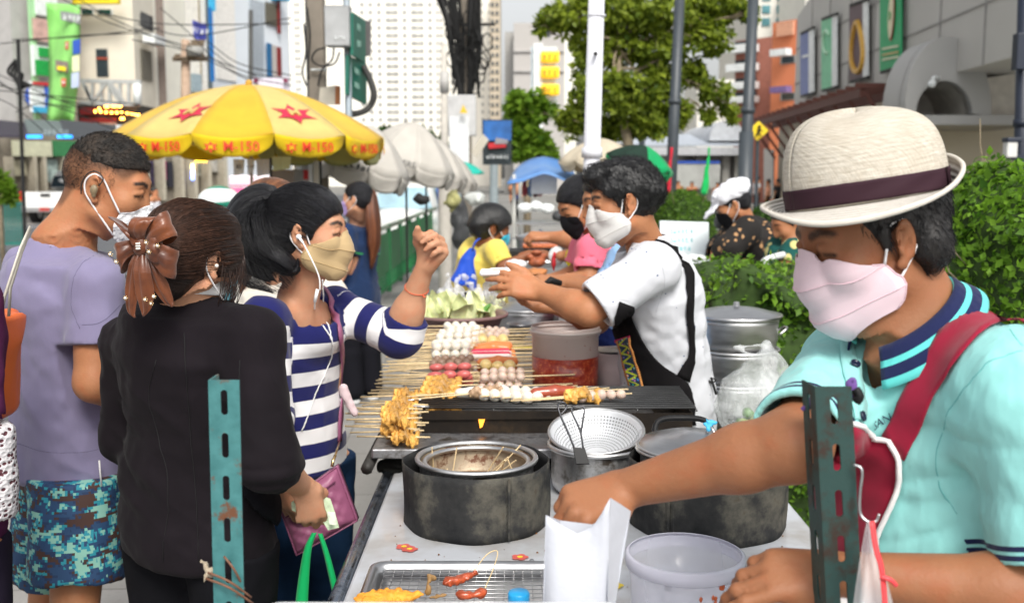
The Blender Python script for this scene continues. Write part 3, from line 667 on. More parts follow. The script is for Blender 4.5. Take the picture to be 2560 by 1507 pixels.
q=rpole('dark navy post with a lantern at the right edge of the picture',2562,2550,9,.055,mat('navy_post',(.012,.018,.035),.5));MB().box(W(2552,130,8.9),(.11,.10,.30)).build('camera_box',mat('navy_post',(.01,.02,.03)),q,bevel=.01);MB().box(W(2525,375,8.9),(.09,.09,.13)).build('lantern',mat('lantern_glass',(.62,.62,.60),.4),q,bevel=.01);MB().box(W(2530,350,8.9),(.13,.11,.04)).build('lantern_cap',MATS['navy_post'],q,bevel=.01);MB().bar(W(2515,396,8.9),W(2556,392,8.9),.035).build('bracket',MATS['navy_post'],q)
q=thing('road_sign','yellow diamond pedestrian warning sign by the thick lamp post','road sign',tuple(W(1900,470,18)*V(1,1,0)));MB().prism([W(1872,325,18),W(1897,303,18),W(1922,327,18),W(1893,352,18)],(0,.03,0)).build('plate',mat('warn_sign',(.85,.60,.01),.45),q);MB().cyl(V(W(1894,400,18.1)[0],18.1,0),W(1894,350,18.1),.03).build('post',DP,q)
a=MB();a.sphere(W(1899,317,17.95),.03,8,6).tube([W(1899,321,17.95),W(1896,332,17.95)],.022,6).tube([W(1896,331,17.95),W(1903,341,17.95)],.014,5).tube([W(1896,331,17.95),W(1889,340,17.95)],.014,5).tube([W(1898,322,17.95),W(1906,329,17.95)],.012,5);a.build('walking_figure',BLK,q)
b=Bld('low grey station building with flat roof and columns',1600,34,1872,34,W(1700,382,34)[2],10,m=mat('station_wall',(.42,.41,.39),.85),name='station');RF=mat('station_roof',(.42,.46,.52),.5)
MB().prism([W(1560,388,33),W(1868,388,33),W(1868,368,33),W(1560,368,33)],(0,8,0)).build('roof_fascia',mat('fascia_grey',(.45,.46,.48),.6),b.r);MB().prism([W(1560,366,33),W(1868,366,33),W(1868,340,38),W(1600,340,38)],(0,0,.06)).build('roof',RF,b.r)
ar=[]
for k in range(17):a=PI*k/16;ar.append((math.cos(a),math.sin(a)))
def arch(px,py,wpx,hpx,D,dep,m,name,parent):return MB().prism([W(px,py,D)+V(c*wpx/F*D,0,s_*hpx/F*D)for c,s_ in ar],(0,dep,0)).build(name,m,parent)
arch(1818,352,44,50,33.5,6,mat('arch_grey',(.50,.52,.55),.7),'barrel_roof',b.r);arch(1560,360,28,50,33.5,6,MATS['arch_grey'],'barrel_roof',b.r)
for x in(1690,1735,1800,1830):b.panel(x,390,x+14,470,mat('column_grey',(.38,.37,.34),.8),'column',.5,.5)
b.panel(1650,410,1785,470,mat('fence_white',(.55,.56,.54),.7),'corrugated_fence',.9,.1);b.panel(1665,404,1785,410,BLUP,'sign_band',.95,.05)
for k in range(26):b.panel(1652+k*5.1,412,1654+k*5.1,470,mat('fence_groove',(.44,.45,.43),.7),'groove',.93,.02)
ORW=mat('orange_wall',(.68,.22,.10),.8,var=.06,vs=.5);b=Bld('orange apartment block with small shaded windows',1922,60,2010,58,W(1950,58,60)[2],12,m=ORW)
b.panel(1950,60,1990,88,mat('orange_pale',(.66,.34,.22),.8),'parapet',.3,.2)
for y,m_ in((128,WHP),(220,mat('awning_violet',(.18,.12,.28),.7))):b.window(1952,y+14,1990,y+30,FR,GL);b.panel(1948,y,1988,y+12,m_,'awning',.8,.5)
b=Bld('dull red block with white balconies behind the thick lamp post',1832,66,1922,64,W(1850,103,66)[2],12,m=mat('brick_red',(.36,.14,.10),.85))
for y in(118,165,210,245):b.panel(1836,y,1900,y+12,WHP,'balcony',.9,.8);b.panel(1840,y-12,1892,y-2,GL,'window',.1,.05)
cols=[(1897+i*36,20)for i in range(4)];tower('pale tower with teal windows above the orange block',1885,2010,110,-60,66,cols,30,0,.62,mat('pale_tower',(.70,.68,.62),.85),GT)
tower('cream tower with narrow windows rising behind the mall',2000,2070,100,-60,80,[(2006,4),(2016,4),(2030,4),(2040,4),(2052,4)],40,0,.8,WH,GL)
tag(Bld('long white wall between the station and the towers',1740,80,1835,80,W(1800,200,80)[2],6,m=WH).w,None)
A_=W(1985,293,33);B_=W(2255,219,22);dvec=(B_-A_)*V(1,1,0);E_=A_+dvec*1.75;zb,zt=A_[2],W(1992,44,33)[2]
ml=thing('shopping_mall','grey panelled mall building with hanging banners and arched entrance','building',tuple((A_+B_)/2*V(1,1,0)))
PN=mat('mall_panel',(.50,.485,.455),.7,var=.06,vs=.4);nrm=unit(np.cross(dvec,V(0,0,1)));nrm=nrm if nrm[0]<0 else -nrm
def mw(px,py,out=0.0):
 d=ray(px,py);o=V(0,0,CAMH);P=A_+nrm*out;k=np.dot(P-o,nrm)/np.dot(d,nrm);return o+d*k
MB().prism([A_*V(1,1,0)+V(0,0,zb),E_*V(1,1,0)+V(0,0,zb),E_*V(1,1,0)+V(0,0,zt+3),A_*V(1,1,0)+V(0,0,zt)],-nrm*9).build('upper_wall',PN,ml)
jn=MB()
for z in(zb+1.0,zb+2.05):jn.bar(A_*V(1,1,0)+V(0,0,z)+nrm*.01,E_*V(1,1,0)+V(0,0,z)+nrm*.01,.03)
for k in range(1,9):p_=A_+dvec*k*.2;jn.bar(p_*V(1,1,0)+V(0,0,zb)+nrm*.01,p_*V(1,1,0)+V(0,0,zt+1)+nrm*.01,.03)
jn.build('panel_joints',mat('joint_dark',(.32,.31,.30),.8),ml)
for k,(x0,x1,ya,yb,yc,yd,m_,lb)in enumerate([(2003,2024,88,76,238,234,mat('banner_blue',(.16,.20,.42),.6),'blue'),(2056,2082,52,42,224,218,mat('banner_mint',(.20,.58,.34),.6),'mint green'),(2126,2160,18,6,202,194,mat('banner_plum',(.10,.055,.07),.6),'plum'),(2203,2256,-20,-34,178,164,mat('banner_green',(.01,.36,.13),.6),'deep green')]):
 q=thing('banner','tall %s banner hanging on the grey mall wall'%lb,'banner',tuple(mw(x0,150,.1)));MB().prism([mw(x0,ya,.1),mw(x1,yb,.1),mw(x1,yd,.1),mw(x0,yc,.1)],nrm*.03).build('cloth',m_,q)
 if k<3:MB().prism([mw(x1,yb,.10),mw(x1+12,yb-4,.10),mw(x1+12,yd-4,.10),mw(x1,yd,.10)],nrm*.03).build('white_margin',WHP,q)
 MB().bar(mw(x0,ya-3,.14),mw(x1+12,yb-7,.14),.06).build('rod',BLK,q);MB().bar(mw(x0,yc+4,.14),mw(x1+12,yd-1,.14),.06).build('rod',BLK,q)
 ud=unit(dvec)
 if k==3:
  c=mw(2229,40,.15);uu=unit(dvec);MB().lathe([(.0001,.0),(.52,0)],c+V(0,0,0),24,np.array([uu*.42,V(0,0,1.0),nrm]).T).build('medallion',mat('medallion_red',(.5,.06,.03),.6),q);MB().lathe([(.0001,.0),(.47,0)],c+nrm*.02,24,np.array([uu*.42,V(0,0,1.0),nrm]).T).build('medallion_field',mat('medallion_cream',(.75,.68,.45),.6),q);sign_text(1,c+nrm*.04,-ud if np.dot(np.cross(nrm,ud),V(0,0,1))<0 else ud,nrm,.3,DGN,q)
  for y in(115,130,142):MB().prism([mw(2206,y+6,.15),mw(2246,y-2,.15),mw(2246,y+3,.15),mw(2206,y+11,.15)],nrm*.01).build('text_line',mat('line_cream',(.70,.72,.5),.6)if y!=130 else mat('line_gold',(.45,.35,.1),.5),q)
 if k==2:
  pts=[mw(2143+14*math.sin(a)*(1-.35*math.cos(a))*1.0,118-62*math.cos(a),.15)for a in np.linspace(0,2*PI,25,endpoint=False)];MB().tube(pts,.07,5,closed=True).build('flame_emblem',mat('emblem_gold',(.60,.33,.04),.5),q)
 if k==1:
  MB().tube([mw(2066+8*math.cos(a),105-28*math.sin(a),.15)for a in np.linspace(.6,5.2,20)],.05,5).build('curved_emblem',mat('emblem_pale',(.5,.75,.55),.6),q)
 if k==0:MB().prism([mw(2006,140,.15),mw(2021,136,.15),mw(2021,142,.15),mw(2006,146,.15)],nrm*.01).build('text_line',WHP,q)
PG=mat('pergola_brown',(.10,.032,.022),.7);q=MB();p0=mw(1895,318,2.0);p1=mw(2275,210,2.0)
zc=zb-.15;P0_=A_*V(1,1,0)-dvec*.22;P1_=A_*V(1,1,0)+dvec*1.05
for o_ in(0.2,0.95):q.bar(P0_+nrm*o_+V(0,0,zc),P1_+nrm*o_+V(0,0,zc),.10,.18)
for k in range(19):c=P0_+(P1_-P0_)*(k/18);q.bar(c+V(0,0,zc+.14),c+nrm*1.1+V(0,0,zc+.14),.08,.10);
q.build('pergola_beam',PG,ml)
for k in range(11):c=P0_+(P1_-P0_)*(k/10);MB().bar(c+nrm*.1+V(0,0,zc-1.1),c+nrm*.9+V(0,0,zc),.07).build('bracket',PG,ml)
MB().prism([P0_+V(0,0,-.1),P1_+V(0,0,-.1),P1_+V(0,0,zb),P0_+V(0,0,zb)],-nrm*4).build('ground_floor_wall',mat('mall_cream',(.66,.60,.48),.8,var=.06,vs=.6),ml)
for x0,x1 in((1912,1936),(1962,1985),(2010,2040)):MB().prism([mw(x0,500,.03),mw(x1,500,.03),mw(x1,375,.03),mw(x0,372,.03)],nrm*.04).build('door',GL,ml)
ac=thing('arched_entrance','grey arched entrance canopy with a small white dome camera','entrance',tuple(W(2360,450,19)*V(1,1,0)));AG=mat('arch_panel',(.40,.395,.385),.6,var=.05,vs=.5)
out_=[W(2258,292,19)]+[W(2362-108*math.cos(PI*k/20),292-198*math.sin(PI*k/20)**.9,19)for k in range(1,20)]+[W(2468,292,19)];inn=[W(2352-70*math.cos(PI*k/20),286-82*math.sin(PI*k/20),19)for k in range(21)]
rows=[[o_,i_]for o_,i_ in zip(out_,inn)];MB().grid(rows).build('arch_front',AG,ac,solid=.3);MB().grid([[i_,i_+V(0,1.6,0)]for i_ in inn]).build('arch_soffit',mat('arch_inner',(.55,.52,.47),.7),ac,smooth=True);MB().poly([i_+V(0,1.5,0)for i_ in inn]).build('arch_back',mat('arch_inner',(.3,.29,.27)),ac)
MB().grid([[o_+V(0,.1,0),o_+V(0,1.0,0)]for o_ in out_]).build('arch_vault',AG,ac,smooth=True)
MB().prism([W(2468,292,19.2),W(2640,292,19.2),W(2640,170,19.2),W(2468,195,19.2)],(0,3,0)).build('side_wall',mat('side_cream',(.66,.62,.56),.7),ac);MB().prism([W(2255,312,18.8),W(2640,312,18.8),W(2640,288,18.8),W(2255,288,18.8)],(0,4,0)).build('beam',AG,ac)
MB().prism([W(2300,350,21.5),W(2640,350,21.5),W(2640,308,21.5),W(2300,308,21.5)],(0,.5,0)).build('void_shade_slab',mat('void_shade_black',(.008,.008,.010),.8),ac);MB().sphere(W(2330,210,18.6),.07,12,8).build('dome_camera',WHP,ac,smooth=True);MB().tube(smooth_path([W(2330,204,18.6),W(2335,194,18.6),W(2348,196,18.8)],4),.03,6).build('camera_arm',WHP,ac,smooth=True)  # black slab stands in for the shade under the entrance beam
gw=Bld('long cream hoarding wall at ground level beyond the entrance',2270,30.8,2700,30.8,W(2400,346,30.8)[2],3,m=mat('hoarding_cream',(.70,.62,.50),.75,var=.04,vs=.5),name='hoarding');gw.panel(2362,382,2400,398,mat('lime_sign',(.35,.55,.05),.6),'sign',.1,.05);gw.panel(2480,395,2502,410,WHP,'notice',.1,.05)
for k,(x0,x1)in enumerate(((2322,2372),(2402,2470))):q=thing('drum_column','bright white round shop drum above the arch, %s of the pair'%('left' if k==0 else 'right'),'column',tuple(W(x0,100,23)));c=W((x0+x1)/2,98,23);MB().cyl(c,c+V(0,0,4),(x1-x0)/2/F*23).build('drum',mat('drum_white',(.88,.86,.80),.5,var=.03),q,smooth=True);MB().cyl(c-V(0,0,.12),c,(x1-x0)/2/F*23*1.1).build('base_ring',PG,q,smooth=True)
b=Bld('dark brown and lime panel wall behind the drums',2310,24,2480,24,W(2400,-60,24)[2],3,z0=W(2400,105,24)[2],m=mat('brown_panel',(.22,.19,.16),.7),name='upper_shop');b.panel(2312,-40,2320,100,mat('lime_strip',(.55,.62,.05),.6),'lime_strip',.1,.05)
b=Bld('teal mirrored glass corner above the entrance at the right',2478,26,2640,26,W(2500,-80,26)[2],3,z0=W(2500,105,26)[2],m=mat('teal_dark',(.03,.10,.12),.2),name='glass_corner');b.panel(2482,-30,2515,20,mat('mirror_sky',(.45,.70,.72),.2),'glass_pane',.05,.04)
for k in range(5):b.panel(2484,28+k*14,2540,36+k*14,GT,'glass_pane',.05,.04)
for x in(2518,2545):b.panel(x,-40,x+5,105,mat('mullion',(.02,.04,.06),.5),'mullion',.1,.1)
def facing(az,pitch=0,roll=0):
 """columns: person's right, forward, up; az clockwise from +Y (degrees)"""
 a=R(az);f=V(math.sin(a),math.cos(a),0);r=V(f[1],-f[0],0);u=V(0,0,1)
 M=np.array([r,f,u]).T
 return M@rotx(R(pitch))@roty(R(roll))
def skin_mat(name,col,dark=(.012,.008,.006),rough=.52):
 if name in MATS:return MATS[name]
 t=NT(name);n=t.noise(9,4);n2=t.noise(160,3)
 c1=tuple(min(1,v*f)for v,f in zip(col,(.86,.80,.76)));c2=tuple(min(1,v*f)for v,f in zip(col,(1.12,1.1,1.06)))
 base=t.ramp(n,[(.25,c1),(.55,col),(.8,c2)])
 base=t.mix(t.math('MULTIPLY',n2,.22),base,tuple(v*.58 for v in col));red=t.ramp(t.noise(26,3),[(.5,(0,0,0)),(.72,(.5,.5,.5))]);base=t.mix(red,base,(col[0]*1.02,col[1]*.72,col[2]*.62))
 lip=t.attr('lip');base=t.mix(t.math('MULTIPLY',lip,.55),base,(col[0]*.9,col[1]*.42,col[2]*.42))
 dk=t.attr('dk')
 spk=t.noise(420,2);d2=t.math('MULTIPLY',dk,t.math('MULTIPLY_ADD',spk,.5,.72))
 t.b.inputs['Base Color'].default_value=(1,1,1,1)
 t.set(Base_Color=t.mix(t.math('MINIMUM',d2,1.0),base,dark),Roughness=rough,Subsurface_Weight=.12)
 t.b.inputs['Subsurface Radius'].default_value=(.6,.25,.12);t.b.inputs['Subsurface Scale'].default_value=.015
 t.b.inputs['Specular IOR Level'].default_value=.33
 cr=t.noise(95,5,t.co((1,1,1)),.7)
 t.set(Normal=t.bump(t.noise(230,3),.18,.0015,t.bump(cr,.32,.004)))
 MATS[name]=t.m;return t.m
def hair_mat(name,col,col2,stretch=(1,1,1),rough=.38,attr=True,gl=.5):
 """fibres follow the 'hs'/'ht' strand coordinates stored on the mesh"""
 if name in MATS:return MATS[name]
 t=NT(name)
 if attr:
  cx=t.n('ShaderNodeCombineXYZ',X=t.attr('hs'),Y=t.math('MULTIPLY',t.attr('ht'),.04),Z=0.0).outputs[0]
 else:cx=t.co(stretch)
 n=t.noise(10,6,cx,.75);n1=t.noise(3,3,cx)
 t.set(Base_Color=t.ramp(t.math('MULTIPLY_ADD',n,.6,t.math('MULTIPLY',n1,.4)),[(.44,col),(.62,col2)]),Roughness=rough)
 t.b.inputs['Specular IOR Level'].default_value=gl
 t.set(Normal=t.bump(n,1.0,.008));MATS[name]=t.m;return t.m
def cloth_mat(name,col,var=.06,rough=.9,weave=900,bump=.25,folds=0,sheen=.15,fs=8,col2=None,stretch=(1,1,1)):
 if name in MATS:return MATS[name]
 if sum(col)<.2:sheen=0
 t=NT(name);n=t.noise(5,4)
 c1=tuple(c*(1-var)for c in col);c2=tuple(min(1,c*(1+var))for c in(col2 or col))
 t.set(Base_Color=t.ramp(n,[(.3,c1),(.7,c2)]),Roughness=rough,Sheen_Weight=sheen)
 t.b.inputs['Specular IOR Level'].default_value=.12 if sum(col)<.2 else .25
 nn=t.bump(t.noise(weave,2),bump,.0012)
 if folds:nn=t.bump(t.noise(fs,3,t.co(stretch)),folds,.03,nn)
 t.set(Normal=nn);MATS[name]=t.m;return t.m
def head_prims(sd,c,M,s=1.0,ears=True,eyes=True,female=False,nose=1.0,lids=False):
 sd.setT(M,c,s);k=.022
 sd.el((0,-.012,.032),(.076,.098,.088),k=.01)
 sd.el((0,.022,-.02),(.066,.076,.092),k=k)
 sd.rc((-.056,.004,-.058),(-.018,.07,-.098),.018,.015,k=.025);sd.rc((.056,.004,-.058),(.018,.07,-.098),.018,.015,k=.025)
 sd.el((0,.074,-.100),(.026,.02,.018),k=.02)
 sd.el((.043,.060,-.022),(.024,.026,.026),k=.02);sd.el((-.043,.060,-.022),(.024,.026,.026),k=.02)
 sd.el((0,.062,-.068),(.036,.032,.03),k=.02)
 sd.rc((-.034,.079,.026),(.034,.079,.026),.012,k=.018)
 for q in(-1,1):
  sd.el((q*.034,.104,.004),(.021,.020,.013),k=.012,op=-1)
  sd.el((q*.032,.077,.003),(.0155,.0155,.0135),k=.003)
  sd.rc((q*.017,.087,.0085),(q*.032,.0925,.0115),.0035,k=.004);sd.rc((q*.032,.0925,.0115),(q*.049,.081,.006),.0035,k=.004)
 sd.rc((0,.086,.012),(0,.101*nose,-.030),.0075,.0110,k=.012)
 sd.el((.0125,.094,-.036),(.009,.012,.0085),k=.006);sd.el((-.0125,.094,-.036),(.009,.012,.0085),k=.006)
 sd.el((0,.089,-.064),(.022,.010,.006),k=.006);sd.el((0,.087,-.074),(.019,.010,.0065),k=.004)
 if ears:
  for q in(-1,1):
   E=rotz(q*-R(22))@roty(q*R(6))@rotx(R(-12))
   sd.el((q*.081,-.008,.002),(.008,.0185,.031),E,k=.006)
   sd.el((q*.088,-.004,.001),(.0095,.0105,.021),E,k=.004,op=-1)
   sd.rc((q*.080,.0,-.014),(q*.084,-.008,.010),.004,k=.005)
   sd.el((q*.079,.002,-.030),(.006,.009,.009),k=.006)
 sd.setT()
def head_attrs(c,M,s=1.0,brow=1.0,lash=1.0,scalp=None,stub=0):
 def loc(P):return((P-V(*c))@M)/s
 def seg(L,a,b,r,soft):
  a=V(*a);b=V(*b);ba=b-a;t=np.clip((L-a)@ba/(ba@ba),0,1);d=np.sqrt((((L-a)-t[:,None]*ba)**2).sum(1))
  return np.clip(1-(d-r)/soft,0,1)
 def dk(P):
  L=loc(P);o=np.zeros(len(P))
  for q in(-1,1):
   o=np.maximum(o,brow*seg(L,(q*.016,.095,.026),(q*.036,.092,.033),.004,.004));o=np.maximum(o,brow*seg(L,(q*.036,.092,.033),(q*.054,.076,.028),.003,.004))
   o=np.maximum(o,lash*seg(L,(q*.019,.091,.0),(q*.034,.096,.0015),.0012,.0035));o=np.maximum(o,lash*seg(L,(q*.034,.096,.0015),(q*.050,.082,-.001),.0012,.0035))
  if scalp is not None:o=np.maximum(o,scalp(L))
  return o
 def lip(P):
  L=loc(P);return np.maximum(seg(L,(-.02,.1,-.069),(.02,.1,-.069),.007,.004),.35*seg(L,(-.084,-.008,0),(-.084,-.008,0),.02,.02))
 return{'dk':dk,'lip':lip}
def hand(sd,w,f,n,side,bend,spread=.0,thumb=None,s=1.0,fat=1.0,k=.006):
 """w wrist, f finger direction, n back-of-hand direction, side +1/-1: thumb on +(f x n) or -(f x n); bend: 4 triples in degrees"""
 f=unit(f);n=unit(n-np.dot(n,f)*f);t=np.cross(n,f)*side;w=V(*w)
 def pt(a,b,c):return w+s*(f*a+t*b+n*c)
 for b in(-.026,-.009,.009,.026):
  sd.rc(pt(.006,b*.62,0),pt(.082-abs(b-.008)*.25,b,.002),.0135*s*fat,.0115*s*fat,k=.014*s)
 sd.rc(pt(.02,.012,-.006),pt(.055,.026,-.010),.015*s*fat,.012*s*fat,k=.014*s)
 sd.rc(pt(.02,-.016,-.005),pt(.06,-.026,-.006),.013*s*fat,.011*s*fat,k=.014*s)
 base=[(.086,.029),(.092,.0095),(.086,-.0105),(.077,-.028)];L=[.070,.078,.072,.056];tips=[]
 for i in range(4):
  a,b=base[i];p=pt(a,b,.0015);ang=R(spread*(1.5-i));d=unit(f*math.cos(ang)+t*math.sin(ang));nn=n.copy()
  rr=[.0098,.0088,.0080,.0066];pts=[p];q=bend[i]
  for j,fr in enumerate((.46,.29,.25)):
   A=rotax(np.cross(nn,d),R(q[j]));d=unit(A@d);nn=unit(A@nn)
   p=p+d*L[i]*fr*s;pts.append(p)
  r_=[v*s*fat*(.88 if i==3 else 1)for v in rr]
  sd.chain(pts,r_,k=k*.7*s);tips.append((pts,d,nn))
  sd.el(pts[1],(r_[1]*1.08,)*3,k=.004*s)
 tb=pt(.026,.026,-.008)
 th=thumb or((.6,.75,-.25),(.85,.45,-.3))
 d1=unit(f*th[0][0]+t*th[0][1]+n*th[0][2]);d2=unit(f*th[1][0]+t*th[1][1]+n*th[1][2])
 p1=tb+d1*.042*s;p2=p1+d2*.028*s*1.1
 p3=p2+unit(d2*1.2+.15*f)*.022*s
 sd.chain([pt(.012,.012,-.004),tb,p1,p2,p3],[.015*s*fat,.0155*s*fat,.0118*s*fat,.0105*s*fat,.0080*s*fat],k=.010*s)
 return tips,(p3,unit(p3-p2))
def nails(name,tips,m,parent,s=1.0):
 for tp in tips:nail1(name,[tp],m,parent,s)
def nail1(name,tips,m,parent,s=1.0):
 mb=MB()
 for pts,d,nn in tips:
  c=pts[-1]+nn*.0058*s+d*.0005*s;u=unit(d);v=np.cross(nn,u)
  g=[[c+u*(a*.0058*s)+v*(b*.0046*s)-nn*(.0016*s*(b*b)+.0008*s*max(0,a))for b in(-1,-.5,0,.5,1)]for a in(-1,-.5,0,.6,1)]
  mb.grid(g)
 mb.build(name,m,parent,smooth=True,solid=.0008)
NB=[(20,25,15)]*4
def arm(sd,sh,el,wr,r=(.052,.042,.046,.028),k=.02,hd=None):
 sd.rc(sh,el,r[0],r[1],k=k)
 m=V(*el)*.72+V(*wr)*.28
 sd.rc(el,m,r[1],r[2],k=k);sd.rc(m,wr,r[2],r[3],k=k)
def leg(sd,hip,kn,an,r=(.085,.055,.052,.036),foot=None,k=.02):
 sd.rc(hip,kn,r[0],r[1],k=k);m=V(*kn)*.7+V(*an)*.3;sd.rc(kn,m,r[1]*.92,r[2],k=k);sd.rc(m,an,r[2],r[3],k=k)
 if foot is not None:
  a=V(*an);sd.rc(a-V(0,0,.03),V(*foot),.036,.028,k=.02)
def torso(sd,neck,pel,side,w=1.0,d=1.0,k=.03,sh=None):
 neck=V(*neck);pel=V(*pel);L=neck-pel
 st=[(pel-L*.08,.16*w,.11*d),(pel+L*.12,.158*w,.11*d),(pel+L*.42,.135*w,.095*d),(pel+L*.75,.16*w,.115*d),(pel+L*.92,.12*w,.085*d),(pel+L*1.0,.06*w,.06*d)]
 sd.loft(st,side,k=k)
 if sh is not None:
  for p in sh:sd.rc(neck-unit(L)*.045,p,.055,.054,k=.04)
def strip(P0,P1,n=2):
 return[[a+(b-a)*t for t in np.linspace(0,1,n)]for a,b in zip(P0,P1)]
def local_xf(c,M,s=1.0):
 return lambda p:V(*c)+M@(V(*p)*s)
def keepout(P,body,d=.0055):
 if body is None:return P
 A=np.array(P);f=body.ev(A,False)
 for _ in range(6):A=A-body.grad(A)*np.minimum(f-d,0)[...,None];f=body.ev(A,False)
 return[[q for q in row]for row in A]
def kf_mask(c,M,s,m,parent,m2,lab=None,seam=True,body=None):
 """three-panel folded respirator"""
 X=local_xf(c,M,s);nu=33;rows=[]
 cen=[(.098,.010),(.108,-.008),(.116,-.030),(.119,-.048),(.113,-.066),(.103,-.084),(.090,-.100),(.072,-.108),(.056,-.109)]
 sid=[(.066,-.016),(.058,-.019),(.042,-.022),(.022,-.026),(.012,-.036),(.003,-.048),(.0,-.058),(.002,-.074),(.010,-.088)]
 hw=[.050,.058,.066,.0715,.0725,.073,.073,.066,.056]
 P=[]
 def dense(A):
  A=np.array(A,float);o=[]
  for i in range(len(A)-1):
   for t in((0,.06,.5,.94)if True else(0,)):o.append(A[i]*(1-t)+A[i+1]*t)
  o.append(A[-1]);return np.array(o)
 cen=dense(cen);sid=dense(sid);hw=dense(hw)
 for i in range(len(cen)):
  row=[]
  for j in range(nu):
   u=-1+2*j/(nu-1);a=abs(u);b=1-(1-a)**1.0
   e=a**1.9
   y=cen[i][0]*(1-e)+sid[i][0]*e;z=cen[i][1]*(1-a**1.3)+sid[i][1]*a**1.3
   x=math.copysign(hw[i]*(a**.78),u)if a>0 else 0
   row.append(X((x,y+.003,z)))
  P.append(row)
 P=keepout(P,body)
 mb=MB();mb.grid(P);mb.build('mask_panel',m,parent,smooth=True,solid=.0016*s)
 if seam:
  cr=MB()
  for i,off in((12,.0012),(24,.0010)):
   cr.tube([P[i][j]+(P[i][j]-V(*c))*.012 for j in range(nu)],.0011*s,5)
  for sd_ in(0,nu-1):
   cr.tube([P[i][sd_]for i in range(8,32)],.0016*s,5)
  cr.build('mask_seam',m2,parent,smooth=True)
 return P[::4],X
def surg_mask(c,M,s,m,parent,top=.0,pleat=True,hw0=.064,body=None):
 X=local_xf(c,M,s);nu=25;nv=15;P=[]
 for i in range(nv):
  v=i/(nv-1)
  cy=np.interp(v,[0,.2,.45,.7,1],[.098,.114,.118,.110,.083]);cz=.004+top-.122*v
  sy=np.interp(v,[0,.5,1],[.060,.050,.052]);sz=-.018+top-.072*v
  hw=np.interp(v,[0,.3,.6,1],[.9,1,.98,.74])*hw0;row=[]
  zz=.0022*((v*5)%1)if pleat else 0
  for j in range(nu):
   u=-1+2*j/(nu-1);a=abs(u);e=a**2.1
   y=cy*(1-e)+sy*e+zz*(1-a)+.0018*math.sin(u*9+v*5)*(1-a);z=cz*(1-a**1.6)+sz*a**1.6
   row.append(X((math.copysign(hw*a**.95,u),y+.002,z)))
  P.append(row)
 P=keepout(P,body)
 MB().grid(P).build('mask_panel',m,parent,smooth=True,solid=.0014*s,sub=1)
 return P,X
def ear_loop(P,X,m,parent,q,r0=2,r1=-2,rad=.0017):
 """strings from the mask's side edge round the ear; q=-1 wearer's left"""
 j=0 if q<0 else -1
 mb=MB();e=[X((q*.079,.012,.024)),X((q*.083,-.010,.030)),X((q*.080,-.026,.012)),X((q*.078,-.024,-.012)),X((q*.077,-.006,-.036))]
 mb.tube(smooth_path([P[r0][j],(P[r0][j]+e[0])/2+(P[r0][j]-X((0,0,0)))*.02,e[0],e[1],e[2],e[3],e[4],P[r1][j]],5),rad,6)
 mb.build('ear_loop',m,parent,smooth=True)
def stripe_cloth(name,col,bandcol,attr,bands,**kw):
 """cloth with woven bands where start < attr < end"""
 if name in MATS:return MATS[name]
 t=NT(name);n=t.noise(5,4);a=t.attr(attr)
 base=t.ramp(n,[(.3,tuple(c*.94 for c in col)),(.7,tuple(min(1,c*1.05)for c in col))])
 msk=0.0
 for lo,hi in bands:
  k=t.math('MULTIPLY',t.math('GREATER_THAN',a,lo),t.math('LESS_THAN',a,hi));msk=t.math('ADD',msk,k)
 t.set(Base_Color=t.mix(t.math('MINIMUM',msk,1.0),base,bandcol),Roughness=.9,Sheen_Weight=.15)
 t.b.inputs['Specular IOR Level'].default_value=.25
 wr=t.noise(7,4,t.co((1,1,.45),(0,R(35),0)),.6);t.set(Normal=t.bump(t.noise(700,2),.3,.001,t.bump(wr,.55,.03)));MATS[name]=t.m;return t.m
def polo_material():
 TQ=(.30,.68,.66);NV=(.010,.016,.07)
 return stripe_cloth('turquoise_pique',TQ,NV,'hem',[(.006,.0125),(.017,.0235)]),stripe_cloth('turquoise_collar',(.12,.62,.60),NV,'hem',[(.12,.36),(.52,.80)])
def line_d(P,a,b):
 a=V(*a);ba=V(*b)-a;t=np.clip((P-a)@ba/(ba@ba),0,1);return np.sqrt((((P-a)-t[...,None]*ba)**2).sum(-1))
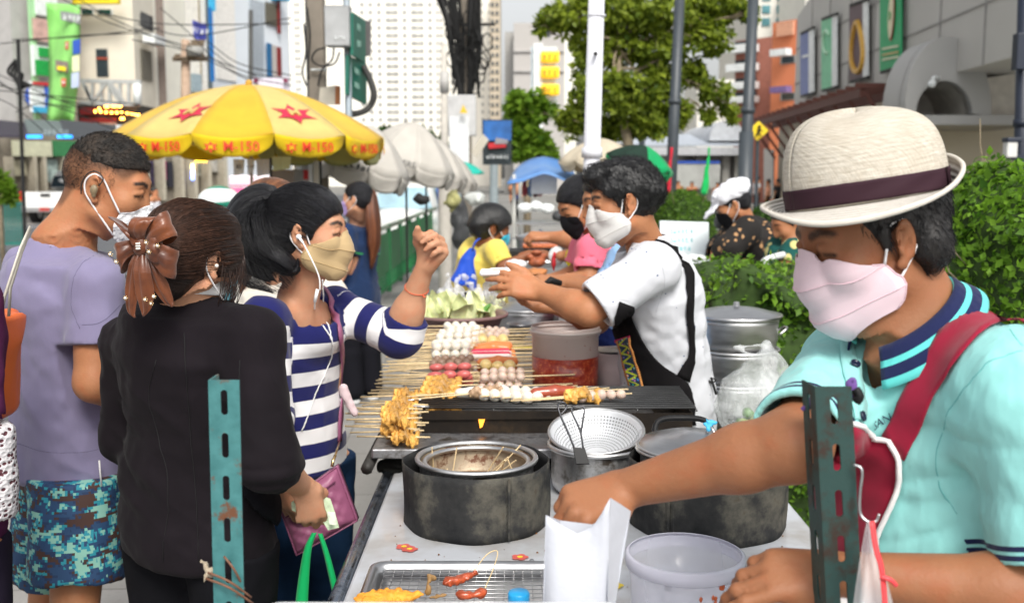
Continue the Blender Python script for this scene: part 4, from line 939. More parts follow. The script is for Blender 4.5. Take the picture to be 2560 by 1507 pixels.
def build_hatman():
 az=259
 HM=facing(az,-13);s=.98
 hc=W(2268,602,1.37)-HM@(V(-.083,-.008,0)*s)
 root=thing('person','vendor in a straw hat, pink mask and turquoise polo shirt with maroon apron','person',(.62,1.40,0))
 neck=W(2310,800,1.45)
 shR=W(2125,905,1.60);elR=W(1985,1112,1.32);wrR=W(1556,1222,1.42)
 shL=W(2560,985,1.28);elL=W(2665,1490,1.22);wrL=W(2085,1432,1.29)
 pel=V(.665,1.50,.95)
 sk=skin_mat('skin_tan_warm',(.33,.14,.068))
 b=SD(.0038)
 head_prims(b,hc,HM,s,lids=True)
 nt=hc+HM@V(0,-.03,-.06)
 b.rc(nt,neck-V(0,0,.02),.060,.066,k=.03);b.rc(hc+HM@V(0,.02,-.075),neck+V(-.05,-.02,-.03),.035,.045,k=.03)
 torso(b,neck-V(0,0,.03),pel,shL-shR,w=.86,d=.82,sh=None)
 b.rc(neck-V(0,0,.06),shR,.05,.05,k=.03);b.rc(neck-V(0,0,.06),shL,.05,.05,k=.03)
 arm(b,shR,elR,wrR,r=(.05,.046,.043,.0265));arm(b,shL,elL,wrL,r=(.05,.043,.043,.0275))
 f=unit(W(1395,1285,1.36)-wrR);n=V(.12,-.45,.95)
 tR,thR=hand(b,wrR,f,n,1,[(62,75,40),(66,78,40),(70,78,40),(72,78,40)],thumb=((.55,.25,-.8),(.75,-.15,-.6)),fat=1.06)
 f2=unit(W(1905,1440,1.30)-wrL);n2=V(.02,-.62,.80)
 tL,thL=hand(b,wrL,f2,n2,1,[(14,22,14),(26,30,18),(34,36,20),(40,40,24)],spread=4,thumb=((.62,.55,-.55),(.95,.1,-.45)),fat=1.05)
 for q,sx in((1,shR),(-1,shL)):
  hp=pel+unit(shR-shL)*.09*q;leg(b,hp,V(hp[0],hp[1]+.02,.50),V(hp[0],hp[1]+.05,.09),foot=V(hp[0]-.13,hp[1]+.02,.03))
 nm=mat('fingernail',(.62,.36,.27),.3,var=0)
 nails('fingernail',tL,nm,root)
 hm=hair_mat('hair_black_short',(.006,.005,.005),(.02,.016,.014),attr=False,stretch=(3,3,.6))
 hr=SD(.005);hr.setT(HM,hc,s)
 hr.el((0,-.022,.034),(.084,.101,.090),k=.01)
 hr.rc((0,-.075,-.03),(0,-.066,-.062),.042,.032,k=.02);hr.rc((-.05,-.05,-.02),(.05,-.05,-.02),.04,k=.02)
 hr.el((0,.085,-.03),(.1,.085,.075),k=.008,op=-1)
 for q in(-1,1):
  hr.el((q*.083,-.002,-.012),(.02,.022,.036),k=.005,op=-1);hr.rc((q*.074,.020,.02),(q*.0745,.016,-.004),.009,.007,k=.006)
  hr.el((q*.075,.01,-.055),(.03,.05,.035),k=.006,op=-1)
 hr.setT();hr.fold(.0022,240)
 sd_obj(hr,'hair',hm,root)
 tr=SD(.011)
 for q in(1,-1):
  hp=pel+unit(shR-shL)*.09*q;leg(tr,hp,V(hp[0],hp[1]+.02,.50),V(hp[0],hp[1]+.05,.10),r=(.10,.078,.07,.06))
 tr.el(pel,(.17,.15,.12),k=.03);sd_obj(tr,'trousers',cloth_mat('denim_dark',(.02,.03,.06)),root)
 pm,cm=polo_material()
 c=SD(.0042);side=unit(shL-shR)
 ch=V(.615,1.47,1.20)
 c.loft([(pel-V(0,0,.10),.185,.150),(pel+V(.0,0,.08),.180,.148),(ch-V(0,0,.10),.178,.140),(ch+V(0,0,.02),.190,.138),(ch+V(-.02,-.01,.13),.165,.112),(neck+V(.01,.01,-.035),.095,.085)],side,k=.03)
 c.rc(neck+V(.02,.0,-.055),shR+V(0,0,-.005),.062,.070,k=.05);c.rc(neck+V(.03,0,-.055),shL+V(0,0,-.005),.066,.074,k=.05)
 hR=shR+(elR-shR)*.93;dR=unit(elR-shR);hL=shL+(elL-shL)*.80;dL=unit(elL-shL)
 c.rc(shR,hR+dR*.05,.070,.066,k=.035);c.rc(shL,hL+dL*.05,.076,.072,k=.035)
 def near(a,bb,r):
  a=V(*a);bb=V(*bb)
  def g(P):
   ba=bb-a;t=np.clip((P-a)@ba/(ba@ba),0,1);return np.sqrt((((P-a)-t[...,None]*ba)**2).sum(-1))-r
  return g
 gR=near(hR-dR*.03,hR+dR*.22,.10);gL=near(hL-dL*.03,hL+dL*.25,.11)
 c.cutin(lambda P:np.minimum((P-hR)@dR,-gR(P)),.003);c.cutin(lambda P:np.minimum((P-hL)@dL,-gL(P)),.003)
 c.rc(hR-dR*.05,hR+dR*.06,.054,.0605,k=.004,op=-1);c.rc(hL-dL*.02,hL+dL*.06,.054,.060,k=.004,op=-1)
 fw0=facing(az-4,0)[:,1];nup=unit(V(0,0,1)*.86+fw0*.50);fw=unit(fw0-nup*(fw0@nup));sdw=np.cross(nup,fw)
 c.rc(neck+fw*.012-nup*.045,neck+nup*.09,.060,.092,k=.008,op=-1)
 c.rc(neck+fw*.06-nup*.01,neck+fw*.12-V(0,0,.085),.034,.012,k=.006,op=-1)
 Mf=np.array([unit((.5,.2,.84)),unit((.84,0,-.5)),V(0,1,0)]).T
 c.fold(.0045,(2.4,11,6),Mf,off=4,ridge=True);c.fold(.003,(5,22,10),Mf,off=9);c.fold(.0022,45,off=2);c.fold(-.004,(2.5,5,12),np.array([unit((.8,0,.6)),V(0,1,0),unit((-.6,0,.8))]).T,off=8,ridge='s');c.fold(-.003,(12,8,3),off=17,ridge='s')
 arm_p=W(2395,1240,1.33)
 def drape(P):return np.exp(-(((P-arm_p)/V(.10,.16,.13))**2).sum(-1))
 Md=np.array([unit((.9,0,.42)),unit((-.42,0,.9)),V(0,1,0)]).T
 c.fold(.008,(5,22,5),Md,drape,3,True)
 def hem(P):
  a=np.where(gR(P)<0,-(P-hR)@dR,9.);bb=np.where(gL(P)<.0,-(P-hL)@dL,9.)
  return np.minimum(a,bb)
 sd_obj(c,'polo_shirt',pm,root,{'hem':hem})
 c.zmin=.90;c.keep=lambda P:(line_d(P,shR,elR)>.075)&(line_d(P,elR,wrR)>.09)&(line_d(P,elL,wrL)>.09)|((P-hR)@dR<-.02)&(line_d(P,elL,wrL)>.09)&(line_d(P,elR,wrR)>.09);b.clamps=[(c,.006)];sd_obj(b,'body',sk,root,head_attrs(hc,HM,s,brow=.85,lash=1))
 cr=[];at=[]
 nf=61;nv=9
 for i in range(nf):
  ph=R(-150+300*i/(nf-1))+PI
  d=fw*math.cos(ph)+sdw*math.sin(ph)
  bk=.5-.5*math.cos(ph);row=[]
  for j in range(nv):
   v=j/(nv-1);rr=.062+.012*math.sin(v*PI*.5)+.022*v**1.1+.006*(1-bk)*v
   zz=.012+.020*bk+.010*math.sin(min(1,v*3.2)*PI)-(.032+.006*(1-bk))*v**1.4
   row.append(neck+fw*(.010+.030*(1-bk))+d*rr+nup*zz);at.append(v)
  cr.append(row)
 MB().grid(cr).build('collar',cm,root,smooth=True,solid=.0035,attrs={'hem':at})
 am=cloth_mat('maroon_cloth',(.30,.008,.035),folds=.25);pm2=cloth_mat('white_piping',(.8,.78,.78))
 def patch(L,Rr,name,m,D0=.9,D1=1.75,off=.004,nc=9,th=.003):
  L=smooth_path([(a,b,0)for a,b in L],5);Rr=smooth_path([(a,b,0)for a,b in Rr],5);n=max(len(L),len(Rr))
  def rs(Q):
   Q=np.array(Q);t=np.linspace(0,1,len(Q));u=np.linspace(0,1,n);return np.stack([np.interp(u,t,Q[:,k])for k in(0,1)],-1)
  A=rs(L);B=rs(Rr);t=np.linspace(0,1,nc)[None,:,None];Q=A[:,None]*(1-t)+B[:,None]*t
  P=c.hit(Q[...,0],Q[...,1],D0,D1,off)
  MB().grid(P).build(name,m,root,smooth=True,solid=th);return P
 patch([(2468,745),(2440,752),(2395,790),(2330,880),(2265,990),(2215,1085)],[(2570,830),(2530,800),(2468,838),(2390,925),(2320,1040),(2268,1150)],'apron_strap',am,D0=1.0,D1=1.6,off=.005)
 P=patch([(2092,1052),(2072,1110),(2052,1200),(2046,1290),(2046,1380),(2046,1520)],[(2232,1100),(2254,1150),(2244,1230),(2214,1310),(2198,1370),(2215,1520)],'apron_bib',am,D0=1.05,D1=1.7,nc=14,off=.006)
 mb=MB();edge=[p for p in P[0][::-1]][::-1]+[r[-1]for r in P[2:]]
 mb.tube([e+V(-.001,-.003,0)for e in edge],.0042,6);mb.build('apron_piping',pm2,root,smooth=True)
 patch([(2100,838),(2102,900),(2112,960),(2124,1050)],[(2128,835),(2142,900),(2154,960),(2160,1050)],'placket',pm,off=.0025,nc=4,th=.002)
 bm=mat('navy_button',(.01,.015,.04),.3,var=0)
 for bx,by in((2130,920),(2142,1042)):
  p=c.hit([bx],[by],1.0,1.75,.007)[0];nrm=c.grad(p[None])[0];u,v,w_=frame(nrm)
  MB().lathe([(0.0001,.0005),(.0045,.0005),(.0052,.0018),(.0066,.0018),(.0072,0),(.0068,-.0015),(.0001,-.0015)],p,20,np.array([u,v,w_]).T).build('button',bm,root,smooth=True)
 lm=mat('navy_thread',(.012,.03,.07),.8,var=0)
 def words(txt,cx,cy,hpx,rot=0,D0=1.0):
  vs,fs=text_mesh(txt,1,0);h=hpx
  q=vs[:,:2]*h;a=R(rot);q=np.stack([q[:,0]*math.cos(a)-q[:,1]*math.sin(a),q[:,0]*math.sin(a)+q[:,1]*math.cos(a)],-1)
  P=c.hit(cx+q[:,0],cy-q[:,1],D0,1.7,.0015);mesh_obj('embroidery',P,fs,lm,root,smooth=False)
 words('SAN',2205,1052,30,22);words('S',2268,1098,24,15);words('U',2268,1116,24,10)
 hat=thing('straw_hat',"cream woven straw hat with a dark purple band on the vendor's head",'hat',tuple(hc+V(0,0,.08)))
 t=NT('straw_weave');cx=t.attr('hu');cz=t.attr('hv')
 w1=t.math('SINE',t.math('MULTIPLY',cx,420.0));w2=t.math('SINE',t.math('MULTIPLY',cz,900.0))
 n1=t.noise(25,4);vec=t.n('ShaderNodeCombineXYZ',X=t.math('MULTIPLY',cx,6.0),Y=t.math('MULTIPLY',cz,1.0),Z=0.0).outputs[0]
 slub=t.noise(60,4,vec,.7);vec2=t.n('ShaderNodeCombineXYZ',X=t.math('MULTIPLY',cx,1.0),Y=t.math('MULTIPLY',cz,12.0),Z=0.0).outputs[0];sl2=t.noise(40,4,vec2,.7)
 hgt=t.math('ADD',t.math('MULTIPLY',w1,.22),t.math('ADD',t.math('MULTIPLY',w2,.22),t.math('MULTIPLY_ADD',slub,1.6,t.math('MULTIPLY',sl2,1.6))))
 b1=t.ramp(t.math('MULTIPLY_ADD',slub,.5,t.math('MULTIPLY',sl2,.5)),[(.30,(.30,.25,.18)),(.45,(.52,.47,.39)),(.62,(.70,.66,.58))])
 b1=t.mix(t.math('MULTIPLY',t.ramp(n1,[(.45,(0,0,0)),(.7,(1,1,1))]),.35),b1,(.42,.35,.26))
 t.set(Base_Color=b1,Roughness=.85,Normal=t.bump(hgt,.6,.0012));straw=t.m
 t.b.inputs['Specular IOR Level'].default_value=.2
 XM=facing(256,-9,3);hx=W(2168,496,1.435)
 XM=XM*1.085
 def X(p):return hx+XM@V(*p)
 nA=96;rows=[];hu=[];hv=[]
 prof=[(1.0,0),(1.005,.012),(1.0,.03),(.985,.048),(.95,.066),(.88,.084),(.77,.098),(.62,.107),(.44,.112),(.24,.1145),(.08,.1155),(.004,.1155)]
 prof=smooth_path([(a,b_*.95,0)for a,b_ in prof],3)
 for(r_,z_,_)in prof:
  row=[]
  for k in range(nA+1):
   a=2*PI*k/nA
   dz=.006*math.cos(a)*(1-r_)*r_*2+.0035*math.sin(3*a+1)*max(0,z_-.03)/.08;rr=r_*(1+.012*math.sin(2*a+.7)*z_/.1)
   row.append(X((.088*rr*math.sin(a),.101*rr*math.cos(a),z_+dz)));hu.append(a*.1*(r_ if r_>.5 else .5));hv.append(z_*1.0+(1-r_)*.09)
  rows.append(row)
 MB().grid(rows).build('crown',straw,hat,smooth=True,solid=.003,attrs={'hu':hu,'hv':hv})
 rows=[];hu=[];hv=[]
 def ang(a,keys):
  ks=[k[0]-360 for k in keys]+[k[0]for k in keys]+[k[0]+360 for k in keys];vs=[k[1]for k in keys]*3
  return np.interp(a,ks,vs)
 EX=[(0,.036),(45,.030),(90,.026),(135,.022),(180,.015),(225,.020),(270,.030),(315,.038)]
 RS=[(0,.010),(45,.014),(90,.018),(135,.036),(180,.044),(225,.024),(255,.001),(285,-.012),(315,-.013),(338,-.006)]
 for j in range(15):
  v=j/14;row=[]
  for k in range(nA+1):
   a=360*k/nA;ex=np.mean([ang(a+d,EX)for d in(-10,0,10)]);rs=np.mean([ang(a+d,RS)for d in(-14,-7,0,7,14)])
   e=ex*(v if v<.93 else .93);zz=rs*v**1.7-.002*math.sin(v*PI)+(-.002 if v>.93 else 0)+.0016*math.sin(R(a)*3)*v
   ar=R(a);row.append(X(((.0885+e)*math.sin(ar),(.1015+e)*math.cos(ar),zz-.002)));hu.append(ar*.1);hv.append(.3+v*.03)
  rows.append(row)
 t=NT('brim_stitched');cz=t.attr('hv');wv=t.math('SINE',t.math('MULTIPLY',cz,1250.0))
 t.set(Base_Color=t.ramp(t.math('MULTIPLY_ADD',t.noise(90,4),.4,t.math('MULTIPLY_ADD',wv,.22,.3)),[(.2,(.42,.38,.33)),(.6,(.72,.68,.62))]),Roughness=.85,Normal=t.bump(wv,.7,.0015))
 MB().grid(rows).build('brim',t.m,hat,smooth=True,solid=.0035,attrs={'hu':hu,'hv':hv})
 MB().tube(rows[-1][:-1],.0034,8,closed=True).build('brim_edge',mat('brim_cloth',(.58,.54,.48),.85,bump=.3,bs=300,bd=.001),hat,smooth=True)
 bt=cloth_mat('band_purple',(.040,.018,.026),rough=.7);rows=[]
 for j in range(7):
  v=j/6;rows.append([X(((.0905+.0012*math.sin(5*v+9*R(360*k/nA)))*math.sin(R(360*k/nA)),.1035*math.cos(R(360*k/nA)),.0015+.0245*v-.001*math.sin(R(720*k/nA))))for k in range(nA+1)])
 MB().grid(rows).build('band',bt,hat,smooth=True,solid=.002)
 a=R(232);bow=[[X(((.093+.001)*math.sin(a+dx),.106*math.cos(a+dx),.002+.024*v))for dx in(-.012,0,.012)]for v in(0,.5,1)]
 MB().grid(bow).build('band_seam',cloth_mat('band_purple_dark',(.02,.009,.013)),hat,smooth=True,solid=.0025)
 mk=thing('face_mask',"pale pink three-panel face mask worn by the vendor in the straw hat",'face mask',tuple(hc))
 mm=cloth_mat('mask_pink',(.78,.60,.66),var=.02,weave=500,bump=.15,rough=.8)
 P,XX=kf_mask(hc,HM,s*.985,mm,mk,cloth_mat('mask_pink_seam',(.70,.50,.56)),body=b)
 ear_loop(P,XX,mat('elastic_white',(.75,.74,.75),.7,var=0),mk,-1,3,5,.0019)
 ear_loop(P,XX,MATS['elastic_white'],mk,1,3,6,.0019)
 return dict(c=c,HM=HM,hc=hc,s=s,hsd=hr,root=root)
HAT=build_hatman()
def line_fn(a,b):
 a=V(*a);b=V(*b);ba=b-a;L2=ba@ba
 def g(P):
  t=np.clip((P-a)@ba/L2,0,1);return np.sqrt((((P-a)-t[...,None]*ba)**2).sum(-1))
 return g
class Per:
 """joints and frames of one person"""
 def __init__(s,ear,Dear,az,pitch,side,scale=1.0,body_az=None,neck=None,pel=None,sw=.175,roll=0,lean=0):
  s.s=scale;s.M=facing(az,pitch,roll);s.hc=W(ear[0],ear[1],Dear)-s.M@(V(side*.083,-.008,0)*scale)
  s.baz=az if body_az is None else body_az;s.B=facing(s.baz)
  s.neck=V(*neck);s.pel=V(*pel);rt=s.B[:,0]
  s.shR=s.neck+rt*sw+V(0,0,-.045);s.shL=s.neck-rt*sw+V(0,0,-.045);s.rt=rt;s.fw=s.B[:,1]
 def body(s,h,skin,root,hands=None,r=1.0,w=.86,ears=True,attrs=None,feet=True,kn=None,hipw=.09,foot_fw=.13,tw=None,standz=0.0,extra=None):
  b=SD(h);head_prims(b,s.hc,s.M,s.s)
  nt=s.hc+s.M@V(0,-.03,-.06);b.rc(nt,s.neck-V(0,0,.02),.048*r,.053*r,k=.03);b.rc(s.hc+s.M@V(0,.015,-.07),s.neck+s.fw*.02-V(0,0,.03),.034,.04,k=.03)
  torso(b,s.neck-V(0,0,.03),s.pel,s.rt,w=w,d=w)
  for sh in(s.shR,s.shL):b.rc(s.neck-V(0,0,.06),sh,.048*r,.047*r,k=.03)
  arm(b,s.shR,s.elR,s.wrR,r=(.046*r,.040*r,.042*r,.026*r));arm(b,s.shL,s.elL,s.wrL,r=(.046*r,.040*r,.042*r,.026*r))
  s.tips=[]
  if hands:
   for q,kw in hands.items():
    wr=s.wrR if q=='R' else s.wrL
    tp,th=hand(b,wr,side=(1 if q=='R' else -1)*kw.pop('flip',1),**kw);s.tips.append(tp)
  for q,name in((1,'R'),(-1,'L')):
   hp=s.pel+s.rt*hipw*q;K=kn[name]if kn else hp+V(0,0,.48-hp[2])+s.fw*.01;A=V(K[0],K[1],.09)-s.fw*.03
   leg(b,hp,K,A,foot=A+s.fw*foot_fw+V(0,0,-.055));setattr(s,'kn'+name,K);setattr(s,'an'+name,A)
  if extra:extra(b)
  s.bsd=b;s.fin=(skin,root,attrs or head_attrs(s.hc,s.M,s.s));return b
 def finish(s):
  sk,root,at=s.fin;s.bsd.clamps+=[(g,.006)for g in s.__dict__.get('cover',[])];sd_obj(s.bsd,'body',sk,root,at)
 def legs(s,name,m,root,h=.01,r=(.10,.075,.065,.058),to=.98,seat=(.165,.125,.12),hipw=.09):
  t=SD(h)
  for q,n in((1,'R'),(-1,'L')):
   hp=s.pel+s.rt*hipw*q;K=getattr(s,'kn'+n);A=getattr(s,'an'+n)
   if to>.6:leg(t,hp,K,K+(A-K)*((to-.5)*2),r=r)
   else:
    e=hp+(K-hp)*to*2;t.rc(hp,e+unit(e-hp)*.06,r[0],r[1],k=.02)
    t.cutin((lambda P,e=e,d=unit(e-hp),g=line_fn(e-V(0,0,.04),e+V(0,0,-.2)):np.minimum((P-e)@d,-(g(P)-.14))),.003)
    t.rc(e-unit(e-hp)*.05,e+unit(e-hp)*.05,r[1]*.80,r[1]*.86,k=.004,op=-1)
  t.el(s.pel+V(0,0,.0),seat,s.B,k=.03);t.fold(.005,(14,14,7));t.fold(.0025,30)
  if 'c' in s.__dict__:t.clamps.append((s.c,.012))
  if to>.6:s.__dict__.setdefault('cover',[]).append(t);t.zmin=.12
  return sd_obj(t,name,m,root)
 def top(s,h=.0055,infl=1.0,hem=-.09,cuffR=.9,cuffL=.9,rs=.062,re=.058,neckr=(.058,.078),w=(.172,.150,.168),d=(.128,.112,.125),neckopen=True,sleeves=True,folds=.005,belly=0,hollow=True,seed=0):
  c=SD(h);L=s.neck-s.pel;P0=s.pel;up=unit(L)
  c.loft([(P0+V(0,0,hem),w[0]*infl*1.02,d[0]*infl*1.02),(P0+L*.10,w[0]*infl,d[0]*infl),(P0+L*.42,w[1]*infl,d[1]*infl+belly),(P0+L*.74,w[2]*infl,d[2]*infl),(P0+L*.92,w[2]*infl*.86,d[2]*infl*.80),(s.neck-up*.03,.085,.075)],s.rt,k=.03)
  s.gl={};late=[]
  for q,sh,el,cf in(('R',s.shR,s.elR,cuffR),('L',s.shL,s.elL,cuffL)):
   c.rc(s.neck-up*.055,sh,.054*infl,(rs-.003)*infl,k=.04)
   if not sleeves:continue
   wr=s.wrR if q=='R' else s.wrL
   if cf<=1:e=sh+(el-sh)*cf;dr=unit(el-sh);c.rc(sh,e+dr*.045,rs*infl,re*infl,k=.03)
   else:
    e=el+(wr-el)*(cf-1);dr=unit(wr-el);c.rc(sh,el,rs*infl,re*infl,k=.03);c.rc(el,e+dr*.04,re*infl,re*infl*.90,k=.02)
   g=line_fn(e,e+dr*.17);rr=re*1.6
   late.append((e,dr,g,rr,cf))
   s.gl[q]=(e,dr,g,rr)
  s.late=late;s.hol=(hollow,re*infl);s.nk=(neckopen,neckr,up)
  if neckopen=='x':c.rc(s.neck-up*.045+s.fw*.008,s.neck+up*.09,neckr[0],neckr[1],k=.006,op=-1)
  if folds:
   c.fold(-folds*.7,(10,10,2.5),off=13+seed,ridge='s',M=np.array([unit((.9,.2,.4)),V(0,1,0),unit((-.4,0,.9))]).T);c.fold(-folds*.6,(3,3,13),off=23+seed,ridge='s',M=np.array([unit((.8,0,-.5)),V(0,1,0),unit((.5,0,.8))]).T)
   c.fold(folds*.4,(5,5,12),off=3+seed,ridge=True);c.fold(folds*.8,(12,12,5),off=7+seed);c.fold(folds*.35,38,off=1+seed)
  c.zmin=(P0[2]+hem)+.02;s.__dict__.setdefault('cover',[]).append(c)
  s.c=c;return c
 def open(s):
  """cut the hems, hollow the sleeve ends and open the neck (after every added shape)"""
  c=s.c;hollow,re=s.hol
  for e,dr,g,rr,cf in s.late:
   c.cutin((lambda P,e=e,dr=dr,g=g,rr=rr:np.minimum((P-e)@dr,-(g(P)-rr))),.003)
   if hollow:c.rc(e-dr*.035,e+dr*.05,re*(.80 if cf<=1 else .76),re*(.83 if cf<=1 else .78),k=.003,op=-1)
  no,nr,up=s.nk
  if no:c.rc(s.neck-up*.045+s.fw*.008,s.neck+up*.09,nr[0],nr[1],k=.006,op=-1)
 def hemattr(s):
  def f(P):
   o=np.full(len(P),9.)
   for q,(e,dr,g,rr)in s.gl.items():o=np.minimum(o,np.where(g(P)<rr+.02,-(P-e)@dr,9.))
   return o
  return f
def patch_px(c,L,Rr,name,m,root,D0,D1,off=.004,nc=9,th=.003,dens=5):
 L=smooth_path([(a,b,0)for a,b in L],dens);Rr=smooth_path([(a,b,0)for a,b in Rr],dens);n=max(len(L),len(Rr))
 def rs(Q):
  Q=np.array(Q);t=np.linspace(0,1,len(Q));u=np.linspace(0,1,n);return np.stack([np.interp(u,t,Q[:,k])for k in(0,1)],-1)
 A=rs(L);B=rs(Rr);t=np.linspace(0,1,nc)[None,:,None];Q=A[:,None]*(1-t)+B[:,None]*t
 P=c.hit(Q[...,0],Q[...,1],D0,D1,off)
 MB().grid(P).build(name,m,root,smooth=True,solid=th);return P
def hair_cap(hc,M,s,h=.006,grow=.008,front=.0,low=-.05,back=-.07,cutz=None,k=.01,extra=None,ear=True):
 """hair shell: cranium grown outwards, face and ears left clear"""
 r=SD(h);r.setT(M,hc,s)
 r.el((0,-.012,.032),(.076+grow,.098+grow,.088+grow),k=.01)
 r.rc((-.035,-.07,low+.03),(-.035,-.06,back+.03),.040+grow,.034+grow,k=.02);r.rc((.035,-.07,low+.03),(.035,-.06,back+.03),.040+grow,.034+grow,k=.02)
 r.el((0,.090+front,-.030),(.104,.088,.086),k=.012,op=-1)
 if ear:
  for q in(-1,1):r.el((q*.088,-.004,-.012),(.030,.026,.036),k=.006,op=-1)
 r.setT();return r
def strand_attrs(o_fn):return o_fn
def head_strand(hc,M,s,pole=(0,-.1,.0)):
 """strand coordinates: hs angle about the gathering axis (repeating fibres), ht along"""
 ax=unit(pole)
 u,v,w_=frame(ax,(0,.3,1))
 def loc(P):return((P-V(*hc))@M)/s-V(0,-.01,.02)
 return{'hs':lambda P:(lambda L:np.arctan2(L@u,L@v)*1.6)(loc(P)),'ht':lambda P:(lambda L:L@w_*20)(loc(P))}
def world_pt(M,c,p):return V(*c)+M@V(*p)
def tress(name,pts,rad,m,root,n=10,jit=.4,seg=10,flat=.6,seed=1):
 """locks of hair: several tapering strands bundled along a path"""
 rs=np.random.RandomState(seed);P=smooth_path(pts,6);N=len(P);rr=np.interp(np.linspace(0,1,N),np.linspace(0,1,len(rad)),rad)
 mb=MB();hs=[];ht=[]
 for i in range(n):
  ph=rs.rand()*2*PI;q=math.sqrt(rs.rand())*jit;tw=rs.randn()*.5;cut=int(N*(1-.18*rs.rand()));pp=[]
  for j in range(cut):
   u,v,w_=frame(P[min(j+1,N-1)]-P[max(j-1,0)],(0,1,.2));a=ph+tw*j/N
   pp.append(P[j]+(u*math.cos(a)+v*math.sin(a))*rr[j]*q)
  r_=[rr[j]*(1-q*.62)*(1 if j<cut-5 else(cut-j)/6+.02)for j in range(cut)]
  b0=len(mb.v);mb.tube(pp,r_,seg,flat=flat);cnt=len(mb.v)-b0
  hs+=[i*.37+.35*abs(((k%seg)/seg)*2-1)for k in range(cnt)];ht+=[(k//seg)*.2 for k in range(cnt)]
 return mb.build(name,m,root,smooth=True,attrs={'hs':hs,'ht':ht})
def flyaways(name,hc,M,s,m,root,n=60,r=.106,seed=3,zone=None):
 rs=np.random.RandomState(seed);mb=MB()
 for i in range(n):
  a=rs.rand()*2*PI;z=rs.rand();d=unit((math.cos(a)*(1-z*.6),math.sin(a)-.2,.2+z));p=V(d[0]*.84,d[1]*1.05,d[2]*1.0)*r+V(0,-.012,.026)
  t=unit(np.cross(d,rs.randn(3)));L=.02+.03*rs.rand()
  pts=[p+t*(L*k/4)+d*(.006*math.sin(k/4*PI))for k in range(5)];mb.tube([world_pt(M,hc,q*s)for q in pts],.00035,3)
 return mb.build(name,m,root)
SK_LIGHT=skin_mat('skin_light',(.56,.29,.175));SK_MID=skin_mat('skin_mid',(.46,.205,.10));SK_DARK=skin_mat('skin_brown',(.26,.10,.045))
ELW=mat('elastic_white',(.75,.74,.75),.7,var=0)
H_BLACK=hair_mat('hair_black',(.0025,.0025,.0035),(.012,.012,.017),rough=.36,gl=.3)
H_BROWN=hair_mat('hair_dark_brown',(.006,.003,.0024),(.038,.018,.012),rough=.38,gl=.3)
H_RED=hair_mat('hair_copper',(.06,.018,.008),(.26,.085,.030),rough=.4)
H_SHORT=hair_mat('hair_short_black',(.004,.004,.004),(.018,.018,.019),attr=False,stretch=(2.5,2.5,.7))
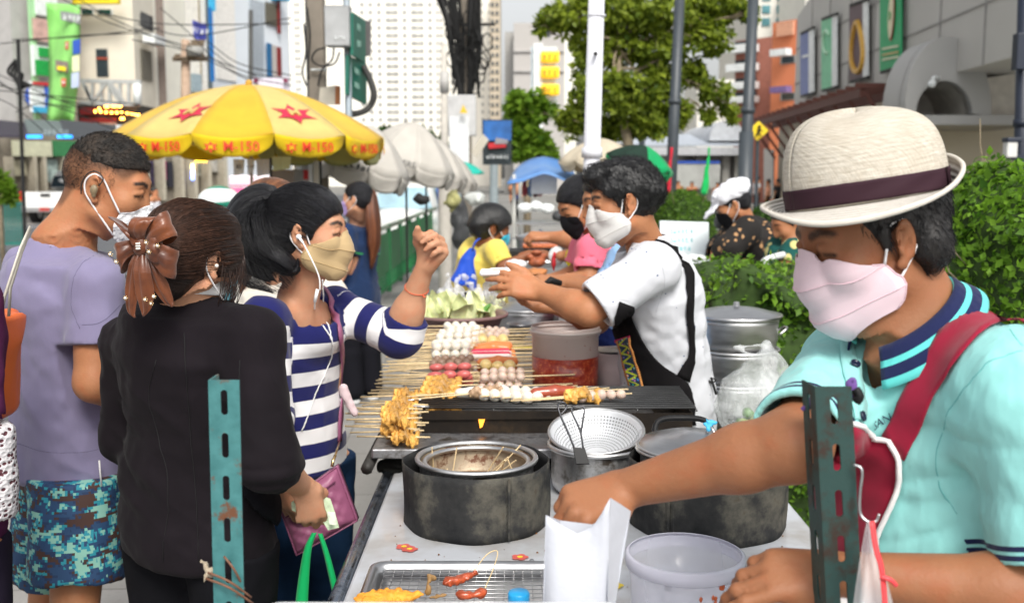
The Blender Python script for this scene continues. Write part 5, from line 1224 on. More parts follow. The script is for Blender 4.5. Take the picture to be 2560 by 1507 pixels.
def build_lavender():
 root=thing('person','man in lavender t-shirt and blue pixel camouflage shorts, buzz cut, white mask','person',tuple(W(180,1100,2.62)*V(1,1,0)))
 p=Per((230,468),2.54,88,-14,1,1.04,body_az=58,neck=W(158,600,2.62),pel=W(190,1120,2.66),sw=.185)
 p.shR=W(238,712,2.48);p.shL=W(70,672,2.80)
 p.elR=W(236,955,2.44);p.wrR=W(430,1010,2.58);p.elL=W(100,950,2.86);p.wrL=W(330,985,3.0)
 M,hc,s=p.M,p.hc,p.s
 def scalp(L):
  z=L[:,2];y=L[:,1]
  hl=.028-.10*np.clip((-y-.0)/.09,0,.9)+.02*np.clip((y-.03)/.06,0,1)+.012*np.sin(y*90)
  m=np.clip((z-hl)/.018,0,1)*np.clip((.093-y)/.012,0,1)
  side=np.where(np.abs(L[:,0])>.045,1,1)
  dens=.60+.34*np.clip((z-.03)/.05,0,1)
  earz=np.exp(-((y+.003)**2/.02**2+(z-.005)**2/.03**2)/1.0)
  return m*dens*(1-np.clip(earz,0,1)*(np.abs(L[:,0])>.07))
 b=p.body(.0045,SK_MID,root,hands={'R':dict(f=p.wrR-p.elR,n=(0,-.2,1),bend=NB),'L':dict(f=p.wrL-p.elL,n=(0,-.2,1),bend=NB)},r=1.14,w=.92,attrs=head_attrs(hc,M,s,scalp=scalp),kn={'R':W(185,1570,2.50),'L':W(120,1560,2.78)},extra=lambda b:(b.rc(world_pt(M,hc,(0,-.05,-.06)),p.neck+V(0,0,-.03),.054,.068,k=.03),b.rc(p.neck-V(0,0,.03),p.shL,.06,.05,k=.05),b.rc(p.neck-V(0,0,.03),p.shR,.06,.05,k=.05)))
 hr=SD(.0045);hr.setT(M,hc,s)
 hr.el((0,-.006,.040),(.075,.098,.091),k=.01)
 hr.el((0,.004,-.040),(.12,.17,.108),rotx(R(6)),k=.012,op=-1);hr.el((0,.118,.030),(.09,.040,.034),k=.006,op=-1)
 hr.setT();hr.fold(.003,260)
 p.hsd=hr;p.root=root;sd_obj(hr,'hair',hair_mat('hair_buzz',(.006,.005,.004),(.045,.030,.020),attr=False,stretch=(3,3,3),rough=.7),root)
 ha=thing('hearing_aid',"beige hearing aid in the ear of the man in lavender",'hearing aid',tuple(world_pt(M,hc,(.09,-.015,.0))))
 a=SD(.0015);a.setT(M,hc,s);a.el((.0905,.0,-.004),(.006,.009,.012),k=.004);a.el((.089,.002,-.016),(.004,.005,.007),k=.004);a.setT()
 sd_obj(a,'earpiece',mat('beige_plastic',(.22,.17,.10),.35,bump=.5,bs=300,bd=.002),ha)
 MB().tube(smooth_path([world_pt(M,hc,V(*q)*s)for q in((.089,.008,.006),(.086,.014,.026),(.085,-.004,.038),(.083,-.024,.028),(.082,-.033,.002),(.081,-.030,-.022))],5),.0016,6).build('cable',mat('dark_rubber',(.015,.012,.01),.5,var=0),ha,smooth=True)
 t=NT('lavender_jersey');z=t.n('ShaderNodeSeparateXYZ',Vector=t.n('ShaderNodeNewGeometry').outputs['Position']).outputs[2]
 t.set(Base_Color=t.mix(t.math('MULTIPLY_ADD',t.noise(7,4),.8,-.15),(.20,.18,.30),(.28,.255,.38)),Roughness=.95,Sheen_Weight=.2);t.b.inputs['Specular IOR Level'].default_value=.2
 t.set(Normal=t.bump(t.noise(500,2),.25,.001,t.bump(t.noise(14,3,t.co((1,1,.3))),.35,.015)))
 c=p.top(h=.006,infl=1.10,hem=-.055,cuffR=.62,cuffL=.6,rs=.054,re=.060,neckr=(.066,.084),w=(.168,.160,.172),d=(.135,.128,.130),folds=.0065,hollow=False)
 c.rc(p.neck-V(0,0,.045)-p.fw*.03,p.neck-V(0,0,.12)-p.fw*.07,.06,.08,k=.04)
 p.open()
 sd_obj(c,'t_shirt',t.m,root)
 ring=[p.neck-V(0,0,.034)+p.fw*.006+(p.rt*math.cos(a)+p.fw*math.sin(a))*.077+V(0,0,-.012*math.sin(a))for a in np.linspace(0,2*PI,40,endpoint=False)]
 MB().tube([q for q in c.project(np.array(ring),.0)],.0038,6,closed=True).build('neck_rib',cloth_mat('lavender_rib',(.33,.30,.42)),root,smooth=True)
 t=NT('pixel_camouflage');vec=t.co((1,1,1));sn=t.n('ShaderNodeVectorMath',i0=vec,i1=(.0062,.0062,.0062),_operation='SNAP').outputs[0]
 st=t.n('ShaderNodeMapping',Vector=sn,Scale=(1,1,2.1)).outputs[0]
 n1=t.n('ShaderNodeTexNoise',Vector=st,Scale=16,Detail=3,Roughness=.7).outputs[0];st2=t.n('ShaderNodeMapping',Vector=sn,Scale=(1,1,1.8),Location=(5,3,1)).outputs[0]
 n2=t.n('ShaderNodeTexNoise',Vector=st2,Scale=19,Detail=3,Roughness=.7).outputs[0]
 b1=t.ramp(n1,[(0,(.016,.055,.14)),(.50,(.012,.035,.10)),(.54,(.06,.028,.022))],'CONSTANT')
 b2=t.mix(t.math('GREATER_THAN',n2,.545),b1,(.02,.26,.34));b3=t.mix(t.math('GREATER_THAN',n2,.585),b2,(.24,.50,.42))
 t.set(Base_Color=b3,Roughness=.75,Normal=t.bump(t.noise(20,3,t.co((1,1,.4))),.4,.012))
 p.legs('shorts',t.m,root,h=.008,r=(.128,.116,.08,.07),to=.36,seat=(.172,.145,.14),hipw=.085)
 dc=[W(253,1150+q*20,2.50)+p.rt*.028+V(.002*math.sin(q),0,0)for q in range(4)]
 MB().tube([W(248,1150,2.49),W(250,1175,2.485),W(254,1215,2.485)],.0022,6).build('drawstring',ELW,root,smooth=True)
 mk=thing('face_mask',"white pleated cloth mask worn by the man in lavender",'face mask',tuple(hc))
 P,X=surg_mask(hc,M,s,cloth_mat('mask_white',(.74,.74,.76),rough=.8,folds=.5,fs=60),mk,top=-.022,pleat=False,hw0=.070,body=b)
 ear_loop(P,X,ELW,mk,1,1,-3,.0024)
 p.finish();return p
LAV=build_lavender()
def build_blazer():
 root=thing('person','woman in black blazer seen from behind, hair in a low bun, blue mask','person',tuple(W(490,1200,2.2)*V(1,1,0)))
 p=Per((536,655),2.13,34,-16,1,.94,body_az=26,neck=W(470,728,2.20),pel=W(492,1262,2.26),sw=.172)
 p.shR=W(632,850,2.14);p.shL=W(334,862,2.32)
 p.elR=W(668,1150,2.06);p.wrR=W(752,1212,2.22);p.elL=W(330,1090,2.34);p.wrL=W(440,1110,2.52)
 M,hc,s=p.M,p.hc,p.s
 b=p.body(.0042,SK_LIGHT,root,hands={'R':dict(f=W(785,1330,2.25)-p.wrR,n=(.2,-.85,.25),bend=[(34,70,40),(42,75,45),(50,75,45),(58,75,45)],thumb=((.65,.35,-.6),(.8,-.3,-.5)),fat=1.0),'L':dict(f=p.wrL-p.elL,n=(0,-.2,1),bend=NB)},r=.98,w=.84)
 for tp in p.tips[:1]:nails('fingernail',tp,mat('fingernail',(.62,.36,.27),.3,var=0),root)
 r=hair_cap(hc,M,s,h=.0042,grow=.016,low=-.03,back=-.05,front=.012)
 r.setT(M,hc,s);r.el((0,-.09,-.02),(.066,.05,.055),k=.03);r.el((0,-.062,-.068),(.056,.035,.04),k=.03);r.el((0,.035,.085),(.07,.06,.045),k=.03);r.el((-.075,.02,.0),(.02,.05,.06),k=.02)
 r.el((.078,.040,.02),(.015,.035,.045),k=.02);r.setT()
 r.fold(.0022,42);sa=head_strand(hc,M,s,(0,-.11,-.03));p.hsd=r;p.root=root;sd_obj(r,'hair',H_BROWN,root,sa)
 rs=np.random.RandomState(4);mb=MB();hs=[]
 for i in range(46):
  y0=.01+.06*rs.rand();a=world_pt(M,hc,V(.088,y0,.04-.02*rs.rand())*s);e=world_pt(M,hc,V(.086-.01*rs.rand(),y0+.012,-.045-.05*rs.rand())*s)
  mb.tube(smooth_path([a,(a+e)/2+M[:,0]*.006*rs.rand()+M[:,1]*.008*rs.randn(),e],3),.0007,4)
 o=mb.build('hair_strands',mat('hair_strand_brown',(.03,.014,.010),.4,var=0),root,smooth=True)
 t=NT('blazer_cloth');t.set(Base_Color=t.ramp(t.noise(4,4),[(.3,(.0065,.0050,.0065)),(.7,(.0115,.0085,.0115))]),Roughness=.85,Sheen_Weight=.03)
 t.b.inputs['Specular IOR Level'].default_value=.12
 t.set(Normal=t.bump(t.noise(900,2),.2,.001,t.bump(t.noise(9,3,t.co((1,1,.5))),.35,.02)))
 c=p.top(h=.006,infl=1.04,hem=-.10,cuffR=1.30,cuffL=1.4,rs=.062,re=.060,neckr=(.060,.078),w=(.176,.150,.170),d=(.132,.112,.128),folds=.006,seed=11)
 for sh in(p.shR,p.shL):c.el(sh+V(0,0,.008),(.060,.060,.046),k=.03)
 ep=p.elR;c.fold(.008,(3,3,36),None,lambda P:np.exp(-(((P-ep+V(0,0,.0))/V(.09,.12,.10))**2).sum(-1)),6,True)
 wp=W(360,1150,2.2);c.fold(.007,(8,5,26),np.array([unit((1,0,-.5)),V(0,1,0),unit((.5,0,1))]).T,lambda P:np.exp(-(((P-wp)/V(.14,.2,.12))**2).sum(-1)),2,True)
 p.open();sd_obj(c,'blazer',t.m,root)
 seam=mat('blazer_seam',(.0025,.002,.003),.7,var=0)
 for px in((462,470,486,500),(392,372,420,412),(600,590,575,610)):
  py=[830,980,1200,1400]if px[0]==462 else[900,1000,1200,1400]
  q=smooth_path([(a,bb,0)for a,bb in zip(px,py)],8);q=np.array(q);P=c.hit(q[:,0],q[:,1],1.7,2.5,.0005)
  MB().tube([v for v in P],.0011,5).build('back_seam',seam,root,smooth=True)
 rows=[]
 for i in range(41):
  ph=R(-125+250*i/40)+PI;bk=.5-.5*math.cos(ph);d=p.fw*math.cos(ph)+p.rt*math.sin(ph);row=[]
  for j in range(7):
   v=j/6;row.append(p.neck+d*(.062+.010*v+.012*(1-bk))*V(1,1,1)+V(0,0,.034+.020*bk-.050*v+.006*math.sin(min(1,3*v)*PI))+p.fw*.01)
  rows.append(row)
 MB().grid(rows).build('blouse_collar',cloth_mat('white_cotton',(.80,.79,.78)),root,smooth=True,solid=.003)
 p.legs('trousers',cloth_mat('black_trousers',(.006,.006,.008),folds=.3),root,h=.01,r=(.115,.080,.070,.062),seat=(.178,.14,.13))
 mk=thing('face_mask',"light blue surgical mask worn by the woman in the black blazer",'face mask',tuple(hc))
 P,X=surg_mask(hc,M,s,cloth_mat('mask_blue',(.22,.60,.72),rough=.8),mk,top=-.012,hw0=.068,body=b)
 ear_loop(P,X,ELW,mk,1,1,-2,.0018)
 er=thing('earring',"pearl stud in the ear of the woman with the bow",'earring',tuple(world_pt(M,hc,(.09,-.01,-.03))))
 pr=mat('pearl',(.80,.76,.70),.15,var=0,coat=.5)
 MB().sphere(world_pt(M,hc,V(.0925,-.008,-.008)*s),.0042,12,8).build('pearl',pr,er,smooth=True)
 bw=thing('hair_bow','large brown satin bow with pearls and loose ribbon tails in dark hair','hair bow',tuple(W(358,600,2.05)))
 t=NT('brown_satin');n=t.noise(16,4)
 t.set(Base_Color=t.ramp(n,[(.3,(.065,.016,.006)),(.7,(.20,.055,.015))]),Roughness=.32,Sheen_Weight=.3,Anisotropic=.6)
 t.set(Normal=t.bump(t.noise(30,3,t.co((1,1,2.5))),.25,.006));sat=t.m
 C0=W(362,610,2.02)
 cr_=unit(W(458,612,2.02)-W(357,612,2.02));up_=V(0,0,1);to=V(0,-1,0);PX=2.02/F*1.04
 def pix(dx,dy,dz):return C0+V(dx*PX,0,-dy*PX)+to*dz
 def ribbon(path,width,name,side=None,curl=0):
  """path: (dx,dy,depth,halfwidth px, edge angle deg) stations"""
  Q=smooth_path([V(a,b_,d_)for a,b_,d_,_,_ in path],6);N=len(Q);hw=np.interp(np.linspace(0,1,N),np.linspace(0,1,len(path)),[q[3]for q in path]);an=np.interp(np.linspace(0,1,N),np.linspace(0,1,len(path)),[q[4]for q in path])
  rows=[]
  for i in range(N):
   A=R(an[i]);ex=V(math.cos(A),math.sin(A),0);row=[]
   for j in range(7):
    v=-1+j/3;row.append(pix(Q[i][0]+ex[0]*hw[i]*v,Q[i][1]+ex[1]*hw[i]*v,Q[i][2]+.004*math.cos(v*PI*1.5)+curl*v*v))
   rows.append(row)
  MB().grid(rows).build(name,sat,bw,smooth=True,solid=.0012)
 ribbon([(0,0,.010,9,60),(-22,-22,.040,24,65),(-38,-44,.046,30,40),(-42,-48,.030,32,35),(-34,-30,.006,28,60),(-6,2,.0,12,80)],0,'bow_loop')
 ribbon([(0,0,.012,9,0),(2,-30,.045,20,5),(14,-56,.050,27,-5),(20,-66,.032,28,0),(16,-50,.008,26,0),(2,-10,.0,12,0)],0,'bow_loop')
 ribbon([(0,0,.010,9,100),(-24,10,.035,22,100),(-46,26,.040,32,80),(-54,40,.022,30,75),(-40,34,.004,28,90),(-6,8,.0,12,100)],0,'bow_loop')
 ribbon([(0,0,.012,9,80),(34,-22,.042,22,75),(66,-46,.044,30,70),(78,-50,.024,32,70),(58,-30,.006,30,75),(6,0,.0,12,80)],0,'bow_loop')
 ribbon([(0,0,.010,9,120),(34,14,.034,24,110),(66,38,.040,36,100),(84,48,.022,34,100),(56,42,.004,30,105),(6,8,.0,12,110)],0,'bow_loop')
 ribbon([(4,4,.014,10,95),(26,8,.040,26,92),(44,12,.044,30,90),(52,14,.03,26,90),(40,12,.012,24,90),(8,6,.006,10,95)],0,'bow_loop')
 ribbon([(-2,6,.016,9,0),(-14,50,.026,15,8),(-26,110,.022,17,14),(-32,158,.018,10,10),(-25,176,.016,1.5,0)],0,'ribbon_tail')
 ribbon([(2,8,.018,9,0),(6,60,.034,20,0),(8,112,.030,23,4),(6,150,.024,14,0),(-2,172,.02,1.5,0)],0,'ribbon_tail')
 ribbon([(8,8,.014,9,0),(28,54,.026,16,-12),(44,100,.022,19,-20),(58,135,.016,12,-25),(66,150,.014,1.5,-25)],0,'ribbon_tail')
 kn=SD(.0025);kn.el(pix(0,3,.022),(.017,.013,.020),k=.006);kn.fold(.0022,(20,20,90));sd_obj(kn,'bow_knot',sat,bw)
 bn=SD(.004);bn.el(W(392,655,2.10),(.056,.045,.060),k=.02);bn.el(W(432,672,2.11),(.040,.036,.042),k=.03);bn.fold(.002,60);sd_obj(bn,'bun_cover',cloth_mat('bun_net',(.055,.018,.010),rough=.6),bw)
 gold=mat('gold_metal',(.75,.55,.28),.25,1,var=0);wt_=mat('pearl',(.8,.76,.7),.15)
 for k,(dx,dy,dz,r_)in enumerate([(-60,20,.052,3.2),(-48,38,.050,3.2),(28,-8,.058,3.2),(33,14,.056,3.2),(52,0,.052,3.4),(-37,126,.034,3.4),(14,128,.044,3.2),(34,121,.042,3.8),(26,138,.040,2.8)]):
  MB().sphere(pix(dx,dy,dz),r_*PX,10,7).build('pearl',pr,bw,smooth=True)
  m_=MB()
  for a in range(6):m_.sphere(pix(dx+4.6*math.cos(a),dy+4.6*math.sin(a),dz-.002),1.7*PX,6,4)
  m_.build('flower_setting',gold,bw,smooth=True)
 for a in range(3):MB().box(pix(0,-4+a*6,.037),(.009,.004,.0035)).build('crystal_bar',mat('crystal',(.85,.82,.75),.08,.3,var=0),bw,bevel=.001)
 p.finish();return p
BLZ=build_blazer()
def build_striped():
 root=thing('person','smiling woman in navy and white striped top with ponytail raising her left hand','person',tuple(W(790,1100,2.8)*V(1,1,0)))
 p=Per((741,588),2.67,97,0,1,.98,body_az=124,neck=W(738,742,2.79),pel=W(742,1140,2.84),sw=.165)
 p.shR=W(658,800,2.64);p.shL=W(838,772,2.94)
 p.elR=W(672,1035,2.60);p.wrR=W(700,1190,2.44);p.elL=W(998,838,2.86);p.wrL=W(1062,668,2.80)
 M,hc,s=p.M,p.hc,p.s
 b=p.body(.0042,SK_LIGHT,root,hands={'L':dict(f=(.55,-.2,.75),n=(.6,.75,-.25),bend=[(78,50,28),(80,46,26),(84,50,30),(90,54,36)],spread=3,thumb=((.55,.35,-.75),(.75,.0,-.65)),fat=1.08,s=.96),'R':dict(f=(.1,.3,-1),n=(-.5,-.8,0),bend=NB)},r=.96,w=.80,extra=lambda b:b.rc(p.elL,V(*p.elL)*.6+V(*p.wrL)*.4,.044,.041,k=.02))
 r=hair_cap(hc,M,s,h=.0042,grow=.012,low=-.03,back=-.045,front=.004);r.setT(M,hc,s);r.el((0,-.02,.07),(.066,.085,.05),k=.04);r.el((0,-.085,.03),(.04,.045,.045),k=.03);r.setT()
 r.fold(.0014,60);p.hsd=r;p.root=root;sd_obj(r,'hair',H_BLACK,root,head_strand(hc,M,s,(0,-.12,.04)))
 tail=[world_pt(M,hc,V(0,-.112,.045)),W(668,500,2.77),W(632,530,2.78),W(622,600,2.77),W(650,668,2.74),W(700,712,2.72)]
 tress('ponytail',tail,[.022,.034,.050,.062,.058,.030,.006],H_BLACK,root,n=26,jit=.72,seed=8,flat=.8)
 tress('ponytail',[W(640,560,2.74),W(660,620,2.70),W(700,650,2.68),W(738,672,2.68),W(748,640,2.68)],[.04,.046,.034,.020,.004],H_BLACK,root,n=14,jit=.7,seed=5)
 MB().tube([W(676,510,2.77)+V(.004*math.cos(a),.020*math.sin(a),.016*math.cos(a))for a in np.linspace(0,2*PI,16,endpoint=False)],.0035,6,closed=True).build('hair_band',mat('red_elastic',(.6,.05,.03),.6),root,smooth=True)
 t=NT('striped_knit');a=t.attr('st');fr=t.math('FRACT',a);e=t.n('ShaderNodeMapRange',Value=t.math('ABSOLUTE',t.math('SUBTRACT',fr,.5)),i1=.242,i2=.256).outputs[0]
 yk=t.attr('yk');e=t.math('MULTIPLY',e,t.n('ShaderNodeMapRange',Value=yk,i1=.48,i2=.52).outputs[0])
 t.set(Base_Color=t.mix(e,(.012,.014,.10),(.80,.79,.80)),Roughness=.9,Sheen_Weight=.15);t.b.inputs['Specular IOR Level'].default_value=.2
 kn=t.math('SINE',t.math('MULTIPLY',a,240.0));t.set(Normal=t.bump(t.noise(350,2),.3,.0012,t.bump(t.noise(10,3),.3,.012)))
 c=p.top(h=.0048,infl=1.0,hem=-.03,cuffR=1.2,cuffL=1.28,rs=.058,re=.061,w=(.150,.128,.152),d=(.118,.100,.118),neckopen=False,folds=.004,seed=21,belly=0)
 q=p.neck+p.fw*.085+V(0,0,-.095);c.el(q,(.07,.06,.05),p.B,k=.04)
 ce=p.neck+p.fw*.045+V(0,0,-.030);up=unit(V(0,0,1)+p.fw*.75);u_,v_,w_=frame(up,p.rt)
 def neckhole(P):
  L=P-ce;a=L@p.rt;bb=L@unit(p.fw-up*(p.fw@up));ph=np.arctan2(bb,a);rr=np.sqrt((a/1.12)**2+bb*bb)
  return -(np.maximum(rr-(.080+.0055*np.abs(np.sin(ph*7))),np.abs(L@up)-.085))
 p.open();c.cutin(neckhole,.003)
 def st(P):
  o=(P[:,2]-1.005)/.080
  for(q,sh,el,wr)in(('L',p.shL,p.elL,p.wrL),('R',p.shR,p.elR,p.wrR)):
   l1=line_fn(sh,el);l2=line_fn(el,wr);d1=l1(P);d2=l2(P);sh_,el_,wr_=V(*sh),V(*el),V(*wr)
   L1=np.linalg.norm(el_-sh_);t1=np.clip((P-sh_)@(el_-sh_)/L1**2,-.3,1)*L1;t2=L1+np.clip((P-el_)@unit(wr_-el_),0,1)
   tt=np.where((d2<d1)&((P-el_)@unit(wr_-el_)>0),t2,t1);m=(np.minimum(d1,d2)<.072)&(t1>(.02 if q=='L' else -.01))
   o=np.where(m,tt/.084+(.02 if q=='L' else .52),o)
  return o
 def yk(P):
  on_arm=np.minimum(line_fn(p.shL+(p.elL-p.shL)*.1,p.elL)(P),line_fn(p.shR+(p.elR-p.shR)*.1,p.elR)(P))<.066
  return np.where(on_arm,1,np.clip((1.212-P[:,2])/.01,0,1))
 sd_obj(c,'striped_top',t.m,root,{'st':st,'yk':yk})
 p.legs('jeans',cloth_mat('jeans_blue',(.012,.035,.085),var=.4,folds=.3),root,h=.008,r=(.105,.078,.068,.058),seat=(.148,.118,.13))
 mk=thing('face_mask',"khaki folded mask worn by the smiling woman in the striped top",'face mask',tuple(hc))
 P,X=kf_mask(hc,M,s*1.0,cloth_mat('mask_khaki',(.50,.36,.19),rough=.8),mk,cloth_mat('mask_khaki_seam',(.42,.29,.14)),body=b)
 ear_loop(P,X,ELW,mk,1,3,5,.0020)
 ep=thing('earphones','white wired earphones hanging from the ear of the striped-top woman','earphones',tuple(world_pt(M,hc,(.09,0,0))))
 wp=mat('white_plastic',(.85,.85,.85),.3,var=0);e0=world_pt(M,hc,V(.094,.002,-.004)*s)
 a=SD(.0012);a.el(e0,(.0075,.0075,.0075),k=.003);a.rc(e0,W(757,606,2.63),.0042,.0030,k=.003);sd_obj(a,'earbud',wp,ep)
 q1=[(757,606),(775,640),(797,690),(800,725)]
 MB().tube(smooth_path([W(a_,b_,d_)for(a_,b_),d_ in zip(q1,(2.63,2.60,2.60,2.60))],5),.0020,6).build('cable',wp,ep,smooth=True)
 MB().cyl(W(794,723,2.60),W(787,755,2.60),.0046,.0042,10).build('remote',wp,ep,smooth=True)
 def lay(pts,D0=2.2,D1=3.1,off=.003):
  q=np.array(smooth_path([(x,y,0)for x,y in pts],7));return[v for v in c.hit(q[:,0],q[:,1],D0,D1,off)]
 MB().tube([W(787,755,2.60)]+lay([(786,780),(800,805),(826,845),(829,880),(812,930),(785,990),(765,1040),(752,1075)]),.0019,6).build('cable',wp,ep,smooth=True)
 MB().tube([W(806,700,2.64)]+lay([(808,740),(814,790),(826,835),(830,862)]),.0018,6).build('cable',wp,ep,smooth=True)
 br=thing('bracelet','thin orange string bracelet on the raised wrist','bracelet',tuple(W(1050,715,2.8)))
 cc=V(*p.elL)*.30+V(*p.wrL)*.70;ax=unit(p.wrL-p.elL);u,v,w2=frame(ax);
 ringp=b.project(np.array([cc+(u*math.cos(t_)+v*math.sin(t_))*.034+ax*.008*math.cos(t_)for t_ in np.linspace(0,2*PI,28,endpoint=False)]),.001)
 mo=mat('orange_thread',(.62,.12,.05),.7)
 MB().tube([v for v in ringp],.0014,6,closed=True).build('string',mo,br,smooth=True)
 k0=ringp[np.argmin(ringp[:,1]-ringp[:,0]*.6)];MB().tube([k0,k0+V(.004,-.004,-.006),k0+V(.009,-.004,-.004)],.0022,6).build('knot',mo,br,smooth=True)
 bg_=thing('handbag','mauve quilted crossbody bag with long strap at the striped-top woman','handbag',tuple(W(790,1260,2.5)))
 t=NT('mauve_leather');t.set(Base_Color=(.32,.10,.20,1),Roughness=.42);uq=t.attr('qu');vq=t.attr('qv')
 s1=t.math('ABSOLUTE',t.math('SINE',t.math('ADD',uq,vq)));s2=t.math('ABSOLUTE',t.math('SINE',t.math('SUBTRACT',uq,vq)))
 t.set(Normal=t.bump(t.math('POWER',t.math('MULTIPLY',s1,s2),.45),1.0,.010));lea=t.m;plain=mat('mauve_trim',(.31,.10,.19),.42,bump=.2,bs=300,bd=.001)
 cn=[W(700,1268,2.50),W(842,1165,2.56),W(893,1300,2.56),W(742,1386,2.50)];rows=[];qu=[];qv=[]
 nU,nV=26,22;nb=V(.05,-1,.1)*.028
 for i in range(nU+1):
  row=[]
  for j in range(nV+1):
   u=i/nU;v=j/nV;P_=(cn[0]*(1-u)+cn[1]*u)*(1-v)+(cn[3]*(1-u)+cn[2]*u)*v;w3=1-max(abs(2*u-1),abs(2*v-1))**8
   dia=abs(math.sin((u*5+v*4)*PI)*math.sin((u*5-v*4)*PI))**.5 if v>.25 else .75
   row.append(P_+nb*w3*(.75+.30*dia));qu.append(u*5*PI);qv.append(v*4*PI)
  rows.append(row)
 front=MB().grid(rows);back=MB().grid([[q-2*nb*(0 if(i in(0,nU)or j in(0,nV))else 1)*.5-nb*.9 for j,q in enumerate(row)]for i,row in enumerate(rows)])
 front.build('front_panel',mat('mauve_quilt',(.32,.10,.19),.42,bump=.2,bs=300,bd=.001),bg_,smooth=True)
 rim=rows[0]+[r_[-1]for r_ in rows[1:]]+rows[-1][::-1][1:]+[r_[0]for r_ in rows[::-1][1:-1]]
 g=[[q+(nb*.25),q-nb*1.3]for q in rim];g.append(g[0]);MB().grid([[a_,b_]for a_,b_ in g]).build('gusset',plain,bg_,smooth=True,solid=.003);back.build('back_panel',plain,bg_,smooth=True)
 MB().tube([q+nb*.1 for q in rim],.0026,6,closed=True).build('piping',plain,bg_,smooth=True)
 z0=cn[0]*.35+cn[3]*.02+cn[1]*.63;
 MB().tube([cn[0]*.78+cn[3]*.22+nb*1.1+(cn[1]-cn[0])*u for u in(.06,.94)],.0022,6).build('flap_edge',mat('mauve_dark',(.16,.04,.09),.5),bg_,smooth=True)
 MB().tube([W(830,1165,2.53),W(833,1150,2.54),W(838,1138,2.55)],.0042,8).build('clasp',gold_m(),bg_,smooth=True)
 st_=smooth_path([(842,1102,0),(848,1020,0),(853,940,0),(852,880,0),(842,800,0),(822,740,0),(805,715,0)],6);Q=np.array(st_)
 A_=c.hit(Q[:,0]-4.5,Q[:,1],2.3,3.05,.006);B_=c.hit(Q[:,0]+4.5,Q[:,1],2.3,3.05,.006)
 MB().grid([[a_,b_]for a_,b_ in zip(A_,B_)]).build('strap',plain,bg_,smooth=True,solid=.003)
 MB().tube([(A_[0]+B_[0])/2,W(838,1138,2.55)],.003,6).build('strap_ring',gold_m(),bg_,smooth=True)
 ch=thing('plush_charm','small pale pink plush charm hanging on the bag strap','charm',tuple(W(870,1000,2.6)))
 a=SD(.003);a.rc(W(862,985,2.66),W(886,1032,2.66),.013,.010,k=.01);a.el(W(858,972,2.66),(.012,.012,.014),k=.008);a.fold(.002,90);sd_obj(a,'plush',cloth_mat('plush_pink',(.62,.48,.50)),ch)
 p.finish();return p
def gold_m():return mat('gold_metal',(.75,.55,.28),.25,1,var=0)
STR=build_striped()
def leather(name,col):return mat(name,col,.45,bump=.2,bs=200,bd=.001)
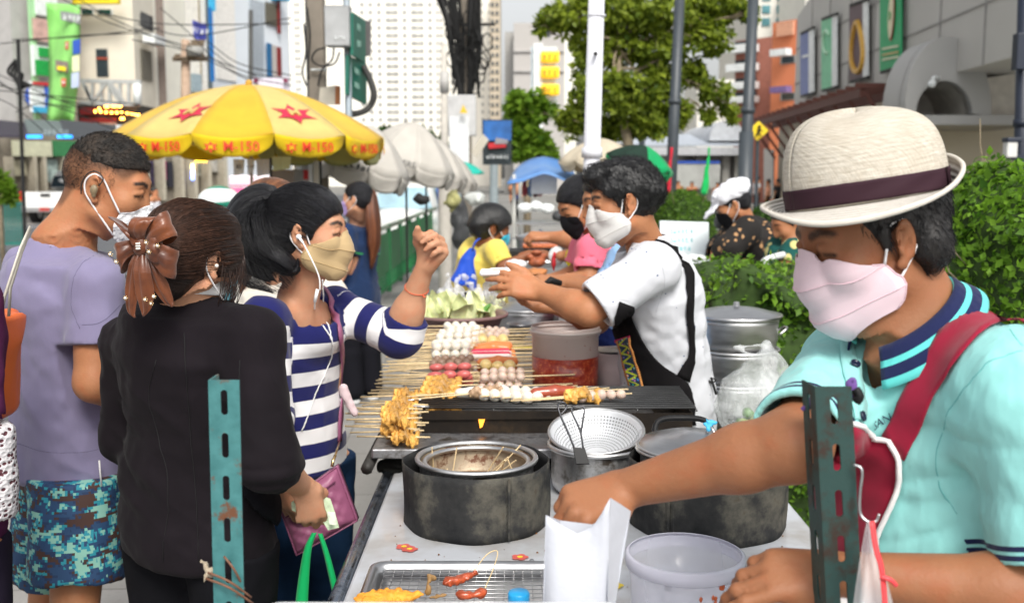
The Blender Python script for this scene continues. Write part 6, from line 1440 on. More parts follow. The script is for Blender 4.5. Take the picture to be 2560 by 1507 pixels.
def build_white():
 root=thing('person','vendor in white dotted shirt, black apron and white mask handing over a food box','person',tuple(W(1650,1000,3.3)*V(1,1,0)))
 p=Per((1579,507),3.04,266,-9,-1,1.0,body_az=262,neck=W(1622,612,3.18),pel=W(1672,1010,3.32),sw=.18)
 p.shL=W(1632,668,3.02);p.shR=W(1600,672,3.36)
 p.elL=W(1472,778,2.98);p.wrL=W(1352,728,3.10);p.elR=W(1490,800,3.34);p.wrR=W(1400,768,3.22)
 M,hc,s=p.M,p.hc,p.s
 b=p.body(.0048,SK_MID,root,hands={'L':dict(f=(-1,.1,.22),n=(-.05,-.75,.55),bend=[(8,12,8),(12,16,10),(18,20,12),(24,24,14)],spread=5,thumb=((.75,.5,.2),(.95,.2,.1)),s=1.05),'R':dict(f=(-1,.1,.05),n=(.0,.2,-1),bend=[(18,22,12),(20,24,12),(24,26,14),(28,30,16)],spread=4,thumb=((.7,.6,.2),(.9,.3,.2)))},r=1.06,w=.88)
 r=hair_cap(hc,M,s,h=.0045,grow=.013,low=-.01,back=-.02,front=.0);r.setT(M,hc,s);r.el((0,.03,.098),(.062,.07,.030),k=.02);r.el((0,.078,.088),(.05,.03,.024),k=.02);r.setT()
 r.fold(.003,(70,70,26),ridge=True);r.fold(-.003,(120,120,40),ridge='s')
 p.hsd=r;p.root=root;sd_obj(r,'hair',H_SHORT,root)
 t=NT('dotted_white_cotton');v=t.n('ShaderNodeTexVoronoi',Vector=t.co(),Scale=30.0,Randomness=.5);v.feature='F1'
 dot=t.math('LESS_THAN',v.outputs['Distance'],.085);t.set(Base_Color=t.mix(dot,(.63,.64,.68),(.10,.14,.25)),Roughness=.9)
 t.b.inputs['Specular IOR Level'].default_value=.2;t.set(Normal=t.bump(t.noise(12,3,t.co((1,1,.5))),.35,.015))
 c=p.top(h=.0055,infl=1.08,hem=-.10,cuffR=.88,cuffL=.88,rs=.066,re=.070,neckr=(.058,.074),w=(.165,.155,.168),d=(.140,.128,.125),folds=.007,seed=31)
 p.open();sd_obj(c,'shirt',t.m,root)
 rows=[]
 for i in range(37):
  ph=R(-140+280*i/36)+PI;bk=.5-.5*math.cos(ph);d=p.fw*math.cos(ph)+p.rt*math.sin(ph);row=[]
  for j in range(6):
   q=j/5;row.append(p.neck+d*(.060+.022*q+.016*(1-bk)*q)+V(0,0,.010+.020*bk-.040*q**1.3+.008*math.sin(min(1,3*q)*PI))+p.fw*.012)
  rows.append(row)
 MB().grid(rows).build('collar',t.m,root,smooth=True,solid=.003)
 am=cloth_mat('black_canvas',(.010,.009,.010),folds=.2)
 patch_px(c,[(1545,752),(1532,800),(1548,860),(1572,930),(1596,1000),(1600,1060)],[(1580,762),(1602,830),(1650,905),(1712,950),(1730,990),(1734,1060)],'apron_bib',am,root,2.6,3.7,off=.006,nc=12)
 patch_px(c,[(1612,583),(1650,600),(1690,640),(1708,700),(1712,800),(1718,880),(1690,938)],[(1622,580),(1660,594),(1706,640),(1724,700),(1728,800),(1732,890),(1722,955)],'apron_strap',am,root,2.6,3.7,off=.006,nc=3)
 t=NT('embroidered_band');u=t.attr('eu');vv=t.attr('ev')
 zig=t.math('ABSOLUTE',t.math('SUBTRACT',t.math('FRACT',t.math('MULTIPLY',vv,7.0)),.5));lat=t.math('LESS_THAN',t.math('ABSOLUTE',t.math('SUBTRACT',u,t.math('MULTIPLY_ADD',zig,1.1,.15))),.10)
 edge=t.math('GREATER_THAN',t.math('ABSOLUTE',t.math('SUBTRACT',u,.5)),.36);vo=t.n('ShaderNodeTexVoronoi',Vector=t.co(),Scale=75.0)
 fl=t.math('LESS_THAN',vo.outputs['Distance'],.32);base=t.mix(fl,(.02,.05,.10),vo.outputs['Color'])
 base=t.mix(lat,base,(.55,.62,.03));base=t.mix(edge,base,t.mix(t.math('GREATER_THAN',t.math('FRACT',t.math('MULTIPLY',vv,30.0)),.5),(.65,.12,.04),(.70,.45,.12)))
 t.set(Base_Color=base,Roughness=.85,Normal=t.bump(vo.outputs['Distance'],.5,.003))
 L=smooth_path([(1549,850,0),(1562,900,0),(1578,950,0),(1592,990,0)],6);Rr=smooth_path([(1583,836,0),(1597,890,0),(1612,950,0),(1622,990,0)],6)
 A=np.array(L)[:,None];B=np.array(Rr)[:,None];tt=np.linspace(0,1,7)[None,:,None];Q=A*(1-tt)+B*tt;P=c.hit(Q[...,0],Q[...,1],2.6,3.7,.012)
 eu=[j/6 for i in range(len(L))for j in range(7)];ev=[i/(len(L)-1)for i in range(len(L))for j in range(7)]
 MB().grid(P).build('embroidered_band',t.m,root,smooth=True,solid=.002,attrs={'eu':eu,'ev':ev})
 MB().grid(c.hit(np.array([[1546,1584],[1549,1583]],float),np.array([[848,833],[855,840]],float),2.6,3.7,.013)).build('pink_trim',cloth_mat('pink_trim',(.6,.02,.15)),root,solid=.002)
 tie=mat('black_tape',(.01,.01,.01),.8)
 MB().tube([W(a,b_,d)for a,b_,d in((1722,945,3.2),(1752,942,3.19),(1782,958,3.18),(1790,950,3.175),(1778,944,3.18),(1790,985,3.19))],.004,6).build('apron_tie',tie,root,smooth=True)
 p.legs('jeans',cloth_mat('jeans_navy',(.012,.03,.075),folds=.3),root,h=.01,r=(.112,.082,.072,.062))
 mk=thing('face_mask',"white folded mask worn by the vendor in the white shirt",'face mask',tuple(hc))
 P,X=kf_mask(hc,M,s,cloth_mat('mask_white_kf',(.72,.71,.69),rough=.8),mk,cloth_mat('mask_white_seam',(.62,.60,.58)),body=b)
 ear_loop(P,X,ELW,mk,-1,3,5,.0024)
 p.finish();return p
WHT=build_white()
def simple(root_label,ear,Dear,az,pitch,side,neck,pel,skin,top,bottom,hair,joints,mask=None,maskkind='surg',s=1.0,h=.007,hands=None,hairgrow=.010,topkw=None,w=.84,r=1.0,extra_hair=None,cat='person',legkw=None,mlabel=None,baz=None,group=None,female=True,kn=None):
 root=thing('person',root_label,cat,tuple(V(*pel)*V(1,1,0)),group)
 p=Per(ear,Dear,az,pitch,side,s,body_az=baz,neck=neck,pel=pel,sw=.165)
 for k,v in joints.items():setattr(p,k,V(*v))
 b=p.body(h,skin,root,hands=hands,r=r,w=w,kn=kn)
 rr=hair_cap(p.hc,p.M,s,h=h*.9,grow=hairgrow,low=-.03,back=-.05);
 if extra_hair:extra_hair(rr,p)
 rr.fold(.002,80);sd_obj(rr,'hair',hair,root,head_strand(p.hc,p.M,s))
 kw=dict(h=h,cuffR=.6,cuffL=.6,folds=.006);kw.update(topkw or{})
 c=p.top(**kw);p.open();p.topo=sd_obj(c,'top',top,root,{'hem':p.hemattr()})
 p.legs('trousers',bottom,root,**(dict(h=.014)|(legkw or{})))
 if mask is not None:
  mk=thing('face_mask',mlabel,'face mask',tuple(p.hc))
  P,X=(surg_mask if maskkind=='surg' else kf_mask)(*((p.hc,p.M,s,mask,mk)+(()if maskkind=='surg' else(mask,))),body=b,**({'hw0':.068}if maskkind=='surg' else{}))
  ear_loop(P,X,ELW if maskkind!='dark' else tie_black(),mk,side,1,-2,.0022)
 p.finish();p.root=root;return p
def tie_black():return mat('black_tape',(.01,.01,.01),.8)
simple('man in pale blue t-shirt standing just behind the white-shirted vendor, face half hidden',(1545,505),3.66,262,-12,-1,W(1590,612,3.78),W(1600,900,3.9),SK_MID,cloth_mat('pale_blue_jersey',(.30,.50,.80),folds=.3),cloth_mat('dark_shorts',(.012,.02,.05)),H_SHORT,dict(shL=W(1568,650,3.62),shR=W(1560,655,3.95),elL=W(1520,735,3.60),wrL=W(1410,706,3.66),elR=W(1520,735,3.9),wrR=W(1420,700,3.84)),h=.006,hands={'L':dict(f=(-1,0,-.05),n=(0,-.5,.8),bend=[(40,50,30)]*4),'R':dict(f=(-1,0,-.1),n=(0,-.3,.9),bend=[(40,50,30)]*4)},r=1.05,topkw=dict(cuffL=.7,cuffR=.7,re=.07))
simple('woman in pink t-shirt with black mask working behind the stall',(1476,512),4.42,250,-28,-1,W(1500,585,4.55),W(1525,790,4.7),SK_MID,cloth_mat('pink_jersey',(.80,.16,.24),folds=.3),cloth_mat('dark_skirt',(.02,.015,.03)),H_BLACK,dict(shL=W(1480,625,4.42),shR=W(1462,620,4.72),elL=W(1470,705,4.38),wrL=W(1400,700,4.42),elR=W(1440,690,4.72),wrR=W(1370,700,4.62)),mask=cloth_mat('mask_black',(.012,.012,.014)),h=.007,hands={'L':dict(f=(-1,0,-.1),n=(0,-.2,1),bend=[(30,40,20)]*4),'R':dict(f=(-1,0,-.1),n=(0,-.2,1),bend=[(30,40,20)]*4)},mlabel='black mask worn by the woman in the pink t-shirt',topkw=dict(cuffL=.62,cuffR=.62,re=.068))
tfl=NT('flowered_red');vo=tfl.n('ShaderNodeTexVoronoi',Vector=tfl.co(),Scale=26.0);tfl.set(Base_Color=tfl.mix(tfl.math('LESS_THAN',vo.outputs['Distance'],.3),(.22,.02,.06),(.62,.30,.34)),Roughness=.9)
simple('woman in flowered red top reaching over the steamer, behind the pink t-shirt',(1500,500),5.15,265,-20,-1,W(1500,560,5.25),W(1510,750,5.3),SK_MID,tfl.m,cloth_mat('dark_skirt',(.02,.015,.03)),H_BLACK,dict(shL=W(1462,578,5.08),shR=W(1470,580,5.4),elL=W(1436,600,5.0),wrL=W(1372,592,5.04),elR=W(1440,640,5.5),wrR=W(1400,640,5.4)),h=.008,hands={'L':dict(f=(-1,0,.05),n=(0,-.4,.9),bend=[(50,60,30)]*4)},topkw=dict(cuffL=.25,cuffR=.3))
py=simple('woman in yellow polo shirt with curly black hair leaning toward the middle stall',(1232,572),5.75,78,-18,1,W(1216,608,5.85),W(1200,728,6.0),SK_DARK,cloth_mat('yellow_jersey',(.80,.62,.12),folds=.3),cloth_mat('black_trousers2',(.008,.008,.01)),H_SHORT,dict(shR=W(1240,628,5.68),shL=W(1238,622,6.0),elR=W(1262,668,5.62),wrR=W(1322,636,5.66),elL=W(1262,665,6.0),wrL=W(1310,645,5.95)),mask=cloth_mat('mask_teal',(.03,.42,.60)),h=.008,mlabel='teal mask worn by the woman in the yellow shirt',hands={'R':dict(f=(1,0,.1),n=(0,-.2,1),bend=[(30,40,20)]*4)},hairgrow=.024,baz=72,topkw=dict(cuffR=.85,cuffL=.8,w=(.20,.19,.19),d=(.16,.15,.15)),w=1.0)
bb=thing('shopping_bag','bright blue cloth bag hanging at the back of the woman in yellow','bag',tuple(W(1155,700,5.8)))
a=SD(.008);a.loft([(W(1182,622,5.75),.02,.02),(W(1170,650,5.75),.05,.04),(W(1152,712,5.75),.085,.055)],(1,0,0),k=.02,round_=.01);a.fold(.012,(14,14,5),ridge=True);sd_obj(a,'sack',cloth_mat('blue_nylon',(.01,.07,.50),rough=.5),bb)
MB().tube(smooth_path([W(1180,628,5.74),W(1188,606,5.72),W(1200,596,5.76)],4),.006,6).build('strap',MATS['blue_nylon'],bb,smooth=True)
pn=simple('woman in navy polo shirt and black trousers with a very long copper ponytail',(884,500),7.22,285,0,-1,W(893,560,7.4),W(898,745,7.4),SK_LIGHT,stripe_cloth('navy_pique',(.010,.028,.085),(.04,.35,.10),'hem',[(.01,.02)]),cloth_mat('black_trousers3',(.010,.010,.014)),H_BLACK,dict(shL=W(868,582,7.28),shR=W(918,580,7.5),elL=W(866,655,7.22),wrL=W(846,708,7.1),elR=W(925,660,7.5),wrR=W(905,720,7.3)),mask=cloth_mat('mask_lilac',(.50,.36,.72)),h=.009,mlabel='lilac mask worn by the woman in the navy polo',hands={'L':dict(f=(-.4,-.2,-1),n=(-.5,-.8,0),bend=NB)},baz=310,topkw=dict(hem=-.22,cuffL=.75,cuffR=.75,infl=1.02,re=.064),legkw=dict(r=(.11,.09,.082,.08)))
tress('ponytail',[W(905,475,7.34),W(924,485,7.3),W(932,540,7.26),(W(934,610,7.26)),W(926,685,7.26)],[.02,.042,.052,.048,.012],H_RED,pn.root,n=16,jit=.6,seed=4)
tress('ponytail',[W(880,462,7.3),W(900,462,7.28),W(912,478,7.28)],[.012,.02,.01],H_RED,pn.root,n=6,jit=.6,seed=6)
for q in('L','R'):
 A=getattr(pn,'an'+q);a=SD(.006);a.rc(A+V(0,0,-.045),A+pn.fw*.16+V(0,0,-.055),.045,.04,k=.02);a.cut(V(0,0,.012),(0,0,-1));sd_obj(a,'shoe',cloth_mat('dark_shoe',(.015,.03,.035)),pn.root)
 a=SD(.006);a.rc(A+V(0,0,-.075),A+pn.fw*.17+V(0,0,-.078),.05,.045,k=.02);a.cut(V(0,0,.032),(0,0,1));a.cut(V(0,0,.004),(0,0,-1));sd_obj(a,'shoe_sole',mat('white_rubber',(.7,.7,.7),.6),pn.root)
pb=simple('person with long light brown hair and cream top hidden close behind the striped-top woman',(745,560),3.42,15,0,1,W(708,690,3.5),W(720,980,3.55),SK_LIGHT,cloth_mat('cream_cotton',(.72,.68,.60),folds=.3),cloth_mat('dark_skirt',(.02,.015,.03)),hair_mat('hair_light_brown',(.09,.032,.012),(.30,.12,.05)),dict(shR=W(820,745,3.4),shL=W(640,735,3.6),elR=W(820,900,3.4),wrR=W(830,980,3.3),elL=W(640,900,3.7),wrL=W(680,1000,3.7)),h=.008,hairgrow=.02,s=1.1,topkw=dict(cuffL=.15,cuffR=.15))
tress('long_hair',[W(735,520,3.44),W(650,600,3.42),W(612,680,3.46),W(600,760,3.46)],[.05,.05,.035,.006],MATS['hair_light_brown'],pb.root,n=12,jit=.6,seed=2)
tlp=NT('leaf_print');vo=tlp.n('ShaderNodeTexVoronoi',Vector=tlp.co((1,1,.75)),Scale=24.0);nz=tlp.noise(60,2)
tlp.set(Base_Color=tlp.mix(tlp.math('LESS_THAN',tlp.math('MULTIPLY_ADD',nz,.35,vo.outputs['Distance']),.44),(.012,.010,.009),(.46,.26,.12)),Roughness=.9)
pl=simple('woman in black and tan printed clothes and white cap seated by the hedges',(1840,512),6.2,272,-30,-1,W(1868,552,6.3),W(1875,672,6.45),SK_MID,tlp.m,cloth_mat('purple_dark',(.04,.02,.03)),H_BLACK,dict(shL=W(1866,575,6.14),shR=W(1858,580,6.5),elL=W(1822,622,6.1),wrL=W(1790,655,6.15),elR=W(1800,620,6.5),wrR=W(1785,650,6.3)),mask=MATS['mask_black'],h=.009,mlabel='black mask worn by the seated woman with the white cap',r=1.1,topkw=dict(cuffL=1.6,cuffR=1.6,w=(.23,.22,.21),d=(.19,.18,.17),rs=.08,re=.082,hem=-.06),w=1.05,kn={'L':W(1800,720,6.1),'R':W(1800,720,6.5)},baz=262)
cp=thing('cap','white soft peaked cap on the seated woman by the hedges','cap',tuple(pl.hc))
a=SD(.008);a.setT(pl.M,pl.hc,1);a.el((0,-.03,.075),(.105,.130,.070),k=.02);a.el((0,.13,.030),(.075,.075,.012),rotx(R(-18)),k=.03);a.setT();a.fold(.008,30,ridge=True);sd_obj(a,'cap_cloth',cloth_mat('white_cap',(.78,.79,.84)),cp)
tg=NT('green_print');vo=tg.n('ShaderNodeTexVoronoi',Vector=tg.co((1,1,.6)),Scale=16.0);tg.set(Base_Color=tg.mix(tg.math('LESS_THAN',vo.outputs['Distance'],.32),(.0,.07,.06),(.55,.5,.2)),Roughness=.9)
pg=simple('person in dark green patterned clothes seated behind the vendor in the hat',(1998,560),5.5,255,-20,-1,W(1990,600,5.55),W(1985,705,5.7),SK_MID,tg.m,cloth_mat('purple_dark',(.04,.02,.03)),H_SHORT,dict(shL=W(1984,625,5.45),shR=W(1960,620,5.7),elL=W(1965,668,5.4),wrL=W(1940,690,5.45),elR=W(1950,660,5.75),wrR=W(1935,680,5.6)),h=.01,kn={'L':W(1935,760,5.4),'R':W(1935,755,5.7)},topkw=dict(cuffL=.9,cuffR=.9,w=(.2,.2,.19),d=(.16,.16,.15)))
pe=simple('person with lace sleeve at the left edge carrying an orange bag, mostly out of frame',(-175,520),2.0,20,0,1,W(-185,650,2.05),W(-190,1250,2.1),SK_MID,cloth_mat('purple_top',(.10,.02,.07),folds=.3),cloth_mat('dark_skirt',(.02,.015,.03)),H_BLACK,dict(shR=W(-95,740,2.0),shL=W(-300,760,2.1),elR=W(-62,1080,1.96),wrR=W(-62,1330,2.02),elL=W(-230,1080,2.1),wrL=W(-210,1250,2.2)),h=.008,hands={'R':dict(f=(-.1,.2,-1),n=(.3,-.9,0),bend=NB)},topkw=dict(cuffR=.9))
t=NT('lace_knit');vo=t.n('ShaderNodeTexVoronoi',Vector=t.co((1,1,1.5)),Scale=75.0);hol=t.math('GREATER_THAN',vo.outputs['Distance'],.38)
t.set(Base_Color=(.62,.60,.62),Roughness=.9,Alpha=t.math('SUBTRACT',1.0,t.math('MULTIPLY',hol,.0)));t.set(Base_Color=t.mix(hol,(.10,.03,.04),(.68,.66,.68)),Normal=t.bump(vo.outputs['Distance'],.8,.006));
a=SD(.006);a.loft([(W(-62,1060,1.97),.068,.06),(W(-56,1180,1.97),.078,.07),(W(-60,1292,1.97),.076,.07)],(1,0,0),k=.01,round_=.01);a.fold(.004,16);sd_obj(a,'lace_sleeve',t.m,pe.root)
ob=thing('tote_bag','orange leather tote bag with white straps at the left edge','bag',tuple(W(0,930,2.2)))
a=SD(.007);a.loft([(W(-12,782,2.18),.034,.10),(W(-16,860,2.18),.037,.11),(W(-22,1050,2.18),.032,.12)],(1,0,0),k=.01,round_=.015,sq=2.6);a.fold(.004,10);a.fold(.006,(60,3,3),None,None,3,True);sd_obj(a,'sack',leather('orange_leather',(.80,.16,.03)),ob)
MB().tube([W(2,790,2.12),W(12,740,2.12),W(52,620,2.14),W(75,570,2.2)],.0065,6,flat=.4).build('strap',leather('cream_strap',(.62,.58,.50)),ob,smooth=True)
MB().tube([W(22,790,2.15),W(26,720,2.15),W(54,630,2.16),W(75,575,2.22)],.006,6,flat=.4).build('strap',MATS['cream_strap'],ob,smooth=True)
def far_person(px,feet,head,az,top,bot,label,skin=None,hair=None,D=None,sleeve=.7,short=False,group=None):
 D=D or CAMH/(((feet-753.5)/F+math.tan(TH))/(1-((feet-753.5)/F)*math.tan(TH)));base=W(px,feet,D);
 if D:base=W(px,feet,D)
 z0=base[2];H=W(px,head,D)[2]-z0;k=H/1.70;x,y=base[0],base[1]
 root=thing('person',label,'person',(x,y,z0),group);p=Per.__new__(Per);p.s=k;p.M=facing(az,0);p.B=facing(az);p.rt=p.B[:,0];p.fw=p.B[:,1]
 p.hc=V(x,y,z0+1.58*k);p.neck=V(x,y,z0+1.43*k);p.pel=V(x,y,z0+.93*k);p.shR=p.neck+p.rt*.17*k-V(0,0,.04*k);p.shL=p.neck-p.rt*.17*k-V(0,0,.04*k)
 p.elR=p.shR+(p.rt*.05+V(0,0,-.27))*k;p.elL=p.shL+(-p.rt*.05+V(0,0,-.27))*k;p.wrR=p.elR+(p.fw*.08+V(0,0,-.23))*k;p.wrL=p.elL+(p.fw*.08+V(0,0,-.23))*k
 b=SD(.014);head_prims(b,p.hc,p.M,k);b.rc(p.hc-V(0,0,.06*k),p.neck-V(0,0,.04*k),.055*k,.06*k);torso(b,p.neck,p.pel,p.rt,w=.85*k,d=.85*k,sh=(p.shR,p.shL))
 arm(b,p.shR,p.elR,p.wrR,r=tuple(v*k for v in(.046,.04,.04,.026)));arm(b,p.shL,p.elL,p.wrL,r=tuple(v*k for v in(.046,.04,.04,.026)))
 for w_,q in((p.wrR,1),(p.wrL,-1)):hand(b,w_,(0,0,-1),p.rt*q,q,NB,s=k)
 tr=SD(.016)
 for q in(1,-1):
  hp=p.pel+p.rt*.09*k*q;K=V(hp[0],hp[1],z0+.48*k);A=V(hp[0],hp[1],z0+.09*k)+p.fw*.05*q*k;leg(b,hp,K,A,r=tuple(v*k for v in(.075,.05,.048,.034)),foot=A+p.fw*.14*k-V(0,0,.05*k))
  if short:tr.rc(hp,K*.8+hp*.2,.095*k,.09*k,k=.02)
  else:leg(tr,hp,K,A+V(0,0,.02*k),r=tuple(v*k for v in(.1,.07,.065,.06)))
 tr.el(p.pel,(.16*k,.12*k,.13*k),p.B,k=.03)
 sd_obj(b,'body',skin or SK_MID,root,head_attrs(p.hc,p.M,k));sd_obj(tr,'trousers',bot,root)
 c=SD(.014);L=p.neck-p.pel;c.loft([(p.pel-V(0,0,.06*k),.175*k,.13*k),(p.pel+L*.45,.155*k,.12*k),(p.pel+L*.8,.175*k,.125*k),(p.neck-V(0,0,.01),.08*k,.07*k)],p.rt,k=.03)
 for sh,el in((p.shR,p.elR),(p.shL,p.elL)):c.rc(p.neck-V(0,0,.05*k),sh,.055*k,.06*k,k=.03);c.rc(sh,sh+(el-sh)*sleeve,.062*k,.06*k,k=.02)
 sd_obj(c,'top',top,root);r_=hair_cap(p.hc,p.M,k,h=.012,grow=.01);sd_obj(r_,'hair',hair or H_SHORT,root);return root
NAVY=cloth_mat('navy_tee',(.012,.018,.10));KH=cloth_mat('khaki_shorts',(.42,.36,.30));CHAR=cloth_mat('charcoal_tee',(.03,.032,.036));BK=MATS['black_trousers']
far_person(2428,512,386,180,NAVY,KH,'man in navy t-shirt and khaki shorts standing before the mall wall',short=True,D=30)
far_person(2512,520,392,180,CHAR,KH,'man in charcoal t-shirt partly behind the right hedge near the mall wall',short=True,D=30)
far_person(1290,560,452,190,NAVY,BK,'person in dark navy clothes walking beside the blue-roofed cart',D=15)
ws=cloth_mat('white_shirt_far',(.68,.68,.70));og=cloth_mat('peach_shirt',(.75,.35,.22))
for q,(px,hd,tp,lb)in enumerate([(1694,452,BK,'dark-haired person beyond the round hedge, left of the pair of heads'),(1728,454,BK,'dark-haired person beyond the round hedge, right of the pair of heads'),(1792,456,og,'person in peach top seen between the round hedge and the white cap'),(1890,438,ws,'pedestrian in white shirt by the thick lamp post'),(1918,448,og,'pedestrian in peach shirt farther right of the lamp post'),(1942,446,CHAR,'pedestrian in charcoal top by the mall doors')]):
 far_person(px,hd+98,hd,160+q*30,tp,BK,lb,D=27+q)
far_person(392,640,468,95,ws,BK,'shopper in white shirt on the far pavement beside the shops',D=16)
def strand_mesh(name,PP,r,m,parent):
 """PP (n,k,3): n strands of k points, three-sided tapering fibres in one mesh"""
 n,k,_=PP.shape;T=np.gradient(PP,axis=1);T/=np.maximum(1e-9,np.linalg.norm(T,axis=2))[...,None];a=np.cross(T,V(.31,.52,.79));a/=np.maximum(1e-9,np.linalg.norm(a,axis=2))[...,None];b=np.cross(T,a)
 tp=(r*np.linspace(1,.35,k))[None,:,None];vs=np.stack([PP+(a*math.cos(q)+b*math.sin(q))*tp for q in(0,2.094,4.189)],2).reshape(-1,3)
 i=(np.arange(n)[:,None]*k+np.arange(k-1)[None])*3;fs=[]
 for q in range(3):w_=(q+1)%3;fs.append(np.stack([i+q,i+w_,i+3+w_,i+3+q],-1).reshape(-1,4))
 return mesh_obj(name,vs,np.concatenate(fs),m,parent,True)
def combed(sd,p,pole,n,m,root,seed=1,zone=None,r=.0006,off=.0012,k=12,wig=.012):
 rs=np.random.RandomState(seed);M,hc,s=p.M,p.hc,p.s;d=rs.randn(n*4,3);d/=np.linalg.norm(d,axis=1)[:,None];ok=(zone or(lambda d:(d[:,1]<.62)&(d[:,2]>-.35)))(d);d=d[ok][:n]
 pl=unit(pole);t=np.linspace(0,1,k)[None,:,None];span=.45+.5*rs.rand(len(d))[:,None,None];st=rs.rand(len(d))[:,None,None]*.4;tt=np.clip(st+t*span,0,.97)
 D=d[:,None]*(1-tt)+pl*tt;D/=np.linalg.norm(D,axis=2)[...,None];D=D+(rs.randn(len(d),1,3)*wig*np.sin(t*3+rs.rand(len(d),1,1)*6))
 P=hc+((V(0,-.01,.02)+D*.105)*s)@M.T;P=sd.project(P.reshape(-1,3),0,4).reshape(P.shape);P=P+sd.grad(P.reshape(-1,3)).reshape(P.shape)*(off*(.3+rs.rand(len(d),1,1)*1.4))
 return strand_mesh('hair_strands',P,r,m,root)
def tufted(sd,p,n,L,m,root,seed=2,up=.6,flow=(0,1,-.2),r=.0006,k=4,zone=None):
 rs=np.random.RandomState(seed);vs,fs=sd.mesh();P=vs[rs.randint(0,len(vs),n)];l=((P-p.hc)@p.M)/p.s
 if zone is not None:P=P[zone(l)]
 g=sd.grad(P);f=p.M@unit(flow)+rs.randn(len(P),3)*.35;f=f-g*(f*g).sum(1)[:,None];f/=np.linalg.norm(f,axis=1)[:,None];Lr=L*(.6+.8*rs.rand(len(P)))[:,None];o=[]
 for j in range(k):t=j/(k-1);o.append(P+g*Lr*(up*t*(1-.45*t))+f*Lr*t)
 return strand_mesh('hair_strands',np.stack(o,1),r,m,root)
STB=mat('strand_black',(.012,.012,.014),.42,var=.3,vs=90,spec=.3);STW=mat('strand_brown',(.045,.020,.012),.42,var=.5,vs=90,spec=.3);STC=mat('strand_copper',(.30,.11,.045),.45,var=.4,vs=90)
combed(BLZ.hsd,BLZ,(0,-.9,-.35),1300,STW,BLZ.root,3,wig=.02)
combed(STR.hsd,STR,(0,-.93,.38),1500,STB,STR.root,4,zone=lambda d:(d[:,1]<.70)&(d[:,2]>-.45),wig=.012)
tufted(WHT.hsd,WHT,3200,.017,STB,WHT.root,5,.75,(0,.35,.45),zone=lambda l:l[:,2]>-.02)
tufted(WHT.hsd,WHT,1600,.010,STB,WHT.root,6,.5,(0,-.5,-.8),zone=lambda l:l[:,2]<.05)
tufted(LAV.hsd,LAV,3800,.0065,mat('strand_buzz',(.018,.013,.010),.5,var=.3),LAV.root,7,1.2,(0,.8,.2),r=.0005)
rs=np.random.RandomState(9);d=rs.randn(16000,3);d/=np.linalg.norm(d,axis=1)[:,None];d=d[(d[:,1]<.55)&(d[:,2]>-.42)&(d[:,2]<.75)];P=LAV.hc+((V(0,-.012,.02)+d*.09)*LAV.s)@LAV.M.T;P=LAV.bsd.project(P,0,4);l=((P-LAV.hc)@LAV.M)/LAV.s
ok=(l[:,2]>-.045+.10*np.clip(l[:,1]/.06,0,1)+.006*np.sin(l[:,0]*90))&~((np.abs(l[:,0])>.068)&(np.abs(l[:,1]+.008)<.026)&(l[:,2]<.036))&(l[:,1]<.066);P=P[ok];g=LAV.bsd.grad(P);f=g*.8+rs.randn(len(P),3)*.35+V(0,0,-.4)
strand_mesh('stubble',np.stack([P-g*.0003,P+f*.0016,P+f*.003],1),.00042,MATS['strand_buzz'],LAV.root)
class _H:pass
h_=_H();h_.M,h_.hc,h_.s=HAT['HM'],HAT['hc'],HAT['s'];tufted(HAT['hsd'],h_,2600,.012,STB,HAT['root'],8,.35,(0,-.25,-1),zone=lambda l:l[:,2]<.07)
tress('ponytail_lock',[W(640,545,2.73),W(652,610,2.69),W(690,668,2.66),W(728,690,2.66)],[.050,.052,.040,.012],MATS['strand_black'],STR.root,n=60,jit=1.05,seg=4,flat=1,seed=12)if False else None
rs=np.random.RandomState(15);S=[]
for q in range(420):
 base=[W(672,508,2.755),W(640,540,2.74),W(630,600,2.71),W(655,662,2.69),W(705,706,2.68)];R_s=[.016,.040,.058,.056,.030];a=rs.rand()*2*PI;u=1.0+.10*rs.rand();L_=[b_+V(math.cos(a)*r_*u,-abs(math.sin(a))*r_*u*.9,math.sin(a*1.0+.5)*r_*u*.75)+rs.randn(3)*.003 for b_,r_ in zip(base,R_s)];S.append(smooth_path(L_,4))
strand_mesh('ponytail_strands',np.array(S),.0006,STB,STR.root)
def seam(c,pts,D0,D1,m,root,r=.0009,off=-.0003):
 q=np.array(smooth_path([(a,b_,0)for a,b_ in pts],8));P=c.hit(q[:,0],q[:,1],D0,D1,off);MB().tube([v for v in P],r,5).build('stitched_seam',m,root,smooth=True)
ls=mat('seam_lavender',(.12,.11,.19),.9,var=0);seam(LAV.c,[(250,628),(205,665),(180,715),(180,775),(200,822)],2.2,2.9,ls,LAV.root)
seam(LAV.c,[(45,1108),(120,1128),(215,1128),(300,1108)],2.2,2.9,ls,LAV.root);seam(LAV.c,[(205,812),(250,806),(300,762)],2.2,2.9,ls,LAV.root)
ps=mat('seam_turquoise',(.13,.46,.46),.9,var=0);seam(HAT['c'],[(2556,880),(2470,915),(2385,1010),(2345,1120),(2345,1220),(2390,1290)],1.0,1.6,ps,HAT['root']);seam(HAT['c'],[(2440,760),(2500,800),(2556,868)],1.0,1.6,ps,HAT['root'])
wsm=mat('seam_white',(.45,.46,.50),.9,var=0);seam(WHT.c,[(1600,620),(1640,640),(1662,700),(1640,780)],2.6,3.6,wsm,WHT.root);seam(WHT.c,[(1496,722),(1530,742),(1572,752)],2.6,3.6,wsm,WHT.root)
TZ=.85;FZ=.93
